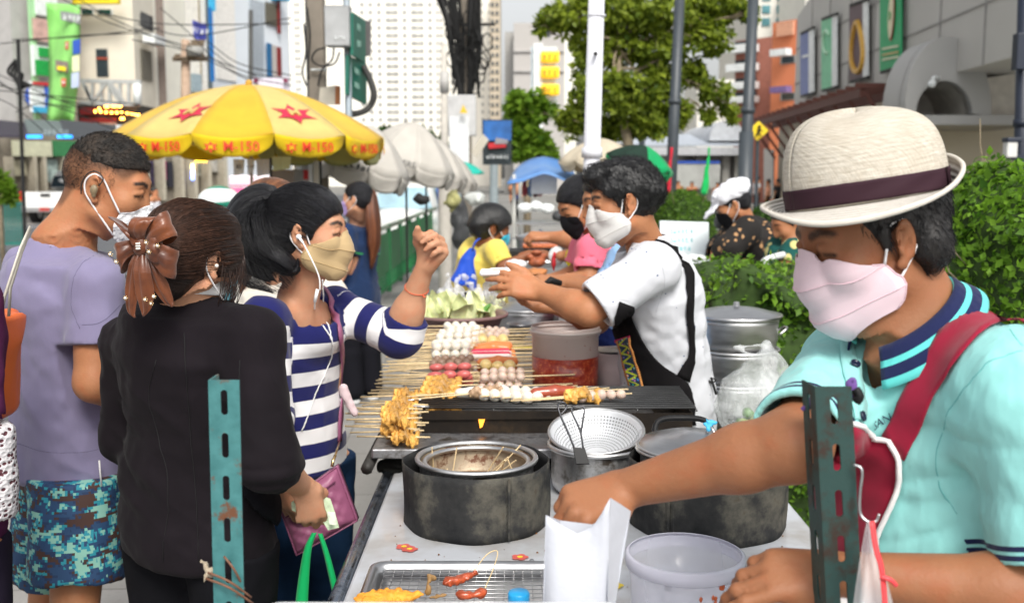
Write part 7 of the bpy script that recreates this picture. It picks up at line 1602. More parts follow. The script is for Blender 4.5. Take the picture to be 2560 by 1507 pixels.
def metal_mat(name,col=(.62,.62,.63),rough=.28,dirt=0,dcol=(.05,.04,.03),streak=(1,1,6)):
 if name in MATS:return MATS[name]
 t=NT(name);n=t.noise(9,5,t.co(streak),.6);base=t.ramp(n,[(.3,tuple(c*.75 for c in col)),(.7,col)])
 if dirt:
  m=t.ramp(t.noise(14,6,None,.7),[(.5-dirt*.2,(0,0,0)),(.62,(1,1,1))]);base=t.mix(m,base,dcol)
  t.set(Metallic=t.math('SUBTRACT',1.0,t.math('MULTIPLY',m,.8)))
 else:t.set(Metallic=1.0)
 t.set(Base_Color=base,Roughness=t.math('MULTIPLY_ADD',n,.25,rough-.08),Normal=t.bump(t.noise(30,4,t.co(streak)),.12,.003));MATS[name]=t.m;return t.m
STEEL=metal_mat('steel');ALU=metal_mat('aluminium',(.72,.72,.72),.36);ALUD=metal_mat('aluminium_used',(.60,.60,.60),.34,dirt=.25)
def soot():
 if 'soot' in MATS:return MATS['soot']
 t=NT('soot');n=t.noise(7,6,None,.65);n2=t.noise(40,3)
 t.set(Base_Color=t.ramp(n,[(.33,(.010,.011,.013)),(.5,(.030,.030,.030)),(.62,(.105,.098,.080)),(.72,(.05,.030,.018))]),Roughness=t.math('MULTIPLY_ADD',n2,.3,.55),Specular_IOR_Level=.2,Metallic=.0,Normal=t.bump(t.noise(60,4),.35,.003))
 MATS['soot']=t.m;return t.m
def ring(r,n=32,c=(0,0,0)):return[V(c[0]+r*math.cos(2*PI*i/n),c[1]+r*math.sin(2*PI*i/n),c[2])for i in range(n)]
cart=thing('food_cart','metal food cart with a white enamel top and painted slotted corner posts','cart',(.1,1.9,0))
t=NT('enamel_top');vo=t.n('ShaderNodeTexVoronoi',Vector=t.co(),Scale=7.0,Randomness=.9);n=t.noise(6,5)
t.set(Base_Color=t.mix(t.ramp(n,[(.42,(0,0,0)),(.68,(.75,.75,.75))]),(.52,.54,.58),(.30,.27,.23)),Roughness=.22,Coat_Weight=.3,Normal=t.bump(t.noise(5,3),.15,.01));enam=t.m
MB().box2((-.31,1.20,TZ-.03),(.66,2.70,TZ)).build('top',enam,cart,bevel=.006)
tube_m=metal_mat('edge_tube',(.35,.40,.48),.2,dirt=.3,dcol=(.03,.04,.06))
MB().tube([(-.325,1.15,TZ-.008),(-.325,2.72,TZ-.008)],.015,10).build('edge_rail',tube_m,cart,smooth=True)
MB().tube([(-.35,2.72,TZ-.01),(.66,2.72,TZ-.01)],.012,10).build('edge_rail',tube_m,cart,smooth=True)
MB().box2((-.30,1.2,.30),(.65,1.22,TZ-.04)).box2((-.30,2.66,.3),(.65,2.68,TZ-.04)).box2((-.30,1.22,.3),(-.285,2.66,TZ-.04)).box2((-.30,1.2,.28),(.65,2.68,.30)).build('cabinet',metal_mat('cart_sheet',(.45,.47,.5),.4,dirt=.4),cart)
for x in(-.27,.60):
 for y in(1.25,2.62):MB().cyl((x,y,0),(x,y,.3),.016).build('leg',tube_m,cart)
for k,(px,py)in enumerate([(1024,1372),(1010,1366),(1300,1392),(1536,1462)]):
 c0=G(px,py,TZ+.002)
 for a in range(5):MB().lathe([(.0001,0),(.008,.0006)],c0+V(.010*math.cos(a*1.257),.010*math.sin(a*1.257),0),10).build('flower_petal',mat('petal_red',(.6,.12,.10),.4)if k<3 else mat('petal_yellow',(.8,.6,.05),.4),cart)
 MB().lathe([(.0001,0),(.006,.0012)],c0,10).build('flower_centre',mat('petal_yellow',(.8,.6,.05),.4),cart)
rs=np.random.RandomState(77);vs_c=[];fs_c=[]
for k in range(260):
 c=V(-.26+.85*rs.rand(),1.65+.95*rs.rand(),TZ+.001);r=.0012+.0022*rs.rand()**2;n0=len(vs_c);vs_c+=[c+V(r,0,0),c+V(-r*.6,r,0),c+V(-r*.5,-r,0),c+V(0,0,r)];fs_c+=[[n0,n0+1,n0+3],[n0+1,n0+2,n0+3],[n0+2,n0,n0+3]]
tag(mesh_obj('crumbs',vs_c,fs_c,mat('crumb_brown',(.16,.07,.02),.7,var=.5,vs=90),None,False,base=(0,2,TZ)),'brown crumbs and specks scattered over the enamel top','crumbs',kind='stuff')
def slotted_post(base,top,wdir,ddir,wdt,flange,pitch,off,m,name='corner_post'):
 base=V(*base);top=V(*top);up=unit(top-base);H=np.linalg.norm(top-base);wd=unit(wdir);dd=unit(ddir);mb=MB();th=.0025
 def plate(org,wv,nv,W_,slots):
  z=H;cells=[]
  while z>.02:
   z1=max(0,z-pitch);cells.append((z1,z));z=z1
  for(z0,z1)in cells:
   cz=(z0+z1)/2+off;hw,hl=.0046,.0168;O=[];I=[];N=24
   for i in range(N):
    a=2*PI*i/N;c,s_=math.cos(a),math.sin(a);I.append((W_/2+hw*c,cz+hl*0+(hl-hw)*(1 if s_>0 else -1)+hw*s_))
    k=1/max(abs(c),abs(s_));sx,sy=c*k,s_*k;O.append((W_/2+W_/2*sx,(z0+z1)/2+(z1-z0)/2*sy))
   if not slots or z1-z0<pitch*.9:mb.prism([org+wv*a+up*b_ for a,b_ in((0,z0),(W_,z0),(W_,z1),(0,z1))],nv*th);continue
   for i in range(N):
    j=(i+1)%N;q=[O[i],O[j],I[j],I[i]];f=[org+wv*a+up*b_ for a,b_ in q];bk=[p_+nv*th for p_ in f]
    mb.add(f+bk,[[0,1,2,3],[7,6,5,4],[2,3,7,6],[0,1,5,4]])
 plate(base,wd,dd,wdt,True);plate(base+dd*th,dd,wd,flange,True)
 o=mb.build(name,m,cart);return o
t=NT('teal_paint');n=t.noise(18,6,None,.7);n2=t.noise(60,4)
t.set(Base_Color=t.mix(t.ramp(n,[(.57,(0,0,0)),(.64,(1,1,1))]),t.ramp(n2,[(.3,(.032,.14,.145)),(.7,(.06,.21,.215))]),(.13,.05,.022)),Roughness=.5,Normal=t.bump(n,.4,.002));teal=t.m
t=NT('dark_green_paint');n=t.noise(22,6,None,.7);t.set(Base_Color=t.mix(t.ramp(n,[(.48,(0,0,0)),(.62,(1,1,1))]),(.016,.050,.045),(.030,.016,.010)),Roughness=.55,Normal=t.bump(n,.6,.002));dgr=t.m
lp=W(520,950,1.33);slotted_post((lp[0]-.006,1.33,.75),(lp[0],1.33,lp[2]),(1,0,0),(0,1,0),.0405,.040,.0573,-.001,teal)
rt_=W(2037,966,1.22);rb=W(2066,1507,1.22);dv=(rb-rt_);slotted_post(rt_+dv*1.9,rt_,(1,0,.0),(-.1,1,0),.0440,.040,.0573,-.001,dgr)
wr_=mat('rusty_wire',(.20,.09,.05),.6,var=.4)
for a,b_ in(((520,1430),(628,1492)),((515,1445),(632,1507)),((560,1390),(610,1470))):MB().tube(smooth_path([W(a[0],a[1],1.325),W((a[0]+b_[0])/2,(a[1]+b_[1])/2-8,1.318),W(b_[0],b_[1],1.34)],4),.0016,6).build('wire',wr_,cart,smooth=True)
a=SD(.0025);a.rc(W(508,1405,1.34),W(524,1432,1.33),.003,.006,k=.004);a.rc(W(524,1432,1.33),W(512,1446,1.33),.006,.003,k=.004);a.fold(.004,120,ridge=True);sd_obj(a,'cord_knot',cloth_mat('old_cord',(.36,.30,.22)),cart)
def shield(px,D,rad,h,label,seam_a=4.2):
 g0=G(px,D,TZ);c0=V(g0[0]*(g0[1]+rad)/g0[1],g0[1]+rad,TZ+.001);root=thing('wind_shield',label,'wind shield',tuple(c0));rows=[]
 for j in range(9):
  z=h*j/8;rows.append([c0+V((rad+.0022*math.cos(8*a)+.002*math.sin(3*a+z*30))*math.cos(a),(rad+.0022*math.cos(8*a)+.002*math.sin(3*a+z*30))*math.sin(a),z)for a in np.linspace(seam_a,seam_a+2*PI+.12,65)])
 MB().grid(rows).build('sheet',soot(),root,smooth=True,solid=.0018)
 MB().tube([c0+V((rad+.008)*math.cos(seam_a+.06),(rad+.008)*math.sin(seam_a+.06),z)for z in(.004,h)],.003,6).build('seam',soot(),root);return c0
L0=shield(1192,1362,.162,.140,'sooty black sheet-metal wind shield round the open pot, left of the strainer pot',5.1)
R0=shield(1766,1372,.172,.150,'sooty black sheet-metal wind shield round the lidded pot, behind the clear tub',4.0)
def pot(c0,r,z0,z1,label,inner,outer=None,rimw=.010,name='cooking_pot'):
 root=thing(name,label,'pot',tuple(c0[:2])+(z0,));c=V(c0[0],c0[1],0)
 MB().lathe([(.0001,z0),(r*.9,z0),(r*.97,z0+.012),(r,z0+.03),(r,z1-.004)],c,48).build('wall',outer or ALUD,root,smooth=True)
 MB().lathe([(r-.003,z1-.002),(r-.004,z0+.02),(.0001,z0+.016)],c,48).build('inside',inner,root,smooth=True)
 MB().tube(ring(r+rimw*.5,48,(c[0],c[1],z1)),rimw*.62,8,closed=True).build('rim',ALU,root,smooth=True);return root
t=NT('stained_inside');n=t.noise(20,6,None,.75);z=t.n('ShaderNodeSeparateXYZ',Vector=t.co()).outputs[2]
t.set(Base_Color=t.ramp(n,[(.38,(.30,.24,.17)),(.5,(.36,.28,.19)),(.60,(.12,.04,.015))]),Roughness=.45,Metallic=.3,Normal=t.bump(n,.3,.003));stain=t.m
p1=pot(L0+V(.0,.012,0),.128,TZ+.02,.990,'open aluminium pot with brown stained inside and loose skewer sticks',stain)
MB().tube(ring(.117,48,(L0[0],L0[1]+.012,.982)),.006,8,closed=True).build('inner_rim',ALU,p1,smooth=True)
MB().lathe([(.0001,TZ+.075),(.123,TZ+.076)],L0+V(0,.012,-L0[2]),40).build('broth',mat('broth',(.14,.07,.03),.12,var=.3),p1,smooth=True)
stick_m=mat('bamboo',(.76,.58,.33),.6,var=.2,vs=40)
for k,(a,b_)in enumerate([((1085,1182),(1080,1118)),((1130,1180),(1142,1118)),((1115,1178),(1118,1172)),((1212,1178),(1258,1117)),((1235,1170),(1302,1112)),((1218,1178),(1270,1142)),((1250,1172),(1262,1150)),((1284,1172),(1268,1144)),((1225,1186),(1290,1150))]):
 o=MB().tube([W(a[0],a[1]+12,2.36),W(b_[0],b_[1],2.33+.03*math.sin(k*2))],.0016,6).build('loose_stick',stick_m,None,base=W(a[0],a[1],2.36));tag(o,'thin bamboo stick standing in the brown stained pot','skewer stick','loose sticks in the open pot')
S0=W(1495,800,2.50)*V(1,1,0);p2=pot(S0,.112,TZ+.004,.965,'aluminium pot with chipped black stains holding a perforated strainer',stain)
cl=thing('strainer','white perforated aluminium strainer tilted on the pot beside the black tongs handle','strainer',tuple(S0+V(0,0,.99)))
t=NT('perforated');u=t.attr('pu');v=t.attr('pv');du=t.math('SUBTRACT',t.math('FRACT',u),.5);dv_=t.math('SUBTRACT',t.math('FRACT',v),.5)
dd=t.math('SQRT',t.math('ADD',t.math('MULTIPLY',du,du),t.math('MULTIPLY',dv_,dv_)));hole=t.math('MULTIPLY',t.math('LESS_THAN',dd,.24),t.math('GREATER_THAN',t.attr('pz'),.5))
t.set(Base_Color=t.mix(hole,(.72,.73,.75),(.10,.10,.10)),Metallic=.55,Roughness=.35);Mt=rotx(R(14))@roty(R(-3));rows=[];pu=[];pv=[];pz=[]
cc=S0+V(0,.02,.992);prof=smooth_path([(.001,-.062,0),(.05,-.058,0),(.085,-.04,0),(.104,-.012,0),(.112,.0,0),(.118,.002,0)],5);arc=0
for i,(r,z,_)in enumerate(prof):
 if i:arc+=math.hypot(r-prof[i-1][0],z-prof[i-1][1])
 row=[]
 for k in range(65):
  a=2*PI*k/64;row.append(cc+Mt@V(r*math.cos(a),r*math.sin(a),z));pu.append(a*12);pv.append(arc/.0085);pz.append(1 if .03<r<.106 else 0)
 rows.append(row)
MB().grid(rows).build('bowl',t.m,cl,smooth=True,solid=.0015,attrs={'pu':pu,'pv':pv,'pz':pz})
MB().tube([cc+Mt@V(.117*math.cos(2*PI*k/48),.117*math.sin(2*PI*k/48),.002)for k in range(48)],.004,8,closed=True).build('rim',ALU,cl,smooth=True)
sp=thing('scoop','wire scoop with two looped wires and a flat black handle hanging over the strainer pot','scoop',tuple(W(1445,1150,2.36)))
bk=mat('black_plastic',(.010,.010,.011),.5,var=0,spec=.25);wire=metal_mat('dark_wire',(.12,.12,.13),.35)
rows=[[W(1432,1118,2.37),W(1462,1120,2.37)],[W(1440,1160,2.35),W(1474,1160,2.35)]];MB().grid(rows).build('handle',bk,sp,solid=.006,bevel=.001)
MB().tube(smooth_path([W(1436,1120,2.37),W(1420,1080,2.38),W(1402,1040,2.39),(W(1395,1012,2.4)),W(1408,1005,2.4),W(1416,1018,2.4),W(1402,1036,2.39)],6),.0024,6).build('wire_loop',wire,sp,smooth=True)
MB().tube(smooth_path([W(1458,1120,2.37),W(1450,1075,2.38),W(1430,1030,2.39),W(1436,1016,2.4),W(1460,1018,2.4),W(1458,1045,2.39),W(1452,1085,2.38)],6),.0024,6).build('wire_loop',wire,sp,smooth=True)
P0=V(R0[0]-.03,R0[1]+.03,0);p3=pot(P0,.118,TZ+.004,1.010,'tall dented aluminium pot with lid and black side handle',stain)
ld=thing('pot_lid','shiny domed aluminium lid with a blue ribbon on its knob','lid',tuple(P0+V(0,0,1.01)))
MB().lathe([(.0001,.034),(.03,.032),(.045,.026),(.08,.024),(.088,.018),(.112,.014),(.122,.004),(.126,.0),(.124,-.004)],P0+V(0,0,1.016),56).build('dome',STEEL,ld,smooth=True)
MB().tube(ring(.124,56,(P0[0],P0[1],1.017)),.004,8,closed=True).build('rim',ALU,ld,smooth=True)
k0=P0+V(.035,-.01,1.05);MB().tube(smooth_path([k0+V(.012,-.02,-.012),k0+V(.006,-.012,.006),k0+V(0,0,.012),k0+V(-.006,.012,-.012)],5),.004,8).build('knob',STEEL,ld,smooth=True)
a=SD(.002);a.rc(k0+V(-.004,-.004,.008),k0+V(.004,.002,.022),.005,k=.004);a.rc(k0+V(-.01,0,.02),k0+V(.012,0,.023),.004,k=.004);a.rc(k0+V(0,0,.02),k0+V(-.008,0,.03),.004,.003,k=.004);a.fold(.002,200);sd_obj(a,'ribbon',mat('sky_ribbon',(.06,.45,.75),.6),ld)
MB().tube(smooth_path([P0+V(-.07,.11,.985),P0+V(-.06,.15,1.035),P0+V(0,.165,1.042),P0+V(.06,.15,1.035),P0+V(.07,.11,.985)],6),.007,8).build('side_handle',bk,p3,smooth=True)
gx0,gx1,gy0,gy1,gz=-.245,.49,2.76,3.06,.995
gr=thing('charcoal_grill','long black sheet-metal charcoal grill behind the pots','grill',(.12,2.9,TZ))
t=NT('grill_steel');n=t.noise(8,6,None,.7);t.set(Base_Color=t.ramp(n,[(.3,(.006,.005,.005)),(.55,(.018,.013,.009)),(.7,(.045,.028,.014))]),Roughness=.65,Metallic=0,Specular_IOR_Level=.2,Normal=t.bump(n,.3,.004));gs=t.m
MB().prism([(gx0+.01,gy0+.02,TZ-.1),(gx1-.01,gy0+.02,TZ-.1),(gx1,gy0,gz-.012),(gx0,gy0,gz-.012)],(0,.003,0)).build('front_panel',gs,gr)
MB().prism([(gx0-.005,gy0-.006,gz-.03),(gx1*.3,gy0-.006,gz-.026),(gx1*.3,gy0-.006,gz-.006),(gx0+.004,gy0-.006,gz-.004)],(0,.004,0)).build('front_lip',gs,gr)
MB().box2((gx0,gy1,TZ-.1),(gx1,gy1+.003,gz-.012)).build('back_panel',gs,gr);MB().box2((gx0,gy0+.004,TZ-.1),(gx0+.003,gy1,gz-.012)).build('side_panel',gs,gr);MB().box2((gx1-.003,gy0+.004,TZ-.1),(gx1,gy1,gz-.012)).build('side_panel',gs,gr)
MB().box2((gx0+.004,gy0+.024,TZ-.06),(gx1-.004,gy1-.002,TZ-.0)).build('ash_bed',mat('ash',(.018,.016,.014),.95,var=.5,vs=30,bump=.8,bs=40,bd=.01),gr)
gb=MB()
for k in range(12):
 y=gy0+.012+(gy1-gy0-.02)*k/11;gb.tube([(gx0-.02,y,gz),(gx1+.01,y,gz)],.0034,6)
for x in(gx0-.02,-.05,.16,.34,gx1+.01):gb.tube([(x,gy0,gz-.005),(x,gy1,gz-.005)],.003,6)
gb.build('grate',metal_mat('grate_black',(.16,.16,.16),.4),gr,smooth=True)
MB().tube(smooth_path([(gx0+.02,gy0+.01,gz+.003),(gx0-.06,gy0+.02,gz+.004),(gx0-.075,gy0+.04,gz-.002),(gx0-.06,gy0+.10,gz),(gx0+.02,gy0+.12,gz)],4),.0035,6).build('grate_handle',STEEL,gr,smooth=True)
MB().prism([W(1196,1048,2.752),W(1212,1048,2.752),W(1206,1066,2.752),W(1200,1070,2.752)],(0,.003,0)).build('flame_opening',mat('ember',(1,.35,.03),.5,emit=1.5,var=0),gr)
tb=thing('display_table','low metal table carrying the skewer tray beyond the grill','table',(.1,3.6,0))
MB().box2((-.36,2.60,FZ-.030),(.42,4.75,FZ-.004)).build('top',metal_mat('table_sheet',(.5,.5,.52),.35,dirt=.3),tb,bevel=.004)
MB().tube([(-.37,2.58,FZ-.05),(-.37,4.7,FZ-.05)],.016,8).build('edge_rail',mat('dark_rail',(.02,.018,.015),.6,bump=.5,bs=50),tb,smooth=True)
for x in(-.33,.38):
 for y in(3.2,4.7):MB().cyl((x,y,0),(x,y,FZ-.03),.018).build('leg',tube_m,tb)
a=SD(.005);a.rc(W(958,1166,2.66),W(1010,1160,2.66),.020,.024,k=.02);a.fold(.01,40,ridge=True);o=sd_obj(a,'dark_rag',cloth_mat('black_cloth_rag',(.008,.008,.007)),None,base=W(985,1165,2.66));tag(o,'crumpled black rag on the near left corner of the skewer table','rag')
BALLW=mat('fishball_white',(.74,.69,.60),.35,var=.06,vs=40,sss=.2,bump=.2,bs=120,bd=.002);BALLP=mat('ball_pinkish',(.60,.46,.38),.4,var=.12,vs=50,sss=.2,bump=.2,bs=120,bd=.002)
BALLB=mat('meatball_brown',(.27,.17,.12),.45,var=.2,vs=60,bump=.3,bs=100,bd=.002);SAUP=mat('sausage_pink',(.56,.13,.12),.3,var=.1,vs=30,sss=.1);SAUO=mat('sausage_orange',(.78,.24,.07),.3,var=.08,vs=30,sss=.1)
FRY=mat('fried_golden',(.66,.34,.075),.42,var=.55,vs=28,bump=.8,bs=90,bd=.005);YEL=mat('ball_yellow',(.74,.56,.24),.4,var=.1,vs=40,sss=.2);CRW=mat('crab_white',(.78,.72,.68),.4,var=.03);CRP=mat('crab_pink',(.62,.03,.08),.4,var=.1)
RDS=mat('sausage_red',(.36,.07,.035),.28,var=.15,vs=25,coat=.3)
def skewer_proto(kind,label):
 """built along +X from the stick end at x=0"""
 root=thing('skewer',label,'skewer',(0,0,0));rs=np.random.RandomState(hash(kind)%1000 if False else len(kind)*7+3)
 MB().tube([(-.045,0,0),(.11,0,.0),(.27,0,.0)],.0024,5).build('stick',stick_m,root,smooth=True)
 def balls(n,r,x0,m,nm,sq=1.0,jit=.0015):
  r*=1.28;n=max(3,round(n*.84))
  for i in range(n):MB().sphere((x0+i*r*1.9*sq,rs.randn()*jit,rs.randn()*jit),(r*sq,r*(1+.05*rs.randn()),r*(1+.05*rs.randn())),14,9).build(nm,m,root,smooth=True)
 if kind=='white':balls(5,.0135,.128,BALLW,'fish_ball')
 elif kind=='pinkish':balls(6,.0115,.125,BALLP,'fish_ball')
 elif kind=='brown':balls(6,.0115,.125,BALLB,'meat_ball')
 elif kind=='yellow':balls(4,.0145,.13,YEL,'yellow_ball',1.1)
 elif kind=='cocktail':balls(3,.0105,.135,SAUP,'small_sausage',1.75)
 elif kind in('orange','red'):
  a=SD(.0035);a.chain([(.118,0,0),(.17,.003,.003),(.225,0,0)],[.0165,.0185,.0165],k=.01);sd_obj(a,'sausage',SAUO if kind=='orange' else RDS,root)
 elif kind=='crab':
  a=SD(.0035);a.rc((.12,0,0),(.235,0,0),.016,k=.01);sd_obj(a,'crab_stick',CRW,root);a=SD(.0035);a.rc((.12,-.002,.0045),(.235,-.002,.0045),.0145,k=.01);sd_obj(a,'crab_skin',CRP,root)
 elif kind=='roll':
  a=SD(.003);a.rc((.12,0,0),(.24,0,0),.016,.015,k=.01);a.fold(.003,(60,20,20),ridge=True);sd_obj(a,'fish_roll',BALLW,root)
 elif kind=='fried':
  a=SD(.0035)
  for i in range(9):a.el(V(.12+.011*i,rs.randn()*.006,rs.randn()*.004),(.012+.009*rs.rand(),.017+.009*rs.rand(),.008+.010*rs.rand()),rotx(rs.rand()*3)@roty(rs.rand()*3),k=.004)
  a.fold(.004,110,ridge=True);sd_obj(a,'fried_piece',FRY,root)
 elif kind=='squid':
  a=SD(.0035)
  for i in range(7):a.el(V(.12+.014*i,rs.randn()*.002,rs.randn()*.002),(.011,.020,.014),rotx(rs.rand()*3),k=.006)
  a.fold(.003,120,ridge=True);sd_obj(a,'squid_piece',mat('squid_brown',(.40,.26,.16),.5,var=.3,vs=60,bump=.5,bs=100,bd=.003),root)
 return root
DESC={'white':'white fish balls','pinkish':'small pinkish fish balls','brown':'brown meat balls','yellow':'large yellow balls','cocktail':'short pink sausages','orange':'one long orange sausage','crab':'a white and crimson crab stick','fried':'golden fried pieces'}
PRO={};rs=np.random.RandomState(17)
def put(kind,pos,rz,tilt=0,side='left',own=None):
 lab=own or('bamboo skewer of %s, stick pointing %s on the display table'%(DESC[kind],side));lab=' '.join(lab.split()[:16])
 if kind not in PRO:PRO[kind]=o=skewer_proto(kind,lab)
 else:o=copy_tree(PRO[kind])
 o.location=tuple(pos);o.rotation_euler=(0,tilt,rz);o['label']=lab;o['group']='food skewers laid out on the table' if own is None else 'food skewers cooking on the grill';return o
rows=[]
for i in range(23):
 D=4.04-i*.065
 kind='white' if D>3.46 else 'brown' if D>3.30 else 'cocktail' if D>3.10 else 'fried'
 for lay in range(4 if D>3.46 else 3):
  xe=np.interp(D,[2.5,2.8,3.1,3.5,4.1],[-.10,-.11,-.10,-.128,-.10])
  k2=kind if not(kind=='white' and lay==0 and i%4==3)else 'pinkish'
  sx=.62 if D<2.93 else 1.0;xe=-.235 if D<2.93 else xe
  o=put(k2,(xe-.262*sx+rs.randn()*.008,D+rs.randn()*.008+.02*(lay%2),FZ+.018+lay*.026+rs.rand()*.005),rs.randn()*.10,-.02+rs.randn()*.03);o.scale=(sx,1,1)
seq=['pinkish','pinkish','pinkish','yellow','yellow','orange','orange','crab','crab','orange','yellow','pinkish','pinkish']
for i,kind in enumerate(seq):
 D=4.18-i*.083
 for lay in range(3):
  xe=np.interp(D,[3.0,3.5,4.2],[-.09,-.15,-.175]);o=put(kind,(xe+.262+rs.randn()*.006,D+rs.randn()*.007,FZ+.018+lay*.029),PI+rs.randn()*.05,.02+rs.randn()*.015,'right')
put('squid',(-.225,2.80,gz+.022),.35,-.02,own='grilled brown squid skewer at the left end of the grill')
put('roll',(-.26,2.83,gz+.020),.25,-.02,own='pale rolled skewer just left of the brown squid skewer on the grill')
for k in range(5):put('white',(.12+k*.030,2.96-k*.010,gz+.020),PI+.5,.0,own='white fish ball skewer in the middle of the grill, left of the red sausage')
put('red',(.285,2.885,gz+.026),PI+.22,.0,own='fat dark red sausage skewer on the middle of the grill')
put('pinkish',(.07,2.78,gz+.020),.22,-.02,own='speckled ball skewer on the grill, right of the red sausage')
put('fried',(.04,2.775,gz+.022),.22,-.03,own='golden fried skewer at the front edge of the grill')
def lathe_thing(name,label,cat,c,prof,m,seg=40,parts=None):
 r=thing(name,label,cat,tuple(c));MB().lathe(prof,c,seg).build('body',m,r,smooth=True,solid=.0025);return r
sb=thing('sauce_bucket','round clear plastic bucket half full of red chilli sauce','bucket',tuple(W(1413,990,3.30)*V(1,1,0)+V(0,0,FZ)))
c0=V(W(1413,900,3.30)[0],3.30,FZ)
frost=NT('frosted_plastic');frost.set(Base_Color=frost.mix(frost.ramp(frost.noise(60,5,None,.8),[(.63,(0,0,0)),(.68,(1,1,1))]),(.72,.60,.56),(.45,.08,.02)),Roughness=.35,Alpha=.72);frost=frost.m
MB().lathe([(.102,.002),(.106,.185),(.110,.187),(.110,.212),(.106,.214)],c0,48).build('wall',frost,sb,smooth=True,solid=.002)
sauce=NT('chilli_sauce');n=sauce.noise(90,5,None,.8);sauce.set(Base_Color=sauce.ramp(n,[(.35,(.16,.010,.005)),(.55,(.30,.03,.012)),(.64,(.50,.16,.05))]),Roughness=.3);sauce=sauce.m
MB().lathe([(.0001,.004),(.1045,.004),(.1075,.120),(.0001,.121)],c0,48).build('sauce',sauce,sb,smooth=True)
MB().tube(ring(.111,48,(c0[0],c0[1],FZ+.200)),.005,8,closed=True).build('rim',mat('clear_rim',(.68,.60,.57),.3,alpha=.85),sb,smooth=True)
clear=mat('clear_plastic',(.80,.80,.90),.18,var=0,alpha=.30);clear2=mat('clear_plastic_rim',(.78,.77,.88),.2,var=0,alpha=.62)
tb0=W(1712,1405,1.74);tb0=V(tb0[0],1.74,TZ)
tu=thing('clear_tub','empty translucent plastic tub with red sauce spots at its right side','tub',tuple(tb0));R_=.1
MB().lathe([(.0001,.002),(R_*.86,.002),(R_*.90,.01),(R_*.97,.118)],tb0,48).build('wall',clear,tu,smooth=True,solid=.0015)
MB().lathe([(R_*.97,.098),(R_*1.02,.100),(R_*1.03,.120),(R_*.975,.123)],tb0,48).build('rim',clear2,tu,smooth=True,solid=.0015)
rs2=np.random.RandomState(5)
for k in range(26):
 a=-1.1+.42*rs2.randn()*.5;z=.02+.09*rs2.rand();p_=tb0+V(R_*(.905+.06*z/.11)*math.cos(a),R_*(.905+.06*z/.11)*math.sin(a),z)
 MB().sphere(p_,(.002+.002*rs2.rand(),.0015,.002+.005*rs2.rand()),8,5).build('sauce_spot',mat('sauce_spot',(.42,.08,.02),.4),tu,smooth=True)
MB().box(tb0+V(-.02,.05,.045),(.012,.003,.03)).build('label',STEEL,tu,bevel=.001)
c0=V(W(1548,900,3.35)[0],3.38,FZ);cx=thing('clear_container','cloudy plastic container right of the chilli sauce bucket','container',tuple(c0))
MB().lathe([(.0001,.002),(.075,.002),(.082,.12)],c0,36).build('wall',mat('cloudy_plastic',(.62,.50,.50),.4,var=.15,alpha=.8),cx,smooth=True,solid=.002)
MB().lathe([(.0001,.134),(.07,.13),(.088,.122),(.088,.114)],c0,36,rotx(R(-8))).build('lid',mat('cloudy_lid',(.70,.66,.60),.35),cx,smooth=True,solid=.002)
pb_=thing('paper_bag','open white paper snack bag held up in front of the pots','bag',tuple(W(1450,1400,1.25)))
pm_=mat('white_paper',(.54,.56,.62),.8,var=.03,vs=12,bump=.5,bs=14,bd=.008)
D1,D2=1.24,1.285
def PQ(pts,D):return[W(x,y,D+dz)for x,y,dz in pts]
F_=PQ([(1365,1287,.0),(1402,1312,.004),(1442,1334,.008),(1482,1316,.004),(1505,1282,.0),(1526,1244,-.004)],D1);Bt=PQ([(1352,1660,0),(1390,1660,-.006),(1430,1660,-.010),(1470,1660,-.006),(1500,1660,0),(1515,1660,.003)],D1-.01)
rows=[[f*(1-t_)+b_*t_+V(.0008*math.sin(5*t_+i),-.005*math.sin(PI*t_)*math.sin(i*1.1)+.0015*math.sin(4*t_+i),0)for t_ in np.linspace(0,1,14)]for i,(f,b_)in enumerate(zip(F_,Bt))]
MB().grid(rows).build('front_sheet',pm_,pb_,smooth=True,solid=.0006)
S_=PQ([(1526,1244,-.004),(1552,1260,.015),(1577,1277,.035)],D1);Sb=PQ([(1515,1660,.003),(1513,1660,.02),(1512,1660,.03)],D1-.01)
MB().grid([[f*(1-t_)+b_*t_+V(0,.004*math.sin(6*t_),0)for t_ in np.linspace(0,1,14)]for f,b_ in zip(S_,Sb)]).build('side_sheet',pm_,pb_,smooth=False,solid=.0006)
K_=PQ([(1365,1287,0),(1400,1300,.04),(1480,1310,.05),(1577,1277,.035)],D1);Kb=PQ([(1352,1660,0),(1400,1660,.03),(1470,1660,.035),(1512,1660,.03)],D1-.01)
MB().grid([[f*(1-t_)+b_*t_ for t_ in np.linspace(0,1,12)]for f,b_ in zip(K_,Kb)]).build('back_sheet',pm_,pb_,smooth=False,solid=.0006)
tr0=G(945,1402,TZ+.03);tr=thing('steel_tray','shallow stainless steel tray with a wire rack at the front of the cart','tray',(.02,1.95,TZ));x0,x1,y0,y1=tr0[0]-.012,.12,1.60,tr0[1]
def rrect(x0,x1,y0,y1,r,z,n=5):
 o=[]
 for cx_,cy_,a0 in((x1-r,y1-r,0),(x0+r,y1-r,PI/2),(x0+r,y0+r,PI),(x1-r,y0+r,1.5*PI)):o+=[V(cx_+r*math.cos(a0+PI/2*i/n),cy_+r*math.sin(a0+PI/2*i/n),z)for i in range(n+1)]
 return o
lv=[rrect(x0,x1,y0,y1,.03,TZ+.030),rrect(x0+.008,x1-.008,y0+.008,y1-.008,.026,TZ+.032),rrect(x0+.014,x1-.014,y0+.014,y1-.014,.022,TZ+.026),rrect(x0+.022,x1-.022,y0+.022,y1-.022,.02,TZ+.006)]
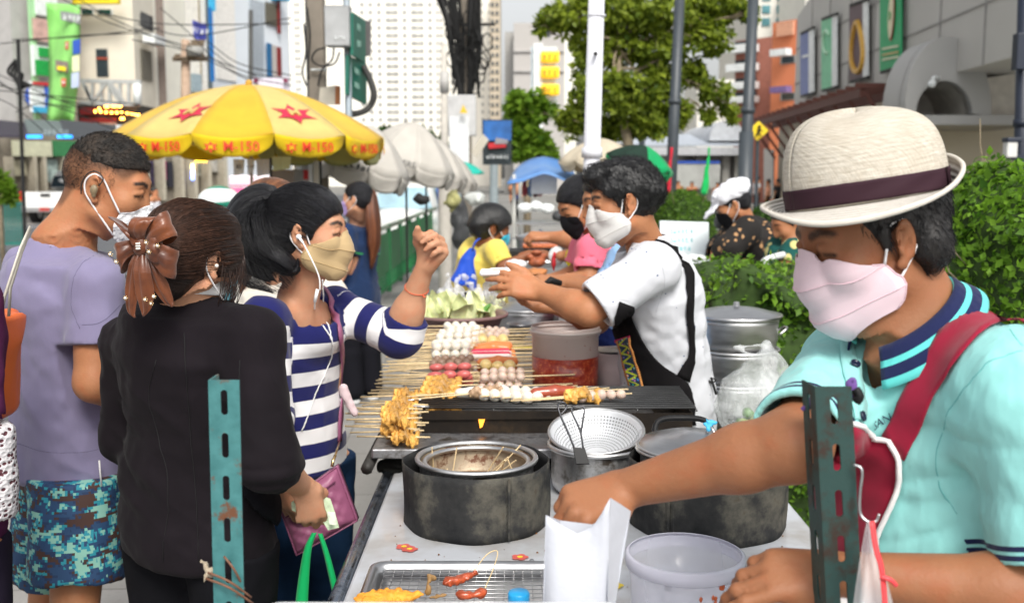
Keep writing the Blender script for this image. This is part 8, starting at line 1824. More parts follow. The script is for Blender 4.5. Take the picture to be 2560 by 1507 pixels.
g=MB().grid([[l[k]for l in lv]for k in range(len(lv[0]))],closed=True);g.poly(lv[-1]);g.build('pan',STEEL,tr,smooth=True,solid=.0012)
rk=MB();nx=20;ny=16
for k in range(nx):x=x0+.03+(x1-x0-.06)*k/(nx-1);rk.tube([(x,y0+.03,TZ+.022),(x,y1-.03,TZ+.022)],.0011,5)
for k in range(ny):y=y0+.03+(y1-y0-.06)*k/(ny-1);rk.tube([(x0+.03,y,TZ+.024),(x1-.03,y,TZ+.024)],.0011,5)
rk.build('wire_rack',STEEL,tr,smooth=True)
def blob(name,label,cat,c,prims,m,fold=(.003,90),h=.0022,group=None):
 a=SD(h)
 for p_ in prims:a.el(V(*c)+V(*p_[0]),p_[1],rotz(p_[2])if len(p_)>2 else None,k=.006)
 a.fold(fold[0],fold[1],ridge=True);o=sd_obj(a,name,m,None,base=c);tag(o,label,cat,group);return o
PORK=mat('fried_pork',(.42,.07,.02),.28,var=.4,vs=60,bump=.6,bs=140,bd=.003,coat=.4);ORG=mat('orange_batter',(.80,.33,.03),.6,var=.25,vs=60,bump=.8,bs=200,bd=.003)
c1=G(1140,1450,TZ+.035);blob('fried_pork','glossy red-brown fried pork piece on a string, upper left of the two','fried pork',c1,[((0,0,0),(.022,.011,.009),.3),((.022,.012,.004),(.014,.008,.008),.6),((-.014,-.006,.0),(.012,.012,.008)),((.034,.02,.006),(.008,.006,.006))],PORK)
c2=G(1170,1488,TZ+.035);blob('fried_pork','glossy red-brown fried pork piece on a string, nearer the blue cap','fried pork',c2,[((0,0,0),(.020,.010,.008),.2),((.022,.004,.003),(.013,.010,.009),.6),((-.014,.004,.0),(.010,.009,.008)),((.018,.018,.0),(.008,.010,.007))],PORK)
o=MB().tube(smooth_path([c1+V(.03,.018,.008),c1+V(.055,.05,.03),c1+V(.075,.055,.035),c1+V(.07,.02,.02),c2+V(.03,.01,.01)],6),.0011,5).build('string',stick_m,None,base=c1,smooth=True);tag(o,'thin bamboo string loop tying two fried pork pieces','string')
c3=G(972,1492,TZ+.035);blob('fried_fish','bright orange battered fish on the tray at the left','fried fish',c3,[((0,0,0),(.048,.022,.014),.05),((.05,.004,.004),(.012,.007,.006)),((-.03,-.01,0),(.03,.02,.012))],ORG)
c4=c3+V(.068,.01,.012);blob('fried_tail','brown fanned fish tail beside the orange battered fish','fish tail',c4,[((0,0,0),(.006,.005,.014),0),((.006,.008,.016),(.008,.003,.008),.5),((-.001,.008,.018),(.004,.003,.010)),((.022,-.014,-.008),(.018,.005,.005),.4)],mat('tail_brown',(.30,.17,.06),.6,var=.3,vs=80))
tg_=thing('scallop_tongs','shiny scalloped steel tong head lying beside the paper bag','tongs',tuple(W(1322,1430,1.95)))
for q,(px,py,tl)in enumerate(((1330,1428,25),(1318,1450,40))):
 cS=W(px,py,1.95-.02*q);Mq=rotx(R(tl));rows=[]
 for i in range(7):
  r=.028*i/6;rows.append([cS+Mq@V(r*(1+.10*(i/6)*math.cos(8*a))*math.cos(a),r*(1+.10*(i/6)*math.cos(8*a))*math.sin(a),-.008+.010*(i/6)**2+.0015*math.cos(8*a)*(i/6))for a in np.linspace(0,2*PI,65)])
 MB().grid(rows).build('scalloped_head',STEEL,tg_,smooth=True,solid=.0012)
MB().tube([W(1318,1455,1.93),W(1325,1600,1.6)],.004,6,flat=.4).build('arm',STEEL,tg_,smooth=True)
bt=thing('bottle','clear bottle with a bright blue screw cap in front of the tray','bottle',tuple(W(1297,1500,1.50)*V(1,1,0)+V(0,0,TZ)));cb=V(W(1297,1480,1.50)[0],1.50,0);zt=W(1297,1476,1.5)[2]
MB().lathe([(.0001,zt-.001),(.0145,zt-.001),(.0162,zt-.004),(.0165,zt-.024),(.015,zt-.024)],cb,32).build('cap',mat('blue_cap',(.02,.38,.78),.35,var=0),bt,smooth=True)
MB().lathe([(.013,zt-.022),(.014,zt-.035),(.033,zt-.07),(.035,zt-.16),(.034,TZ+.002),(.0001,TZ+.002)],cb,32).build('glass',mat('bottle_clear',(.75,.8,.82),.1,alpha=.35,var=0),bt,smooth=True)
bx=thing('foam_box','white foam box whose top edge fills the bottom of the picture','box',(.0,1.0,.95))
L_=W(655,1493,1.05);R2=W(1565,1493,1.05);a=SD(.006);a.box(((L_[0]+R2[0])/2,.97,L_[2]-.13),(R2[0]-L_[0],.17,.26),rr=.02,k=.01);sd_obj(a,'box_body',mat('white_foam',(.82,.82,.85),.6,var=.02,bump=.2,bs=200,bd=.001),bx)
kn=thing('cord_bow','purple cord tied at the top of the dark right post','cord',tuple(W(2120,980,1.24)))
a=SD(.0025);a.rc(W(2128,950,1.25),W(2130,985,1.25),.006,.007,k=.004);a.fold(.003,120,ridge=True);sd_obj(a,'purple_knot',cloth_mat('purple_cord',(.16,.08,.30)),kn);a=SD(.0025);a.rc(W(2010,1018,1.26),W(2050,1002,1.25),.004,.011,k=.006);a.fold(.003,120,ridge=True);sd_obj(a,'purple_knot',cloth_mat('purple_cord',(.16,.08,.30)),kn)
MB().tube(smooth_path([W(2138,972,1.24),W(2148,990,1.238),W(2140,1004,1.24)],4),.006,8).build('dark_knot',bk,kn,smooth=True)
MB().tube(smooth_path([W(2134,1160,1.21),W(2155,1175,1.205),W(2150,1230,1.205),W(2150,1280,1.205),W(2168,1302,1.2),W(2190,1302,1.2),W(2198,1284,1.2)],5),.0018,6).build('wire_hook',STEEL,kn,smooth=True)
hb=thing('clear_bag','clear plastic bag with red print hanging from a hook on the right post','bag',tuple(W(2180,1420,1.18)))
film=NT('clear_film');film.set(Base_Color=(.9,.9,.92,1),Roughness=.15,Alpha=film.math('MULTIPLY_ADD',film.noise(14,4,film.co((1,1,.25))),.55,.05),Normal=film.bump(film.noise(18,4,film.co((1,1,.3))),.8,.01));film=film.m
rows=[]
for i in range(13):
 v_=i/12;y=1302+270*v_;wd=5+58*v_**.9;rows.append([W(2172+14*v_+wd*math.cos(a)*1.0,y,1.175+.03*v_**.5*math.sin(a)+.004*math.sin(a*5+v_*4))for a in np.linspace(0,2*PI,33)])
MB().grid(rows).build('film',film,hb,smooth=True)
MB().tube(smooth_path([W(2180,1302,1.15),W(2190,1370,1.143),W(2204,1420,1.14),W(2212,1500,1.138),W(2215,1560,1.138)],5),.0042,6,flat=.4).build('red_print',mat('red_print',(.75,.06,.07),.5,var=.1),hb,smooth=True)
MB().tube(smooth_path([W(2200,1440,1.137),W(2225,1448,1.134),W(2240,1462,1.137)],5),.003,6).build('red_print',MATS['red_print'],hb,smooth=True)
a=SD(.004);a.rc(W(2100,1500,1.3),W(2060,1475,1.3),.035,.03,k=.02);a.rc(W(2060,1475,1.3),W(2065,1560,1.3),.03,.04,k=.02);a.fold(.006,40,ridge=True);o=sd_obj(a,'white_cloth',cloth_mat('white_cloth',(.74,.72,.74)),None,base=W(2080,1500,1.3));tag(o,'crumpled white cloth low beside the dark right post','cloth')
bn=thing('banknotes','folded pale green banknotes in the hand of the woman in black','money',tuple(W(815,1280,2.24)))
nt_=mat('note_green',(.50,.62,.42),.7,var=.25,vs=80)
MB().grid([[W(790,1232,2.27),W(826,1246,2.27)],[W(800,1290,2.26),W(838,1282,2.265)],[W(820,1325,2.25),W(848,1318,2.26)]]).build('note',nt_,bn,solid=.0008)
MB().grid([[W(818,1278,2.23),W(838,1280,2.235)],[W(824,1310,2.228),W(842,1312,2.23)]]).build('note',mat('note_pale',(.66,.72,.58),.7,var=.2,vs=80),bn,solid=.0008)
MB().grid([[W(728,1255,2.23),W(738,1248,2.235)],[W(730,1275,2.228),W(740,1280,2.23)]]).build('note',nt_,bn,solid=.0008)
gb_=thing('green_bag','bright green cloth bag with two long straps held by the woman in black','bag',tuple(W(785,1560,2.26)))
gm=cloth_mat('green_nonwoven',(.0,.36,.10),rough=.6)
def ribb(pts,w_,m,parent,name='strap'):
 P=smooth_path([W(x,y,d)for x,y,d in pts],5);rows=[]
 for i,p_ in enumerate(P):q=(w_[0]+(w_[1]-w_[0])*i/(len(P)-1))/2;rows.append([p_+V(-q,0,0),p_+V(-q*.3,-.003,0),p_+V(q*.3,-.003,0),p_+V(q,0,0)])
 MB().grid(rows).build(name,m,parent,smooth=True,solid=.0012)
ribb([(786,1330,2.255),(770,1370,2.25),(760,1440,2.25),(752,1530,2.25)],(.010,.030),gm,gb_);ribb([(800,1332,2.262),(818,1390,2.26),(840,1480,2.26),(850,1530,2.26)],(.010,.020),gm,gb_)
a=SD(.008);a.box(W(800,1690,2.27),(.20,.07,.26),rr=.02);a.fold(.01,12);sd_obj(a,'sack',gm,gb_)
bc=V(W(1150,800,4.35)[0],4.35,FZ);ba=thing('basin','mauve plastic basin full of lettuce behind the skewers','basin',tuple(bc))
MB().lathe([(.0001,.01),(.13,.01),(.145,.02),(.185,.110),(.200,.118),(.204,.112),(.200,.104)],bc,48).build('bowl',mat('mauve_plastic',(.20,.115,.11),.45,var=.08),ba,smooth=True,solid=.004)
def leaf_mesh(mb,c,d,n,L,Wd,rs,curl=.4,nu=6,wav=.15):
 u,v,w_=frame(d,n);rows=[]
 for i in range(nu+1):
  t_=i/nu;hw=Wd*math.sin(PI*min(1,.12+.88*t_)**.8)**.7*.5+.002;row=[]
  for j in range(5):
   s_=-1+j/2;row.append(c+w_*(L*t_)+u*(hw*s_)+v*(curl*L*t_*t_+wav*L*.4*math.sin(t_*9+j*2+rs.rand())*abs(s_)+.1*L*s_*s_))
  rows.append(row)
 mb.grid(rows)
rs=np.random.RandomState(9);LT=mat('lettuce',(.72,.80,.42),.5,var=.35,vs=25,sss=.15)
for k in range(30):
 a=rs.rand()*2*PI;r=.15*math.sqrt(rs.rand());mb=MB();leaf_mesh(mb,bc+V(r*math.cos(a),r*math.sin(a)*.9,.075+.03*rs.rand()),V(rs.randn()*.7,rs.randn()*.4,.7+.5*rs.rand()),V(rs.randn(),rs.randn(),.4),.09+.05*rs.rand(),.08,rs)
 o=mb.build('lettuce_leaf',LT,None,smooth=True,base=bc+V(0,0,.1));tag(o,'pale green lettuce leaf heaped in the mauve basin','lettuce','lettuce leaves in the basin')
a=SD(.004);a.chain([bc+V(.075,-.02,.105),bc+V(.10,-.01,.125),bc+V(.125,0,.150)],[.012,.015,.008],k=.01);o=sd_obj(a,'cucumber',mat('cucumber',(.07,.22,.02),.35),None,base=bc+V(.1,0,.12));tag(o,'small dark green cucumber at the right of the lettuce','cucumber')
o=MB().tube([bc+V(.06,.02,.11),bc+V(.035,.03,.17),bc+V(.02,.04,.20)],[.012,.008,.006],8).build('tongs',bk,None,base=bc+V(.05,0,.1),smooth=True);tag(o,'black tong handle sticking out of the lettuce basin','tongs')
def drum(px,py_top,D,r,h,label,lid=True,name='steamer_pot',tiers=1,z0=None):
 zt=W(px,py_top,D)[2];c=V(W(px,500,D)[0],D,zt-h);root=thing(name,label,'pot',tuple(c));th=h/tiers
 for k in range(tiers):
  MB().lathe([(.0001,k*th+.002),(r*.95,k*th+.002),(r*.97,k*th+.02),(r*.985,k*th+th*.25),(r,k*th+th*.27),(r,k*th+th*.72),(r*1.02,k*th+th*.78),(r*1.02,k*th+th-.008),(r*.96,k*th+th-.008)],c,56).build('tier',ALU if tiers>1 else STEEL,root,smooth=True)
  MB().tube(ring(r*1.03,56,(c[0],c[1],c[2]+k*th+th-.006)),.006,8,closed=True).build('rim',ALU,root,smooth=True)
 if lid:
  MB().lathe([(.0001,h+.045),(.01,h+.045),(.012,h+.03),(.03,h+.028),(r*.6,h+.02),(r*1.0,h+.004),(r*1.1,h+.002),(r*1.1,h-.004)],c,56).build('lid',STEEL,root,smooth=True)
 for q in(-1,1):MB().tube(smooth_path([c+V(q*r,-.03,h*.8),c+V(q*(r+.03),-.02,h*.86),c+V(q*(r+.03),.02,h*.86),c+V(q*r,.03,h*.8)],4),.005,6).build('handle',STEEL,root,smooth=True)
 return root
drum(1318,768,4.85,.150,.12,'steel pot with flat lid behind the lettuce basin')
drum(1848,785,3.75,.150,.36,'tall three-tier aluminium steamer with lid beside the leafy hedge',tiers=3)
st=thing('stool','low metal stand under the tall three-tier steamer','stand',tuple(W(1848,1000,3.75)*V(1,1,0)));zb=W(1848,785,3.75)[2]-.36;cs=W(1848,700,3.75)
MB().box((cs[0],3.75,zb-.012),(.32,.32,.02)).build('seat',mat('dark_rail',(.02,.018,.015),.6),st)
for sx in(-.14,.14):
 for sy in(-.14,.14):MB().cyl((cs[0]+sx,3.75+sy,0),(cs[0]+sx,3.75+sy,zb-.02),.012).build('leg',MATS['dark_rail'],st)
def plastic(alpha,name):
 if name in MATS:return MATS[name]
 t=NT(name);t.set(Base_Color=(.85,.86,.88,1),Roughness=.2,Alpha=t.math('MULTIPLY_ADD',t.noise(22,5,None,.7),alpha,-alpha*.12),Normal=t.bump(t.noise(22,5,None,.7),1.0,.02));MATS[name]=t.m;return t.m
WB=plastic(1.2,'white_film')
rs=np.random.RandomState(3)
for k,(px,py,D,r,lb)in enumerate([(1128,745,4.95,.075,'knotted white plastic bag at the left of the pile'),(1185,750,4.85,.075,'knotted white plastic bag in the middle of the pile'),(1225,752,5.0,.065,'knotted white plastic bag at the right of the pile'),(1110,775,4.75,.06,'knotted white plastic bag low at the front of the pile')]):
 a=SD(.006);c=W(px,py,D);a.el(c,(r,r*.9,r*.85),k=.02)
 for q in range(3):a.rc(c+V(0,0,r*.6),c+V(rs.randn()*.03,rs.randn()*.02,r*1.5),.014,.010,k=.015)
 a.fold(.016,26,ridge=True);a.fold(.008,60,off=4,ridge=True);o=sd_obj(a,'plastic_bag',WB,None,base=c-V(0,0,r));tag(o,lb,'plastic bag','white plastic bags behind the basin')
fb=thing('food_box','open white foam box wrapped in clear film held out by the white-shirted vendor','food box',tuple(W(1245,680,3.15)))
a=SD(.005);a.box(W(1250,678,3.18),(.125,.10,.018),roty(R(-4)),rr=.006);a.box(W(1250,672,3.18),(.105,.08,.018),roty(R(-4)),rr=.006,op=-1,k=.003);sd_obj(a,'tray',mat('white_foam2',(.80,.78,.78),.5),fb)
a=SD(.005);a.loft([(W(1245,690,3.18),.05,.04),(W(1238,720,3.18),.035,.035),(W(1240,765,3.18),.028,.03)],(1,0,0),k=.01);a.fold(.012,35,ridge=True);sd_obj(a,'film_bag',plastic(.9,'held_film'),fb)
for k,(px,py,D,lb)in enumerate([(1290,835,4.3,'small dark steel bowl right of the lettuce basin'),(1300,812,4.5,'small steel pan just behind the dark bowl')]):
 c=W(px,py,D);c[2]=max(FZ+.01,c[2]-.03);o=MB().lathe([(.0001,0),(.03,.0),(.055,.035),(.06,.036)],c,28).build('steel_bowl',STEEL if k else metal_mat('dark_steel',(.15,.15,.16)),None,smooth=True,base=c,solid=.002);tag(o,lb,'bowl')
o=thing('flyer','yellow plastic sheet at the back edge of the skewer sticks','sheet',tuple(W(1305,868,4.12)));MB().grid([[W(1268,862,4.15),W(1330,862,4.15)],[W(1262,874,4.1),W(1332,872,4.1)]]).build('sheet',mat('yellow_sheet',(.85,.70,.03),.5),o,solid=.002)
vb=thing('vegetable_bag','large clear plastic bag of green vegetables tied beside the tall steamer','bag',tuple(W(1880,1060,2.95)))
a=SD(.006);a.loft([(W(1885,1085,2.95),.10,.08),(W(1888,1030,2.95),.12,.10),(W(1900,960,2.95),.105,.08),(W(1915,900,2.95),.05,.04),(W(1925,880,2.95),.03,.025)],(1,0,0),k=.02)
a.rc(W(1905,900,2.95),W(1835,868,2.95),.012,.008,k=.02);a.rc(W(1835,868,2.95),W(1905,862,2.95),.008,.008,k=.01);a.rc(W(1915,895,2.95),W(1915,862,2.97),.02,.012,k=.02);a.rc(W(1925,900,2.95),W(1968,960,2.95),.02,.03,k=.03)
a.fold(.008,(16,16,4),ridge=True);a.fold(-.004,(22,22,5),off=5,ridge='s');t=NT('bag_film');t.set(Base_Color=(.80,.83,.84,1),Roughness=.2,Alpha=t.math('MULTIPLY_ADD',t.noise(9,5,t.co((1,1,.4)),.7),1.5,-.42),Normal=t.bump(t.noise(18,5),.8,.02));sd_obj(a,'film',t.m,vb)
rs=np.random.RandomState(12)
for k in range(14):
 c=W(1850+rs.rand()*90,1030+rs.rand()*40,2.92+rs.rand()*.06);a=SD(.004);a.el(c,(.028,.02,.016),rotz(rs.rand()*3)@roty(rs.rand()));a.fold(.005,50,ridge=True)
 o=sd_obj(a,'vegetable',mat('veg_green',(.10,.24,.04),.4,var=.4)if k%3 else mat('veg_pale',(.45,.55,.18),.4,var=.3),None,base=c);tag(o,'green vegetable inside the clear tied bag','vegetable','vegetables in the clear bag')
def leaf_mat(name,dark,light,rough=.5):
 if name in MATS:return MATS[name]
 t=NT(name);a=t.attr('lf');n=t.noise(1.6,3)
 col=t.ramp(t.math('MULTIPLY_ADD',a,.7,t.math('MULTIPLY',n,.3)),[(.15,dark),(.85,light)])
 t.set(Base_Color=col,Roughness=rough);t.b.inputs['Specular IOR Level'].default_value=.3
 tr=t.n('ShaderNodeBsdfTranslucent',Color=col);mx=t.n('ShaderNodeMixShader',Fac=.48);t.t.links.new(t.b.outputs[0],mx.inputs[1]);t.t.links.new(tr.outputs[0],mx.inputs[2])
 t.t.links.new(mx.outputs[0],t.t.nodes['Material Output'].inputs[0]);MATS[name]=t.m;return t.m
def leaves(name,P,N_,size,m,parent,seed=0,aspect=.5,droop=0,base=None,sv=.35,tag_=None):
 """P (n,3) leaf positions, N_ (n,3) preferred normals: one bent four-point blade each"""
 rs=np.random.RandomState(seed);n=len(P);d=rs.randn(n,3);d[:,2]-=droop;nn=N_+rs.randn(n,3)*.6;nn/=np.linalg.norm(nn,axis=1)[:,None]
 d-=(d*nn).sum(1)[:,None]*nn;d/=np.linalg.norm(d,axis=1)[:,None];s_=np.cross(nn,d);L=size*(1+sv*rs.randn(n))[:,None];Wd=L*aspect*.5
 v=np.stack([P,P+d*L*.45+s_*Wd,P+d*L,P+d*L*.45-s_*Wd,P+d*L*.45-nn*L*.08],1)
 k=np.arange(n)[:,None]*5;f=np.concatenate([k+np.array([[0,1,4]]),k+np.array([[1,2,4]]),k+np.array([[2,3,4]]),k+np.array([[3,0,4]])],0)
 lf=np.repeat(np.clip(.5+.28*rs.randn(n),0,1),5)
 return mesh_obj(name,v.reshape(-1,3),f,m,parent,False,base,attrs={'lf':lf})
def clump_points(rs,n,c,r,shell=.45,nclump=0,cr=.3):
 d=rs.randn(n,3);d/=np.linalg.norm(d,axis=1)[:,None];rad=(1-shell*rs.rand(n)**1.5)[:,None];return V(*c)+d*rad*V(*r),d
LM_TREE=leaf_mat('leaf_tree',(.06,.11,.01),(.34,.42,.04));LM_HEDGE=leaf_mat('leaf_hedge',(.05,.14,.012),(.25,.46,.04));LM_DARK=leaf_mat('leaf_dark',(.012,.045,.008),(.07,.16,.02));LM_LIME=leaf_mat('leaf_lime',(.06,.15,.01),(.26,.42,.04))
BARK=mat('bark',(.26,.21,.14),.9,var=.3,vs=12,bump=.8,bs=30,bd=.02)
def tree(label,px,D,trunk_pts,crown,seed,leafsize,nper,lm,rtr=.10,group=None):
 """crown: list of (px, py, dD, rpx, rpy) foliage masses"""
 rs=np.random.RandomState(seed);base=W(px,450,D)*V(1,1,0);root=thing('tree',label,'tree',tuple(base),group)
 tp=smooth_path([W(a,b_,D+dd)for a,b_,dd in trunk_pts],6);B=tp[0].copy();B[2]=0;tp=[B]+list(tp);N=len(tp)
 mb=MB();mb.tube(tp,[rtr*(1-.6*i/N)for i in range(N)],10);PP=[];NN=[]
 for(a,b_,dd,ra,rb)in crown:
  c=W(a,b_,D+dd);rx=ra/F*D;rz=rb/F*D;r3=V(rx,(rx+rz)*.5,rz)
  st=tp[int(N*(.55+.4*rs.rand()))];mid=(st+c)/2+rs.randn(3)*.08;mb.tube(smooth_path([st,mid,c],4),np.linspace(rtr*.32,rtr*.06,9),6)
  for _ in range(5):e=c+rs.randn(3)*r3*.55;mb.tube([c+(st-c)*.2,(c+e)/2+rs.randn(3)*.04,e],[rtr*.12,rtr*.07,rtr*.03],5)
  k=int(nper*ra*rb/900.);ncl=max(3,k//30)
  for _ in range(ncl):
   dd_=rs.randn(3);dd_/=np.linalg.norm(dd_);cc=c+dd_*r3*(.35+.6*rs.rand());p_,n_=clump_points(rs,30,cc,r3*(.15+.14*rs.rand()),.9);PP.append(p_);NN.append(n_*.5+dd_*.4+V(0,0,.5))
 mb.build('trunk',BARK,root,smooth=True);P=np.concatenate(PP);leaves('crown',P,np.concatenate(NN),leafsize,lm,root,seed,.55,.3)
tree('big leafy street tree with a pale trunk filling the upper centre right',1560,14.5,[(1572,420,0),(1572,370,0),(1560,300,0),(1548,200,.1),(1545,120,.2),(1550,20,.2)],[(1450,40,0,95,60),(1560,20,.3,100,70),(1680,30,0,100,60),(1790,20,.2,90,45),(1462,120,0,50,50),(1520,120,.3,80,60),(1640,130,.2,90,60),(1760,90,0,70,50),(1468,215,0,52,60),(1540,230,-.3,80,65),(1640,225,0,75,60),(1720,190,.2,60,45),(1790,230,0,45,35),(1450,300,.1,70,55),(1530,320,.3,75,45),(1620,310,0,80,45),(1700,280,0,45,40),(1830,280,0,28,30),(1385,40,0,40,35),(1350,70,0,22,22),(1770,290,0,25,26),(1880,30,0,40,28)],3,.088,330,LM_TREE,.085)
tree('smaller bright green tree left of the big tree',1300,24,[(1318,470,0),(1322,420,0),(1318,360,0),(1310,300,0)],[(1300,265,0,50,40),(1345,280,0,45,45),(1290,320,0,40,40),(1340,345,0,50,40),(1300,380,0,35,30),(1360,390,0,40,30)],5,.20,260,LM_LIME,.09)
tree('low dark tree far beyond the grey umbrellas',1020,55,[(1000,440,0),(1000,400,0),(1000,350,0)],[(980,335,0,40,20),(1050,350,0,45,22),(1010,370,0,60,25),(1085,370,0,30,30),(950,360,0,30,20)],6,.45,330,LM_DARK,.2)
tree('small leafy shrub-tree at the left edge above the green railing',5,17,[(0,520,0),(5,480,0),(5,450,0)],[(0,440,0,25,25),(18,460,0,22,22),(5,490,0,30,22)],7,.14,260,LM_LIME,.04)
def hedge(label,c,r,seed,n,size,lm,box=False,cat='hedge',lumps=10,amp=.06,dome=False):
 rs=np.random.RandomState(seed);root=thing('hedge',label,cat,(c[0],c[1],0));a=SD(max(r)/18.)
 if box:a.box(c,V(*r)*2*.93,rr=min(r)*.25)
 else:a.el(c,V(*r)*.93)
 a.fold(amp,3/max(r));a.fold(amp*.6,8/max(r),off=4);vs,fs=a.mesh();vs[:,2]=np.maximum(vs[:,2],.01)
 mesh_obj('branches',vs,fs,mat('hedge_inner',(.03,.06,.010),.95,var=.4,vs=20),root,True)
 idx=rs.randint(0,len(fs),n);w_=rs.dirichlet((1,1,1,1),n);P=(vs[fs[idx]]*w_[...,None]).sum(1);g=a.grad(P);P=P+g*(rs.rand(n,1)*size*1.3-size*.2);leaves('foliage',P,g,size,lm,root,seed,.6,.0,sv=.3)
 for q in range(1):
  mb=MB()
  for k in range(14):i=rs.randint(0,len(P));mb.tube([P[i],P[i]+g[i]*.05+V(0,0,.04),P[i]+g[i]*.09+V(.01,0,.1)],.0025,4)
  mb.build('twigs',BARK,root)
def WD(px,py,D,wpx,hpx):c=W(px,py,D);return c,wpx/F*D,hpx/F*D
c,rx,rz=WD(2490,620,3.6,130,190);hedge('tall leafy hedge at the right edge behind the vendor in the straw hat',(c[0]+.10,3.7,c[2]-.15),(.27,.55,.46),1,12000,.030,LM_HEDGE,amp=.05)
c=W(2050,820,4.6);hedge('low leafy hedge between the tall steamer and the vendor in the straw hat',(c[0]+.05,4.75,.62),(.62,.50,.62),2,11000,.030,LM_HEDGE,box=True,amp=.09)
c,rx,rz=WD(1708,540,9.5,80,70);hedge('clipped round hedge behind the white sign board',(c[0],9.5,c[2]-.10),(rx,.35,rz+.08),3,7000,.026,leaf_mat('leaf_box',(.035,.10,.008),(.15,.28,.03)),amp=.015)
c,rx,rz=WD(1925,590,8.0,60,85);hedge('rounded hedge between the seated woman and the straw hat',(c[0],8.0,c[2]-.1),(rx*1.1,.35,rz+.1),4,5500,.028,LM_DARK,amp=.03)
hedge('long low hedge far behind the round hedge',(W(1900,500,13)[0],13,.45),(2.2,.3,.48),5,4000,.05,LM_DARK,box=True,amp=.05)
rs=np.random.RandomState(31);root=thing('shrub','thin yellow-green shoots rising from the low hedge beside the steamer lid','shrub',tuple(W(1900,700,4.5)*V(1,1,0)));PP=[];mb=MB()
for k in range(46):
 b0=W(1835+rs.rand()*190,745+rs.rand()*20,4.35+rs.rand()*.3);e=b0+V(rs.randn()*.05,rs.randn()*.03,.07+.12*rs.rand());mb.tube([b0,(b0+e)/2+rs.randn(3)*.008,e],.0014,4)
 for t_ in np.linspace(.15,1,9):PP.append(b0+(e-b0)*t_+rs.randn(3)*.008)
mb.build('stems',mat('green_stem',(.12,.18,.03),.7),root);P=np.array(PP);leaves('foliage',P,np.tile(V(0,-.4,.8),(len(P),1)),.028,LM_LIME,root,3,.5)
gx=rs.rand(5200)*1.9+.55;gy=rs.rand(5200)*2.3+2.1;gz_=.02+.05*rs.rand(5200);P=np.stack([gx,gy,gz_],-1)
so_=mesh_obj('soil',[(.52,2.0,.006),(2.6,2.0,.006),(2.6,5.4,.006),(.52,5.4,.006)],[[0,1,2,3]],mat('soil',(.075,.055,.035),.95,var=.4,vs=20,bump=.8,bs=60,bd=.01),None,False);tag(so_,kind='structure')
o=leaves('ground_cover',P,np.tile(V(0,0,1.),(len(P),1)),.05,LM_HEDGE,None,8,.7);tag(o,'low creeping green leaves covering the soil behind the cart','ground cover',kind='stuff')
def canopy_mesh(c,r,h,nseg,val,sag=.06,rot=0,e=3):
 """gored parasol: returns list of gore grids and valance grids (points)"""
 G_=[];V_=[]
 for k in range(nseg):
  a0=rot+2*PI*k/nseg;a1=rot+2*PI*(k+1)/nseg;g=[];
  for i in range(9):
   v=i/8;row=[]
   for j in range(7):
    t_=j/6;d0=V(math.cos(a0),math.sin(a0),0);d1=V(math.cos(a1),math.sin(a1),0);p=(d0*(1-t_)+d1*t_)*r*v
    z=h*(1-v**1.75)-sag*math.sin(PI*t_)*v*v*.6;row.append(V(*c)+p+V(0,0,z))
   g.append(row)
  G_.append(g);e0=g[-1];vg=[]
  for i in range(6):
   v=i/5;row=[]
   for j in range(7):
    t_=j/6;s_=t_*2-1;inset=1-.04*v-.10*v**4*(abs(s_)**3);cpt=(e0[0]+e0[6])/2;p=cpt+(e0[j]-cpt)*inset;dr=unit((cpt-V(*c))*V(1,1,0));row.append(p+dr*(.010*math.sin(v*3+t_*4)-.02*v)+V(0,0,-val*v*(1-.22*abs(s_)**5)))
   vg.append(row)
  V_.append(vg)
 return G_,V_
def emblem(c,u,n,s_,m,parent,fill=True):
 """six-pointed curved star with a white M"""
 v=np.cross(n,u);pts=[]
 for k in range(12):
  a=2*PI*k/12+PI/2;r=s_*(1.0 if k%2==0 else .50)*(1.35 if k in(3,9)and False else 1);pts.append((r*math.cos(a)*1.25,r*math.sin(a)))
 out=[]
 for i in range(12):
  a,b_=pts[i],pts[(i+1)%12]
  for t_ in(0,.33,.66):x=a[0]+(b_[0]-a[0])*t_;y=a[1]+(b_[1]-a[1])*t_;k_=1-.10*math.sin(PI*t_);out.append((x*k_,y*k_))
 P=[c+u*x+v*y for x,y in out];P.append(c);nn=len(out)
 return mesh_obj('star_emblem',[p+n*.0 for p in P],[[i,(i+1)%nn,nn]for i in range(nn)],m,parent,False)
UC=W(627,375,8.5);um=thing('umbrella','large yellow parasol with red star emblems and M-150 lettering on its valance','umbrella',(UC[0],8.5,0))
YA=cloth_mat('umbrella_yellow',(.86,.60,.085),rough=.75);YB=cloth_mat('umbrella_deep',(.84,.55,.05),rough=.75);YC=cloth_mat('umbrella_pale',(.80,.64,.24),rough=.75);YV=cloth_mat('valance_yellow',(.88,.66,.02),rough=.7);RDL=mat('emblem_red',(.52,.02,.06),.6,var=.05);RDV=mat('letter_red',(.72,.05,.015),.6,var=.05)
def trans(m,f=.3):
 t=m.node_tree;b=t.nodes['Principled BSDF'];tr=t.nodes.new('ShaderNodeBsdfTranslucent');mx=t.nodes.new('ShaderNodeMixShader');mx.inputs[0].default_value=f;l=b.inputs['Base Color'].links
 if l:t.links.new(l[0].from_socket,tr.inputs[0])
 t.links.new(b.outputs[0],mx.inputs[1]);t.links.new(tr.outputs[0],mx.inputs[2]);t.links.new(mx.outputs[0],t.nodes['Material Output'].inputs[0]);return m
for m_ in(YA,YB,YC,YV):trans(m_,.35)
zr=W(627,346,8.5)[2];ztop=W(620,212,8.5)[2];UR=1.10;c0=V(UC[0],8.5,zr);Gs,Vs=canopy_mesh(c0,UR,ztop-zr,12,.135,rot=R(-97.5))
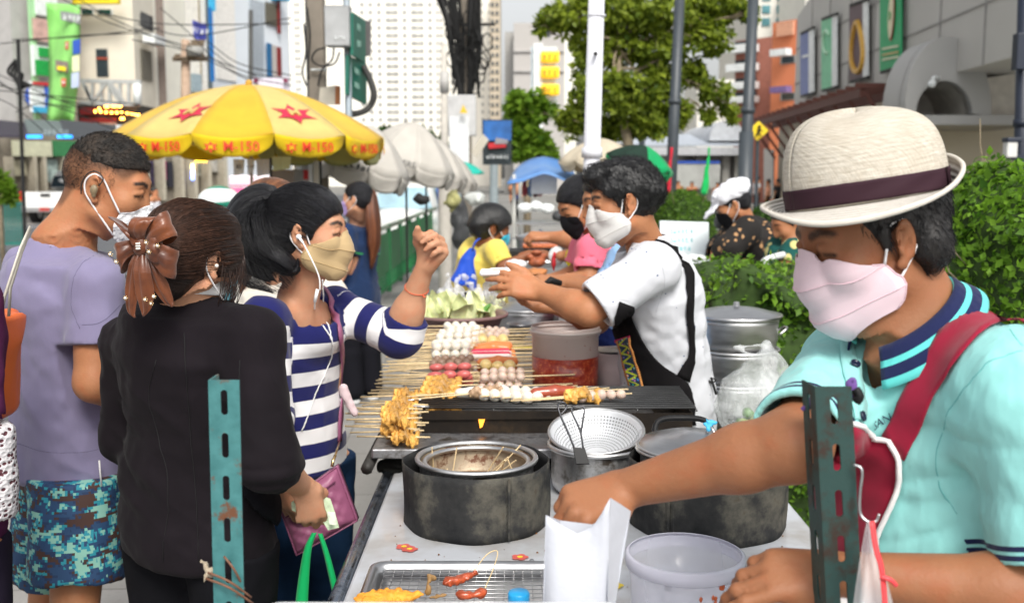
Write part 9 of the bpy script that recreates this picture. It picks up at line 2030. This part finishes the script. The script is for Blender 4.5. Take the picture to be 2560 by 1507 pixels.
for k in range(12):
 m_=(YB,YC,YC,YA,YA,YC,YC,YA,YA,YA,YA,YA)[k]if k in(0,1)else(YC if k%2 else YA);m_=YB if k==0 else m_
 MB().grid(Gs[k]).build('gore',m_,um,smooth=True,solid=.003);MB().grid(Vs[k]).build('valance',YV,um,smooth=True,solid=.003)
 mid=(V(*Vs[k][0][3])+V(*Vs[k][-1][3]))/2;dr=unit((mid-c0)*V(1,1,0));
 if dr[1]<.35:
  u_=np.cross(V(0,0,1),dr);sign_text('M-150',mid+dr*.016+u_*.055+V(0,0,.006),u_,dr,.098,RDV,um,bold=.0008,extrude=.002);emblem(mid+dr*.014-u_*.155+V(0,0,.004),u_,dr,.046,RDV,um);sign_text('M',mid+dr*.018-u_*.155,u_,dr,.04,YV,um,bold=.002)
for k,px,py in((10,478,290),(1,736,288)):
 best=None
 for kk in range(12):
  for i in range(9):
   for j in range(7):
    p=Gs[kk][i][j];dd_=(p[0]-W(px,py,p[1])[0])**2+(p[2]-W(px,py,p[1])[2])**2+(0 if p[1]<8.5 else 9)
    if best is None or dd_<best[0]:best=(dd_,kk,i,j)
 _,kk,i,j=best;i=max(1,min(7,i));j=max(1,min(5,j));g=Gs[kk];p=g[i][j];du=unit(g[i][j+1]-g[i][j-1]);dv_=unit(g[i-1][j]-g[i+1][j]);n_=unit(np.cross(du,dv_));n_=n_ if n_[2]>0 else -n_
 if np.dot(np.cross(n_,du),V(0,0,1))<0:du=-du
 emblem(p+n_*.014,du,n_,.150,RDL,um);sign_text('M',p+n_*.022-n_*0,du,n_,.115,YC,um,bold=.004,shear=.15 if kk>5 else 0)
MB().cyl((c0[0],8.5,0),(c0[0],8.5,ztop+.03),.013).build('pole',metal_mat('umbrella_pole',(.45,.38,.30),.4),um);MB().sphere((c0[0],8.5,ztop+.01),.03,10,6).build('finial',mat('finial_amber',(.55,.30,.03),.5),um,smooth=True)
MB().cyl(W(677,640,8.1),W(677,395,8.1),.010).build('support_pole',mat('pole_black',(.01,.01,.01),.6),um)
ribs=MB()
for k in range(12):ribs.tube([c0+V(0,0,ztop-zr-.06),V(*Gs[k][5][0])-V(0,0,.02),V(*Gs[k][8][0])-V(0,0,.01)],.004,4)
ribs.build('ribs',metal_mat('rib_steel',(.5,.5,.5)),um)
q=thing('umbrella','olive green parasol edge showing just behind the right side of the yellow parasol','umbrella',tuple(W(860,340,9.4)*V(1,1,0)));cq=W(800,372,9.5);Gq,Vq=canopy_mesh(V(cq[0],9.5,W(800,360,9.5)[2]),.56,.34,8,.16,rot=.2)
OL=trans(cloth_mat('olive_cloth',(.36,.36,.12)),.3)
for k in range(8):MB().grid(Gq[k]).build('gore',OL,q,smooth=True,solid=.003);MB().grid(Vq[k]).build('valance',OL,q,smooth=True,solid=.003)
MB().cyl((cq[0],9.5,0),(cq[0],9.5,2.2),.012).build('pole',MATS['pole_black'],q)
GU=trans(cloth_mat('grey_canvas',(.60,.57,.52),folds=.3),.2)
for(px,py,D,r,h,lb,txt)in((905,418,10.5,.50,.42,'dirty cream parasol partly hidden behind the navy polo woman',8),(1015,410,12.5,.62,.50,'dirty cream parasol over the green railing, nearest of the tilted row','NUMBERS'),(1065,425,14.5,.62,.46,'dirty cream parasol over the green railing, middle of the tilted row',''),(1105,440,17,.62,.42,'dirty cream parasol over the green railing, farthest of the tilted row','')):
 q=thing('umbrella',lb,'umbrella',tuple(W(px,py,D)*V(1,1,0)),'cream parasols along the green railing');c=W(px,py,D);Gq,Vq=canopy_mesh(V(0,0,0),r,h,8,.16,rot=.3);Mt=roty(R(14))
 for k in range(8):
  MB().grid([[c+Mt@p for p in row]for row in Gq[k]]).build('gore',GU,q,smooth=True,solid=.004);MB().grid([[c+Mt@p for p in row]for row in Vq[k]]).build('valance',GU,q,smooth=True,solid=.004)
 if txt:sign_text(txt,c+V(-.04,-r-.05,.02),(1,0,-.25),(0,-1,.4),.10,DGY,q)
 MB().cyl((c[0],c[1],0),tuple(c+V(0,0,h)),.014).build('pole',MATS['pole_black'],q)
q=thing('umbrella','small teal parasol peeking out at the end of the cream parasols','umbrella',tuple(W(1165,430,19)*V(1,1,0)));c=W(1155,432,19)
Gq,Vq=canopy_mesh(V(0,0,0),.42,.20,8,.03,rot=.3)
for k in range(8):MB().grid([[c+p for p in row]for row in Gq[k]]).build('gore',cloth_mat('teal_cloth',(.02,.42,.33)),q,smooth=True,solid=.004)
MB().cyl((c[0],c[1],0),tuple(c),.014).build('pole',MATS['pole_black'],q)
for(px,py,D,r,h,m_,lb,md)in((1500,402,9.5,.38,.20,trans(cloth_mat('cream_umbrella',(.70,.62,.48)),.3),'cream parasol behind the white painted pole',''),(1600,408,8.8,.30,.15,trans(cloth_mat('green_umbrella',(.01,.42,.14)),.3),'green and black parasol right of the white-shirted vendor','b')):
 q=thing('umbrella',lb,'umbrella',tuple(W(px,py,D)*V(1,1,0)));c=W(px,py,D);Gq,Vq=canopy_mesh(V(0,0,0),r*1.0,h,8,.07,rot=.1);Mt=roty(R(16 if md else 0))
 for k in range(8):MB().grid([[c+Mt@p for p in row]for row in Gq[k]]).build('gore',(cloth_mat('umbrella_black',(.02,.04,.03))if md and k in(4,5)else m_),q,smooth=True,solid=.003);MB().grid([[c+Mt@p for p in row]for row in Vq[k]]).build('valance',m_,q,smooth=True,solid=.003)
 MB().cyl((c[0],c[1],0),tuple(c+V(0,0,h)),.012).build('pole',MATS['pole_black'],q)
for px,D,m_,lb in((1768,11.5,cloth_mat('flag_green',(.01,.42,.10)),'furled green umbrella standing beyond the round hedge'),(1674,12.7,cloth_mat('flag_red',(.55,.02,.04)),'furled red umbrella beside the middle lamp post')):
 q=thing('furled_umbrella',lb,'umbrella',tuple(W(px,450,D)*V(1,1,0)));a=SD(.012);T=W(px+6,372,D);B_=W(px-8,480,D);a.rc(T,B_,.018,.045,k=.01);a.fold(.012,(20,20,4),ridge=True);sd_obj(a,'cloth',m_,q);MB().cyl(V(B_[0],B_[1],0),B_,.012).build('pole',MATS['pole_black'],q)
GF=mat('railing_green',(.010,.19,.055),.5,var=.15,vs=3);FA=V(-1.78,9.0,0);FB=V(-1.66,26.0,0);
rl=thing('railing','green sheet-metal railing between pavement and road in the middle distance','railing',tuple((FA+FB)/2));L_=FB-FA
for k in range(12):
 a=FA+L_*(k/12);b_=FA+L_*((k+.94)/12);bs=MB();bs.prism([a+V(0,0,.30),b_+V(0,0,.30),b_+V(0,0,.84),a+V(0,0,.84)],(.02,0,0));[bs.bar(a+(b_-a)*((j+.5)/6)+V(.01,0,.06),a+(b_-a)*((j+.5)/6)+V(.01,0,.31),.05,.02)for j in range(6)];bs.build('panel',GF,rl);MB().box2(a+V(-.03,-.03,0),a+V(.03,.03,.95)).build('post',GF,rl)
MB().bar(FA+V(0,0,.92),FB+V(0,0,.92),.05).build('top_rail',mat('rail_pale',(.30,.36,.28),.5),rl);MB().bar(FA+V(0,0,.08),FB+V(0,0,.08),.04).build('bottom_rail',GF,rl)
q=thing('railing','low green railing at the left edge beside the pickup truck','railing',tuple(W(20,540,22)*V(1,1,0)));a=W(-40,480,22);b_=W(56,484,22);bb=MB();z0=0
for k in range(14):c=a+(b_-a)*(k/13);bb.bar(c*V(1,1,0)+V(0,0,.2),c*V(1,1,0)+V(0,0,1.05),.03)
bb.bar(a*V(1,1,0)+V(0,0,1.05),b_*V(1,1,0)+V(0,0,1.05),.06);bb.bar(a*V(1,1,0)+V(0,0,.2),b_*V(1,1,0)+V(0,0,.2),.06);bb.build('bars',mat('railing_teal',(.02,.16,.13),.5),q)
pk=thing('pickup_truck','white pickup truck seen from behind at the left kerb','pickup truck',tuple(G(140,558)));PW=mat('car_white',(.78,.78,.76),.25,var=.03,coat=.5);g0=G(120,560);g0=V(*g0);Y0=g0[1];XL=W(50,500,Y0)[0];wd=1.75
def zc(py,D=None):return W(100,py,D or Y0)[2]
a=SD(.05);a.box((XL+wd/2,Y0+2.6,.78),(wd,5.2,.62),rr=.08);a.box((XL+wd/2,Y0+1.0,1.12),(wd-.2,1.7,.35),rr=.02,k=.02,op=-1)
for sx in(0,1):
 for sy in(.9,4.2):a.rc((XL+wd*sx-.2,Y0+sy,.36),(XL+wd*sx+.2,Y0+sy,.36),.42,k=.02,op=-1)
sd_obj(a,'body',PW,pk);a=SD(.05);a.loft([((XL+wd/2,Y0+3.0,1.05),wd/2,1.15),((XL+wd/2,Y0+3.0,1.35),wd/2*.96,1.05),((XL+wd/2,Y0+3.1,1.74),wd/2*.80,.75)],(1,0,0),sq=4,round_=.08);sd_obj(a,'cab',PW,pk)
MB().prism([(XL+.22,Y0+2.0,1.22),(XL+wd-.22,Y0+2.0,1.22),(XL+wd-.30,Y0+2.2,1.62),(XL+.30,Y0+2.2,1.62)],(0,-.16,0)).build('rear_window',GL,pk)
for x in(XL+.07,XL+wd-.07):MB().box((x,Y0-.02,.92),(.13,.06,.36)).build('tail_light',mat('tail_red',(.55,.02,.01),.25),pk,bevel=.02)
MB().box((XL+wd/2,Y0-.03,.98),(.32,.04,.09)).build('tailgate_handle',BLK,pk,bevel=.01);MB().box((XL+wd/2,Y0-.06,.48),(wd*.96,.14,.16)).build('bumper',metal_mat('bumper_chrome',(.6,.6,.6)),pk,bevel=.02);MB().box((XL+wd/2,Y0-.14,.50),(.34,.01,.12)).build('licence_plate',mat('plate_red',(.45,.05,.04),.5),pk)
for sx in(.12,wd-.12):
 for sy in(.9,4.2):w_=MB().cyl((XL+sx-.11,Y0+sy,.36),(XL+sx+.11,Y0+sy,.36),.36,seg=24).build('wheel',mat('tyre',(.02,.02,.02),.9),pk,smooth=False);MB().cyl((XL+sx-.12,Y0+sy,.36),(XL+sx+.12,Y0+sy,.36),.2,seg=16).build('rim',ALU,w_)
def car(label,px,D,col,wd=1.7,L=4.2,rz=0,hgt=1.45,cat='car',glass=LBL,name='parked_car'):
 c=W(px,500,D)*V(1,1,0);q=thing(name,label,cat,tuple(c));Mz=rotz(rz)
 def T(p):return c+Mz@V(*p)
 a=SD(.05);a.box(c+V(0,0,.62),(wd,L,.55),Mz,rr=.16);a.loft([(c+V(0,0,.80),wd/2*.97,L*.36),(c+V(0,0,1.05),wd/2*.92,L*.31),(c+V(0,0,hgt),wd/2*.70,L*.19)],Mz[:,0],sq=3.5,round_=.1)
 for sx in(-1,1):
  for sy in(-1,1):a.rc(T((sx*wd/2-.2,sy*L*.31,.33)),T((sx*wd/2+.2,sy*L*.31,.33)),.38,k=.02,op=-1)
 sd_obj(a,'body',col,q)
 for sgn in(-1,1):
  MB().prism([T((-wd*.36,sgn*L*.335,.92)),T((wd*.36,sgn*L*.335,.92)),T((wd*.29,sgn*L*.225,hgt-.10)),T((-wd*.29,sgn*L*.225,hgt-.10))],Mz@V(0,sgn*.02,.02)).build('windscreen',glass,q);MB().prism([T((sgn*wd*.485,-L*.27,.92)),T((sgn*wd*.485,L*.27,.92)),T((sgn*wd*.385,L*.16,hgt-.10)),T((sgn*wd*.385,-L*.16,hgt-.10))],Mz@V(sgn*.02,0,.01)).build('side_window',glass,q)
  for sx in(-.36,.36):MB().box(T((sx*wd,sgn*L*.49,.68)),(.3,.1,.14),rz).build('headlight' if sgn<0 else 'tail_light',WHP if sgn<0 else MATS['tail_red'],q,bevel=.03)
  for sy in(-1,1):w_=MB().cyl(T((sgn*wd/2-.1,sy*L*.31,.33)),T((sgn*wd/2+.08,sy*L*.31,.33)),.33,seg=20).build('wheel',MATS['tyre'],q)
 MB().box(T((0,-L*.50,.45)),(.4,.03,.12),rz).build('licence_plate',WHP,q);return q,T
PKM=mat('taxi_pink',(.72,.10,.28),.25,var=.03,coat=.5);q,T=car('pink and white taxi with roof sign behind the striped-top woman',632,16.5,PKM,rz=.25,cat='taxi',name='taxi');MB().box(T((0,0,1.55)),(.7,.25,.16),.25).build('roof_sign',mat('taxi_sign',(.80,.74,.78),.4),q,bevel=.03)
car('white car seen through the green railing',1015,24,PW,rz=.05,wd=1.75);car('white car farther along the road behind the green railing',985,36,mat('car_silver',(.6,.62,.64),.3,metal=.3),rz=.02)
car('yellow and green taxi top beyond the hedge at the right',2395,20,mat('taxi_yellow',(.75,.52,.03),.3),rz=1.4,cat='taxi',name='taxi');car('pale green car behind the tall right hedge',2400,15,mat('car_pale_green',(.55,.68,.62),.3),rz=1.45)
def motorbike(label,px,D,rz,col):
 c=W(px,500,D)*V(1,1,0);q=thing('motorbike',label,'motorbike',tuple(c));Mz=rotz(rz);T=lambda p:c+Mz@V(*p)
 for y in(-.62,.62):w_=MB().tube([T((0,y+.25*math.cos(a),.28+.25*math.sin(a)))for a in np.linspace(0,2*PI,20,endpoint=False)],.05,8,closed=True).build('wheel',MATS['tyre'],q,smooth=True)
 a=SD(.02);a.chain([T((0,.55,.62)),T((0,.2,.55)),T((0,-.3,.62)),T((0,-.65,.72))],[.06,.12,.14,.07],k=.05);a.rc(T((0,.5,.35)),T((0,.42,.95)),.06,.09,k=.05);sd_obj(a,'body',col,q);a=SD(.02);a.rc(T((0,.05,.78)),T((0,-.55,.80)),.09,.08,k=.03);sd_obj(a,'saddle',BLK,q)
 MB().tube([T((-.32,.32,1.0)),T((0,.42,.98)),T((.32,.32,1.0))],.015,6).build('handlebar',BLK,q);MB().sphere(T((0,.55,.9)),.08,10,6).build('headlight',WHP,q,smooth=True);MB().box(T((0,-.72,.72)),(.12,.06,.06),rz).build('tail_light',mat('tail_glow',(.9,.05,.01),.4,emit=1,var=0),q)
motorbike('black motorbike with red tail light between the two women at the left',575,5.6,.5,mat('bike_black',(.01,.01,.012),.3));motorbike('pink motorbike half hidden behind the woman with the bow',330,6.0,-.3,mat('bike_pink',(.6,.04,.16),.3));motorbike('dark motorbike parked on the far pavement',480,17,1.2,MATS['bike_black'])
q=thing('helmet','green and white motorbike helmet seen above the woman in the blazer','helmet',tuple(W(548,510,6.4)));a=SD(.012);a.el(W(548,512,6.4),(.13,.15,.12));a.el(W(548,545,6.3),(.10,.1,.07),op=-1);sd_obj(a,'shell',mat('helmet_green',(.02,.22,.15),.2,var=0),q);a=SD(.01);a.el(W(548,500,6.4),(.125,.15,.085));sd_obj(a,'top_stripe',mat('helmet_white',(.7,.75,.75),.2,var=0),q)
bcx=W(1360,450,9.5);bc_=thing('food_cart','food cart with a sagging blue tarpaulin roof and white posts','cart',(bcx[0],10,0));TP=NT('blue_tarp');br=TP.n('ShaderNodeTexChecker',Vector=TP.co(),Scale=9.0);TP.set(Base_Color=TP.mix(TP.math('MULTIPLY',TP.noise(3,3),.9),(.01,.22,.70),(.35,.50,.70)),Roughness=.4,Normal=TP.bump(TP.noise(8,4),.6,.03));trans(TP.m,.25)
rows=[]
for i in range(13):
 u=i/12;x=1268+182*u;row=[]
 for j in range(7):v=j/6;yy=392+10*abs(u-.5)*2+(48+6*math.sin(u*9))*v+(22*(abs(u-.5)*2)**3)*(1-v*.6);row.append(W(x+(u-.5)*-40*(1-v),yy,10.3-.9*v))
 rows.append(row)
MB().grid(rows).build('tarpaulin',TP.m,bc_,smooth=True,solid=.01)
for px,D in((1285,9.6),(1436,9.6),(1300,10.6),(1428,10.6)):MB().cyl(V(W(px,450,D)[0],D,0),W(px,436,D),.018).build('post',mat('post_cream',(.60,.60,.56),.6),bc_)
MB().box(V(bcx[0],10.0,.80),(.62,1.0,.10)).build('counter',STEEL,bc_,bevel=.01);MB().box(V(bcx[0]-.02,9.9,1.18),(.50,.5,.02)).build('shelf',STEEL,bc_);MB().box(V(bcx[0],10.0,.42),(.58,.95,.5)).build('cabinet',mat('cart_yellow',(.42,.40,.10),.6,var=.6,vs=6),bc_);MB().box(W(1360,458,9.7),(.24,.02,.20)).build('hanging_sheet',mat('sheet_white',(.74,.76,.77)),bc_)
for k,(x,col_)in enumerate(((1312,(.30,.04,.05)),(1326,(.16,.28,.45)),(1338,(.10,.02,.03)),(1350,(.5,.3,.3)))):a=SD(.012);a.rc(W(x,448,9.9),W(x,486,9.9),.02,.03);a.fold(.012,20,ridge=True);sd_obj(a,'hanging_bag',mat('hang_%s'%'abcd'[k],col_,.6),bc_)
rs=np.random.RandomState(44)
def crate_item(name,label,cat,px,py,D,r,m,prims=None,h=.008,fold=(.006,40),group=None):
 c=W(px,py,D);a=SD(h);
 for d_,r_ in(prims or[((0,0,0),r)]):a.el(c+V(*d_),r_,k=.01)
 if fold:a.fold(fold[0],fold[1],ridge=True)
 o=sd_obj(a,name,m,None,base=c);tag(o,label,cat,group);return o
for k,(px,py,lb)in enumerate([(1312,520,'white plastic bag on the shelf of the blue-roofed cart, left of the row'),(1340,516,'white plastic bag on the shelf of the blue-roofed cart, middle of the row'),(1368,522,'white plastic bag on the shelf of the blue-roofed cart, right of the row'),(1398,540,'dark bundle at the right of the blue-roofed cart shelf')]):crate_item('plastic_bag',lb,'plastic bag',px,py,9.4,(.07,.06,.05),WHP if k<3 else DGY)
ms=thing('stall_table','long middle stall table with metal edges between the customers and the pink t-shirt','table',(.02,6.2,0));MB().box2((-.30,5.0,.86),(.42,8.2,.90)).build('top',metal_mat('table_sheet2',(.55,.55,.55),.4,dirt=.2),ms,bevel=.004);MB().box2((-.28,5.05,.3),(.40,8.1,.86)).build('skirt',mat('skirt_dark',(.10,.09,.08),.8,var=.5,vs=3),ms)
for x in(-.27,.39):
 for y in(5.1,8.1):MB().cyl((x,y,0),(x,y,.86),.016).build('leg',MATS['dark_rail'],ms)
drum(1352,590,6.6,.15,.10,'round steamer pot with domed lid on the middle stall',name='steamer_pot')
q=thing('grill_rack','rack of orange grilled sausages in the middle stall','grill',tuple(W(1350,625,6.1)));MB().box(W(1350,632,6.1),(.36,.28,.04)).build('frame',BLK,q,bevel=.004)
for k in range(11):a=SD(.006);c=W(1312+k*7.6,622,6.05);a.rc(c+V(0,-.08,.02),c+V(0,.08,.02),.014);sd_obj(a,'sausage',mat('sausage_grilled',(.48,.13,.05),.4),q)
ITM=[('grilled_meat','stack of glazed brown grilled meat on the middle stall','grilled meat',1342,655,5.6,mat('meat_glazed',(.36,.10,.04),.4,var=.4,vs=25),[((0,0,0),(.05,.05,.03)),((.02,.02,.03),(.04,.04,.02)),((-.03,0,.03),(.03,.04,.02)),((.0,-.02,.055),(.03,.03,.015))]),('grilled_meat','low pile of orange-brown chicken strips before the glazed meat','grilled meat',1330,682,5.4,mat('meat_orange',(.50,.20,.07),.5,var=.4,vs=25),[((0,0,0),(.08,.05,.02)),((.03,.02,.01),(.05,.04,.015))]),('foam_cup','white tub with a scoop on the middle stall','tub',1392,640,5.5,WHP,[((0,0,0),(.045,.045,.05))]),('sauce_bottle','yellow sauce packet on the middle stall left of the pink t-shirt','packet',1425,645,5.2,YELP,[((0,0,0),(.025,.02,.05))]),('sauce_pack','red sauce bottle leaning on the white tub','bottle',1384,655,5.3,REDP,[((0,0,0),(.014,.014,.045)),((.006,0,.04),(.008,.008,.02))]),('rice_bag','white bag of rice beside the woman in yellow','bag',1290,662,5.5,WHP,[((0,0,0),(.06,.05,.03))]),('foil_tray','silver foil tray with herbs on the middle stall','tray',1355,640,5.9,mat('herb_tray',(.45,.50,.35),.5,var=.5,vs=20),[((0,0,0),(.08,.06,.015))]),('plastic_bag','pink and white plastic bags under the hands of the man in blue','plastic bag',1420,765,4.3,mat('bag_pinkish',(.6,.3,.35),.4,var=.6,vs=8),[((0,0,0),(.09,.07,.05))]),('towel','folded navy towel at the waist of the man in blue','towel',1508,850,3.75,cloth_mat('navy_towel',(.012,.02,.09)),[((0,0,0),(.06,.05,.05))])]
for n_,lb,ct,px,py,D,m_,pr_ in ITM:crate_item(n_,lb,ct,px,py,D,None,m_,pr_,h=.006,fold=(.004,60))
o=MB().tube([W(1402,708,3.6),W(1376,700,3.58),W(1362,708,3.57)],[.010,.013,.006],8).build('knife_handle',BLK,None,base=W(1380,700,3.6),smooth=True);tag(o,'black handled cutter in the hands of the man in blue','cutter')
ib=thing('ice_box','white foam ice box with its written lid propped open','ice box',tuple(W(1710,640,6.6)*V(1,1,0)));FM=mat('white_foam3',(.66,.72,.74),.6,var=.04);MB().box(W(1710,664,6.4),(.36,.28,.09)).build('box_body',FM,ib,bevel=.01);MB().prism([W(1650,640,6.55),W(1774,640,6.55),W(1772,556,6.75),W(1650,552,6.75)],(0,.03,0)).build('lid',FM,ib,bevel=.004)
for k in range(3):sign_text((6,6,5)[k],W(1702,578+22*k,6.5-.0*k),(1,0,0),unit((0,-1,.2)),.045,mat('ink_cyan',(.18,.50,.55),.6),ib)
crate_item('ice_bags','clear bags of ice piled in the foam ice box','ice',1715,648,6.3,None,WHP,[((-.06,0,0),(.07,.05,.02)),((.06,0,.005),(.08,.05,.025))]);
q=thing('carton','yellow patterned cardboard box under the ice box','box',tuple(W(1730,700,6.3)*V(1,1,0)));MB().box(W(1735,684,6.3),(.30,.25,.11)).build('box_body',mat('carton_print',(.50,.40,.20),.7,var=.7,vs=14),q,bevel=.004);MB().box(W(1735,676-0,6.3)+V(0,0,.04),(.34,.28,.015)).build('lid',DGY,q);MB().box2(V(W(1735,700,6.3)[0]-.14,6.2,0),V(W(1735,700,6.3)[0]+.14,6.45,W(1735,700,6.3)[2]-.01)).build('plinth',mat('plinth',(.12,.11,.10),.8),q)
q=thing('post','short teal painted post in front of the seated woman','post',tuple(W(1792,700,5.2)*V(1,1,0)));MB().cyl(V(W(1792,700,5.2)[0],5.2,0),W(1792,652,5.2),.016).build('tube',mat('post_teal',(.08,.30,.36),.5),q);MB().cyl(V(W(1822,700,4.9)[0],4.9,0),W(1824,690,4.9),.010).build('rod',DP,q)
q=thing('plastic_chair','white plastic armchair beside the person in green','chair',tuple(W(1925,720,5.4)*V(1,1,0)));MB().tube(smooth_path([W(1902,700,5.3),W(1906,660,5.3),W(1925,645,5.3),W(1960,636,5.35)],5),.016,8).build('armrest',WHP,q,smooth=True)
for x in(1920,1938):MB().tube([W(x,655,5.3),W(x+4,715,5.3)],.010,6).build('arm_slat',WHP,q)
MB().box(W(1940,722,5.45),(.36,.38,.03)).build('seat',WHP,q,bevel=.01)
for sx in(-.16,.16):
 for sy in(-.16,.16):c=W(1940,722,5.45);MB().cyl(V(c[0]+sx,c[1]+sy,0),c+V(sx,sy,-.02),.018,.014).build('leg',WHP,q)
crate_item('foam_plate','crumpled white and blue plastic wrap on the low hedge','wrap',1898,706,4.5,None,mat('wrap_white',(.66,.76,.80),.4),[((0,0,0),(.075,.05,.03))])
crate_item('ball','dark grey helmet hanging by the printed clothes of the seated woman','helmet',1804,556,6.6,None,DGY,[((0,0,0),(.05,.05,.045))],fold=None)
for k,(px,py,D,lb,m_,r_)in enumerate([(1150,560,12,'dark bundle of hanging bags on the pale post',DGY,(.10,.10,.30)),(1132,500,12,'yellow and black bags tied on the pale post',mat('bag_mixed',(.25,.24,.10),.7,var=.8,vs=6),(.10,.10,.14)),(1188,498,13,'pale grey helmet shape hanging beside the billboard post',mat('helmet_grey',(.50,.52,.50),.3),(.14,.08,.08)),(1055,500,10,'black satchel hung over the green railing',BLK,(.09,.07,.07)),(1092,610,15,'white cloth bundle at the foot of the railing post',WHP,(.10,.1,.14))]):crate_item('bundle',lb,'bundle',px,py,D,None,m_,[((0,0,0),r_)],h=.02,fold=(.03,10))
q=thing('post','pale concrete post at the end of the green railing','post',tuple(W(1112,500,14)*V(1,1,0)));MB().cyl(V(W(1112,560,14)[0],14,0),W(1112,470,14),.09).build('shaft',mat('pole_pale',(.5,.47,.42)),q)
for k,(x0,y0,x1,y1,m_,lb)in enumerate([(583,398,612,440,WHP,'white printed paper hanging left of the parasol pole'),(618,398,637,436,WHP,'narrow white paper with dark letters hanging right of the parasol pole'),(641,398,676,442,mat('paper_clear',(.60,.62,.64),.4),'clear plastic bag hanging under the yellow parasol'),(680,392,728,428,mat('paper_green',(.55,.62,.36),.7),'pale green paper clipped under the yellow parasol')]):
 q=thing('paper',lb,'paper',tuple(W((x0+x1)/2,y1,8.3)));MB().grid([[W(x0,y0,8.3),W(x0+2,y1,8.32)],[W((x0+x1)/2,y0,8.27),W((x0+x1)/2,y1-3,8.28)],[W(x1,y0,8.3),W(x1-3,y1-6,8.3)]]).build('sheet',m_,q,solid=.003)
 if k<2:sign_text((2,4)[k],W((x0+x1)/2,y0+18,8.24),(1,0,0),(0,-1,0),(.05,.03)[k],DGY,q)
q=thing('grey_panel','tall grey cabinet behind the striped-top woman under the parasol','cabinet',tuple(W(690,480,9.0)*V(1,1,0)));MB().box2(V(W(677,430,9)[0],9,0),V(W(735,430,9)[0],9.4,W(700,424,9)[2])).build('body',mat('panel_grey',(.22,.21,.21),.6),q,bevel=.01)
q=thing('closed_stall','white and red uprights of a closed stall beside the parasol','frame',tuple(W(755,480,10)*V(1,1,0)))
for x,m_ in((748,WHP),(764,GRY),(775,WHP),(790,CRM)):MB().box2(V(W(x,430,10)[0]-.025,10,0),V(W(x,430,10)[0]+.025,10.05,2.0)).build('upright',m_,q)
MB().box(W(765,437,9.9),(.04,.04,.09)).build('fire_bottle',REDP,q);MB().box2(V(W(735,430,10.2)[0],10.2,0),V(W(820,430,10.2)[0],10.25,2.0)).build('back_board',mat('board_brown',(.20,.17,.13),.8),q)
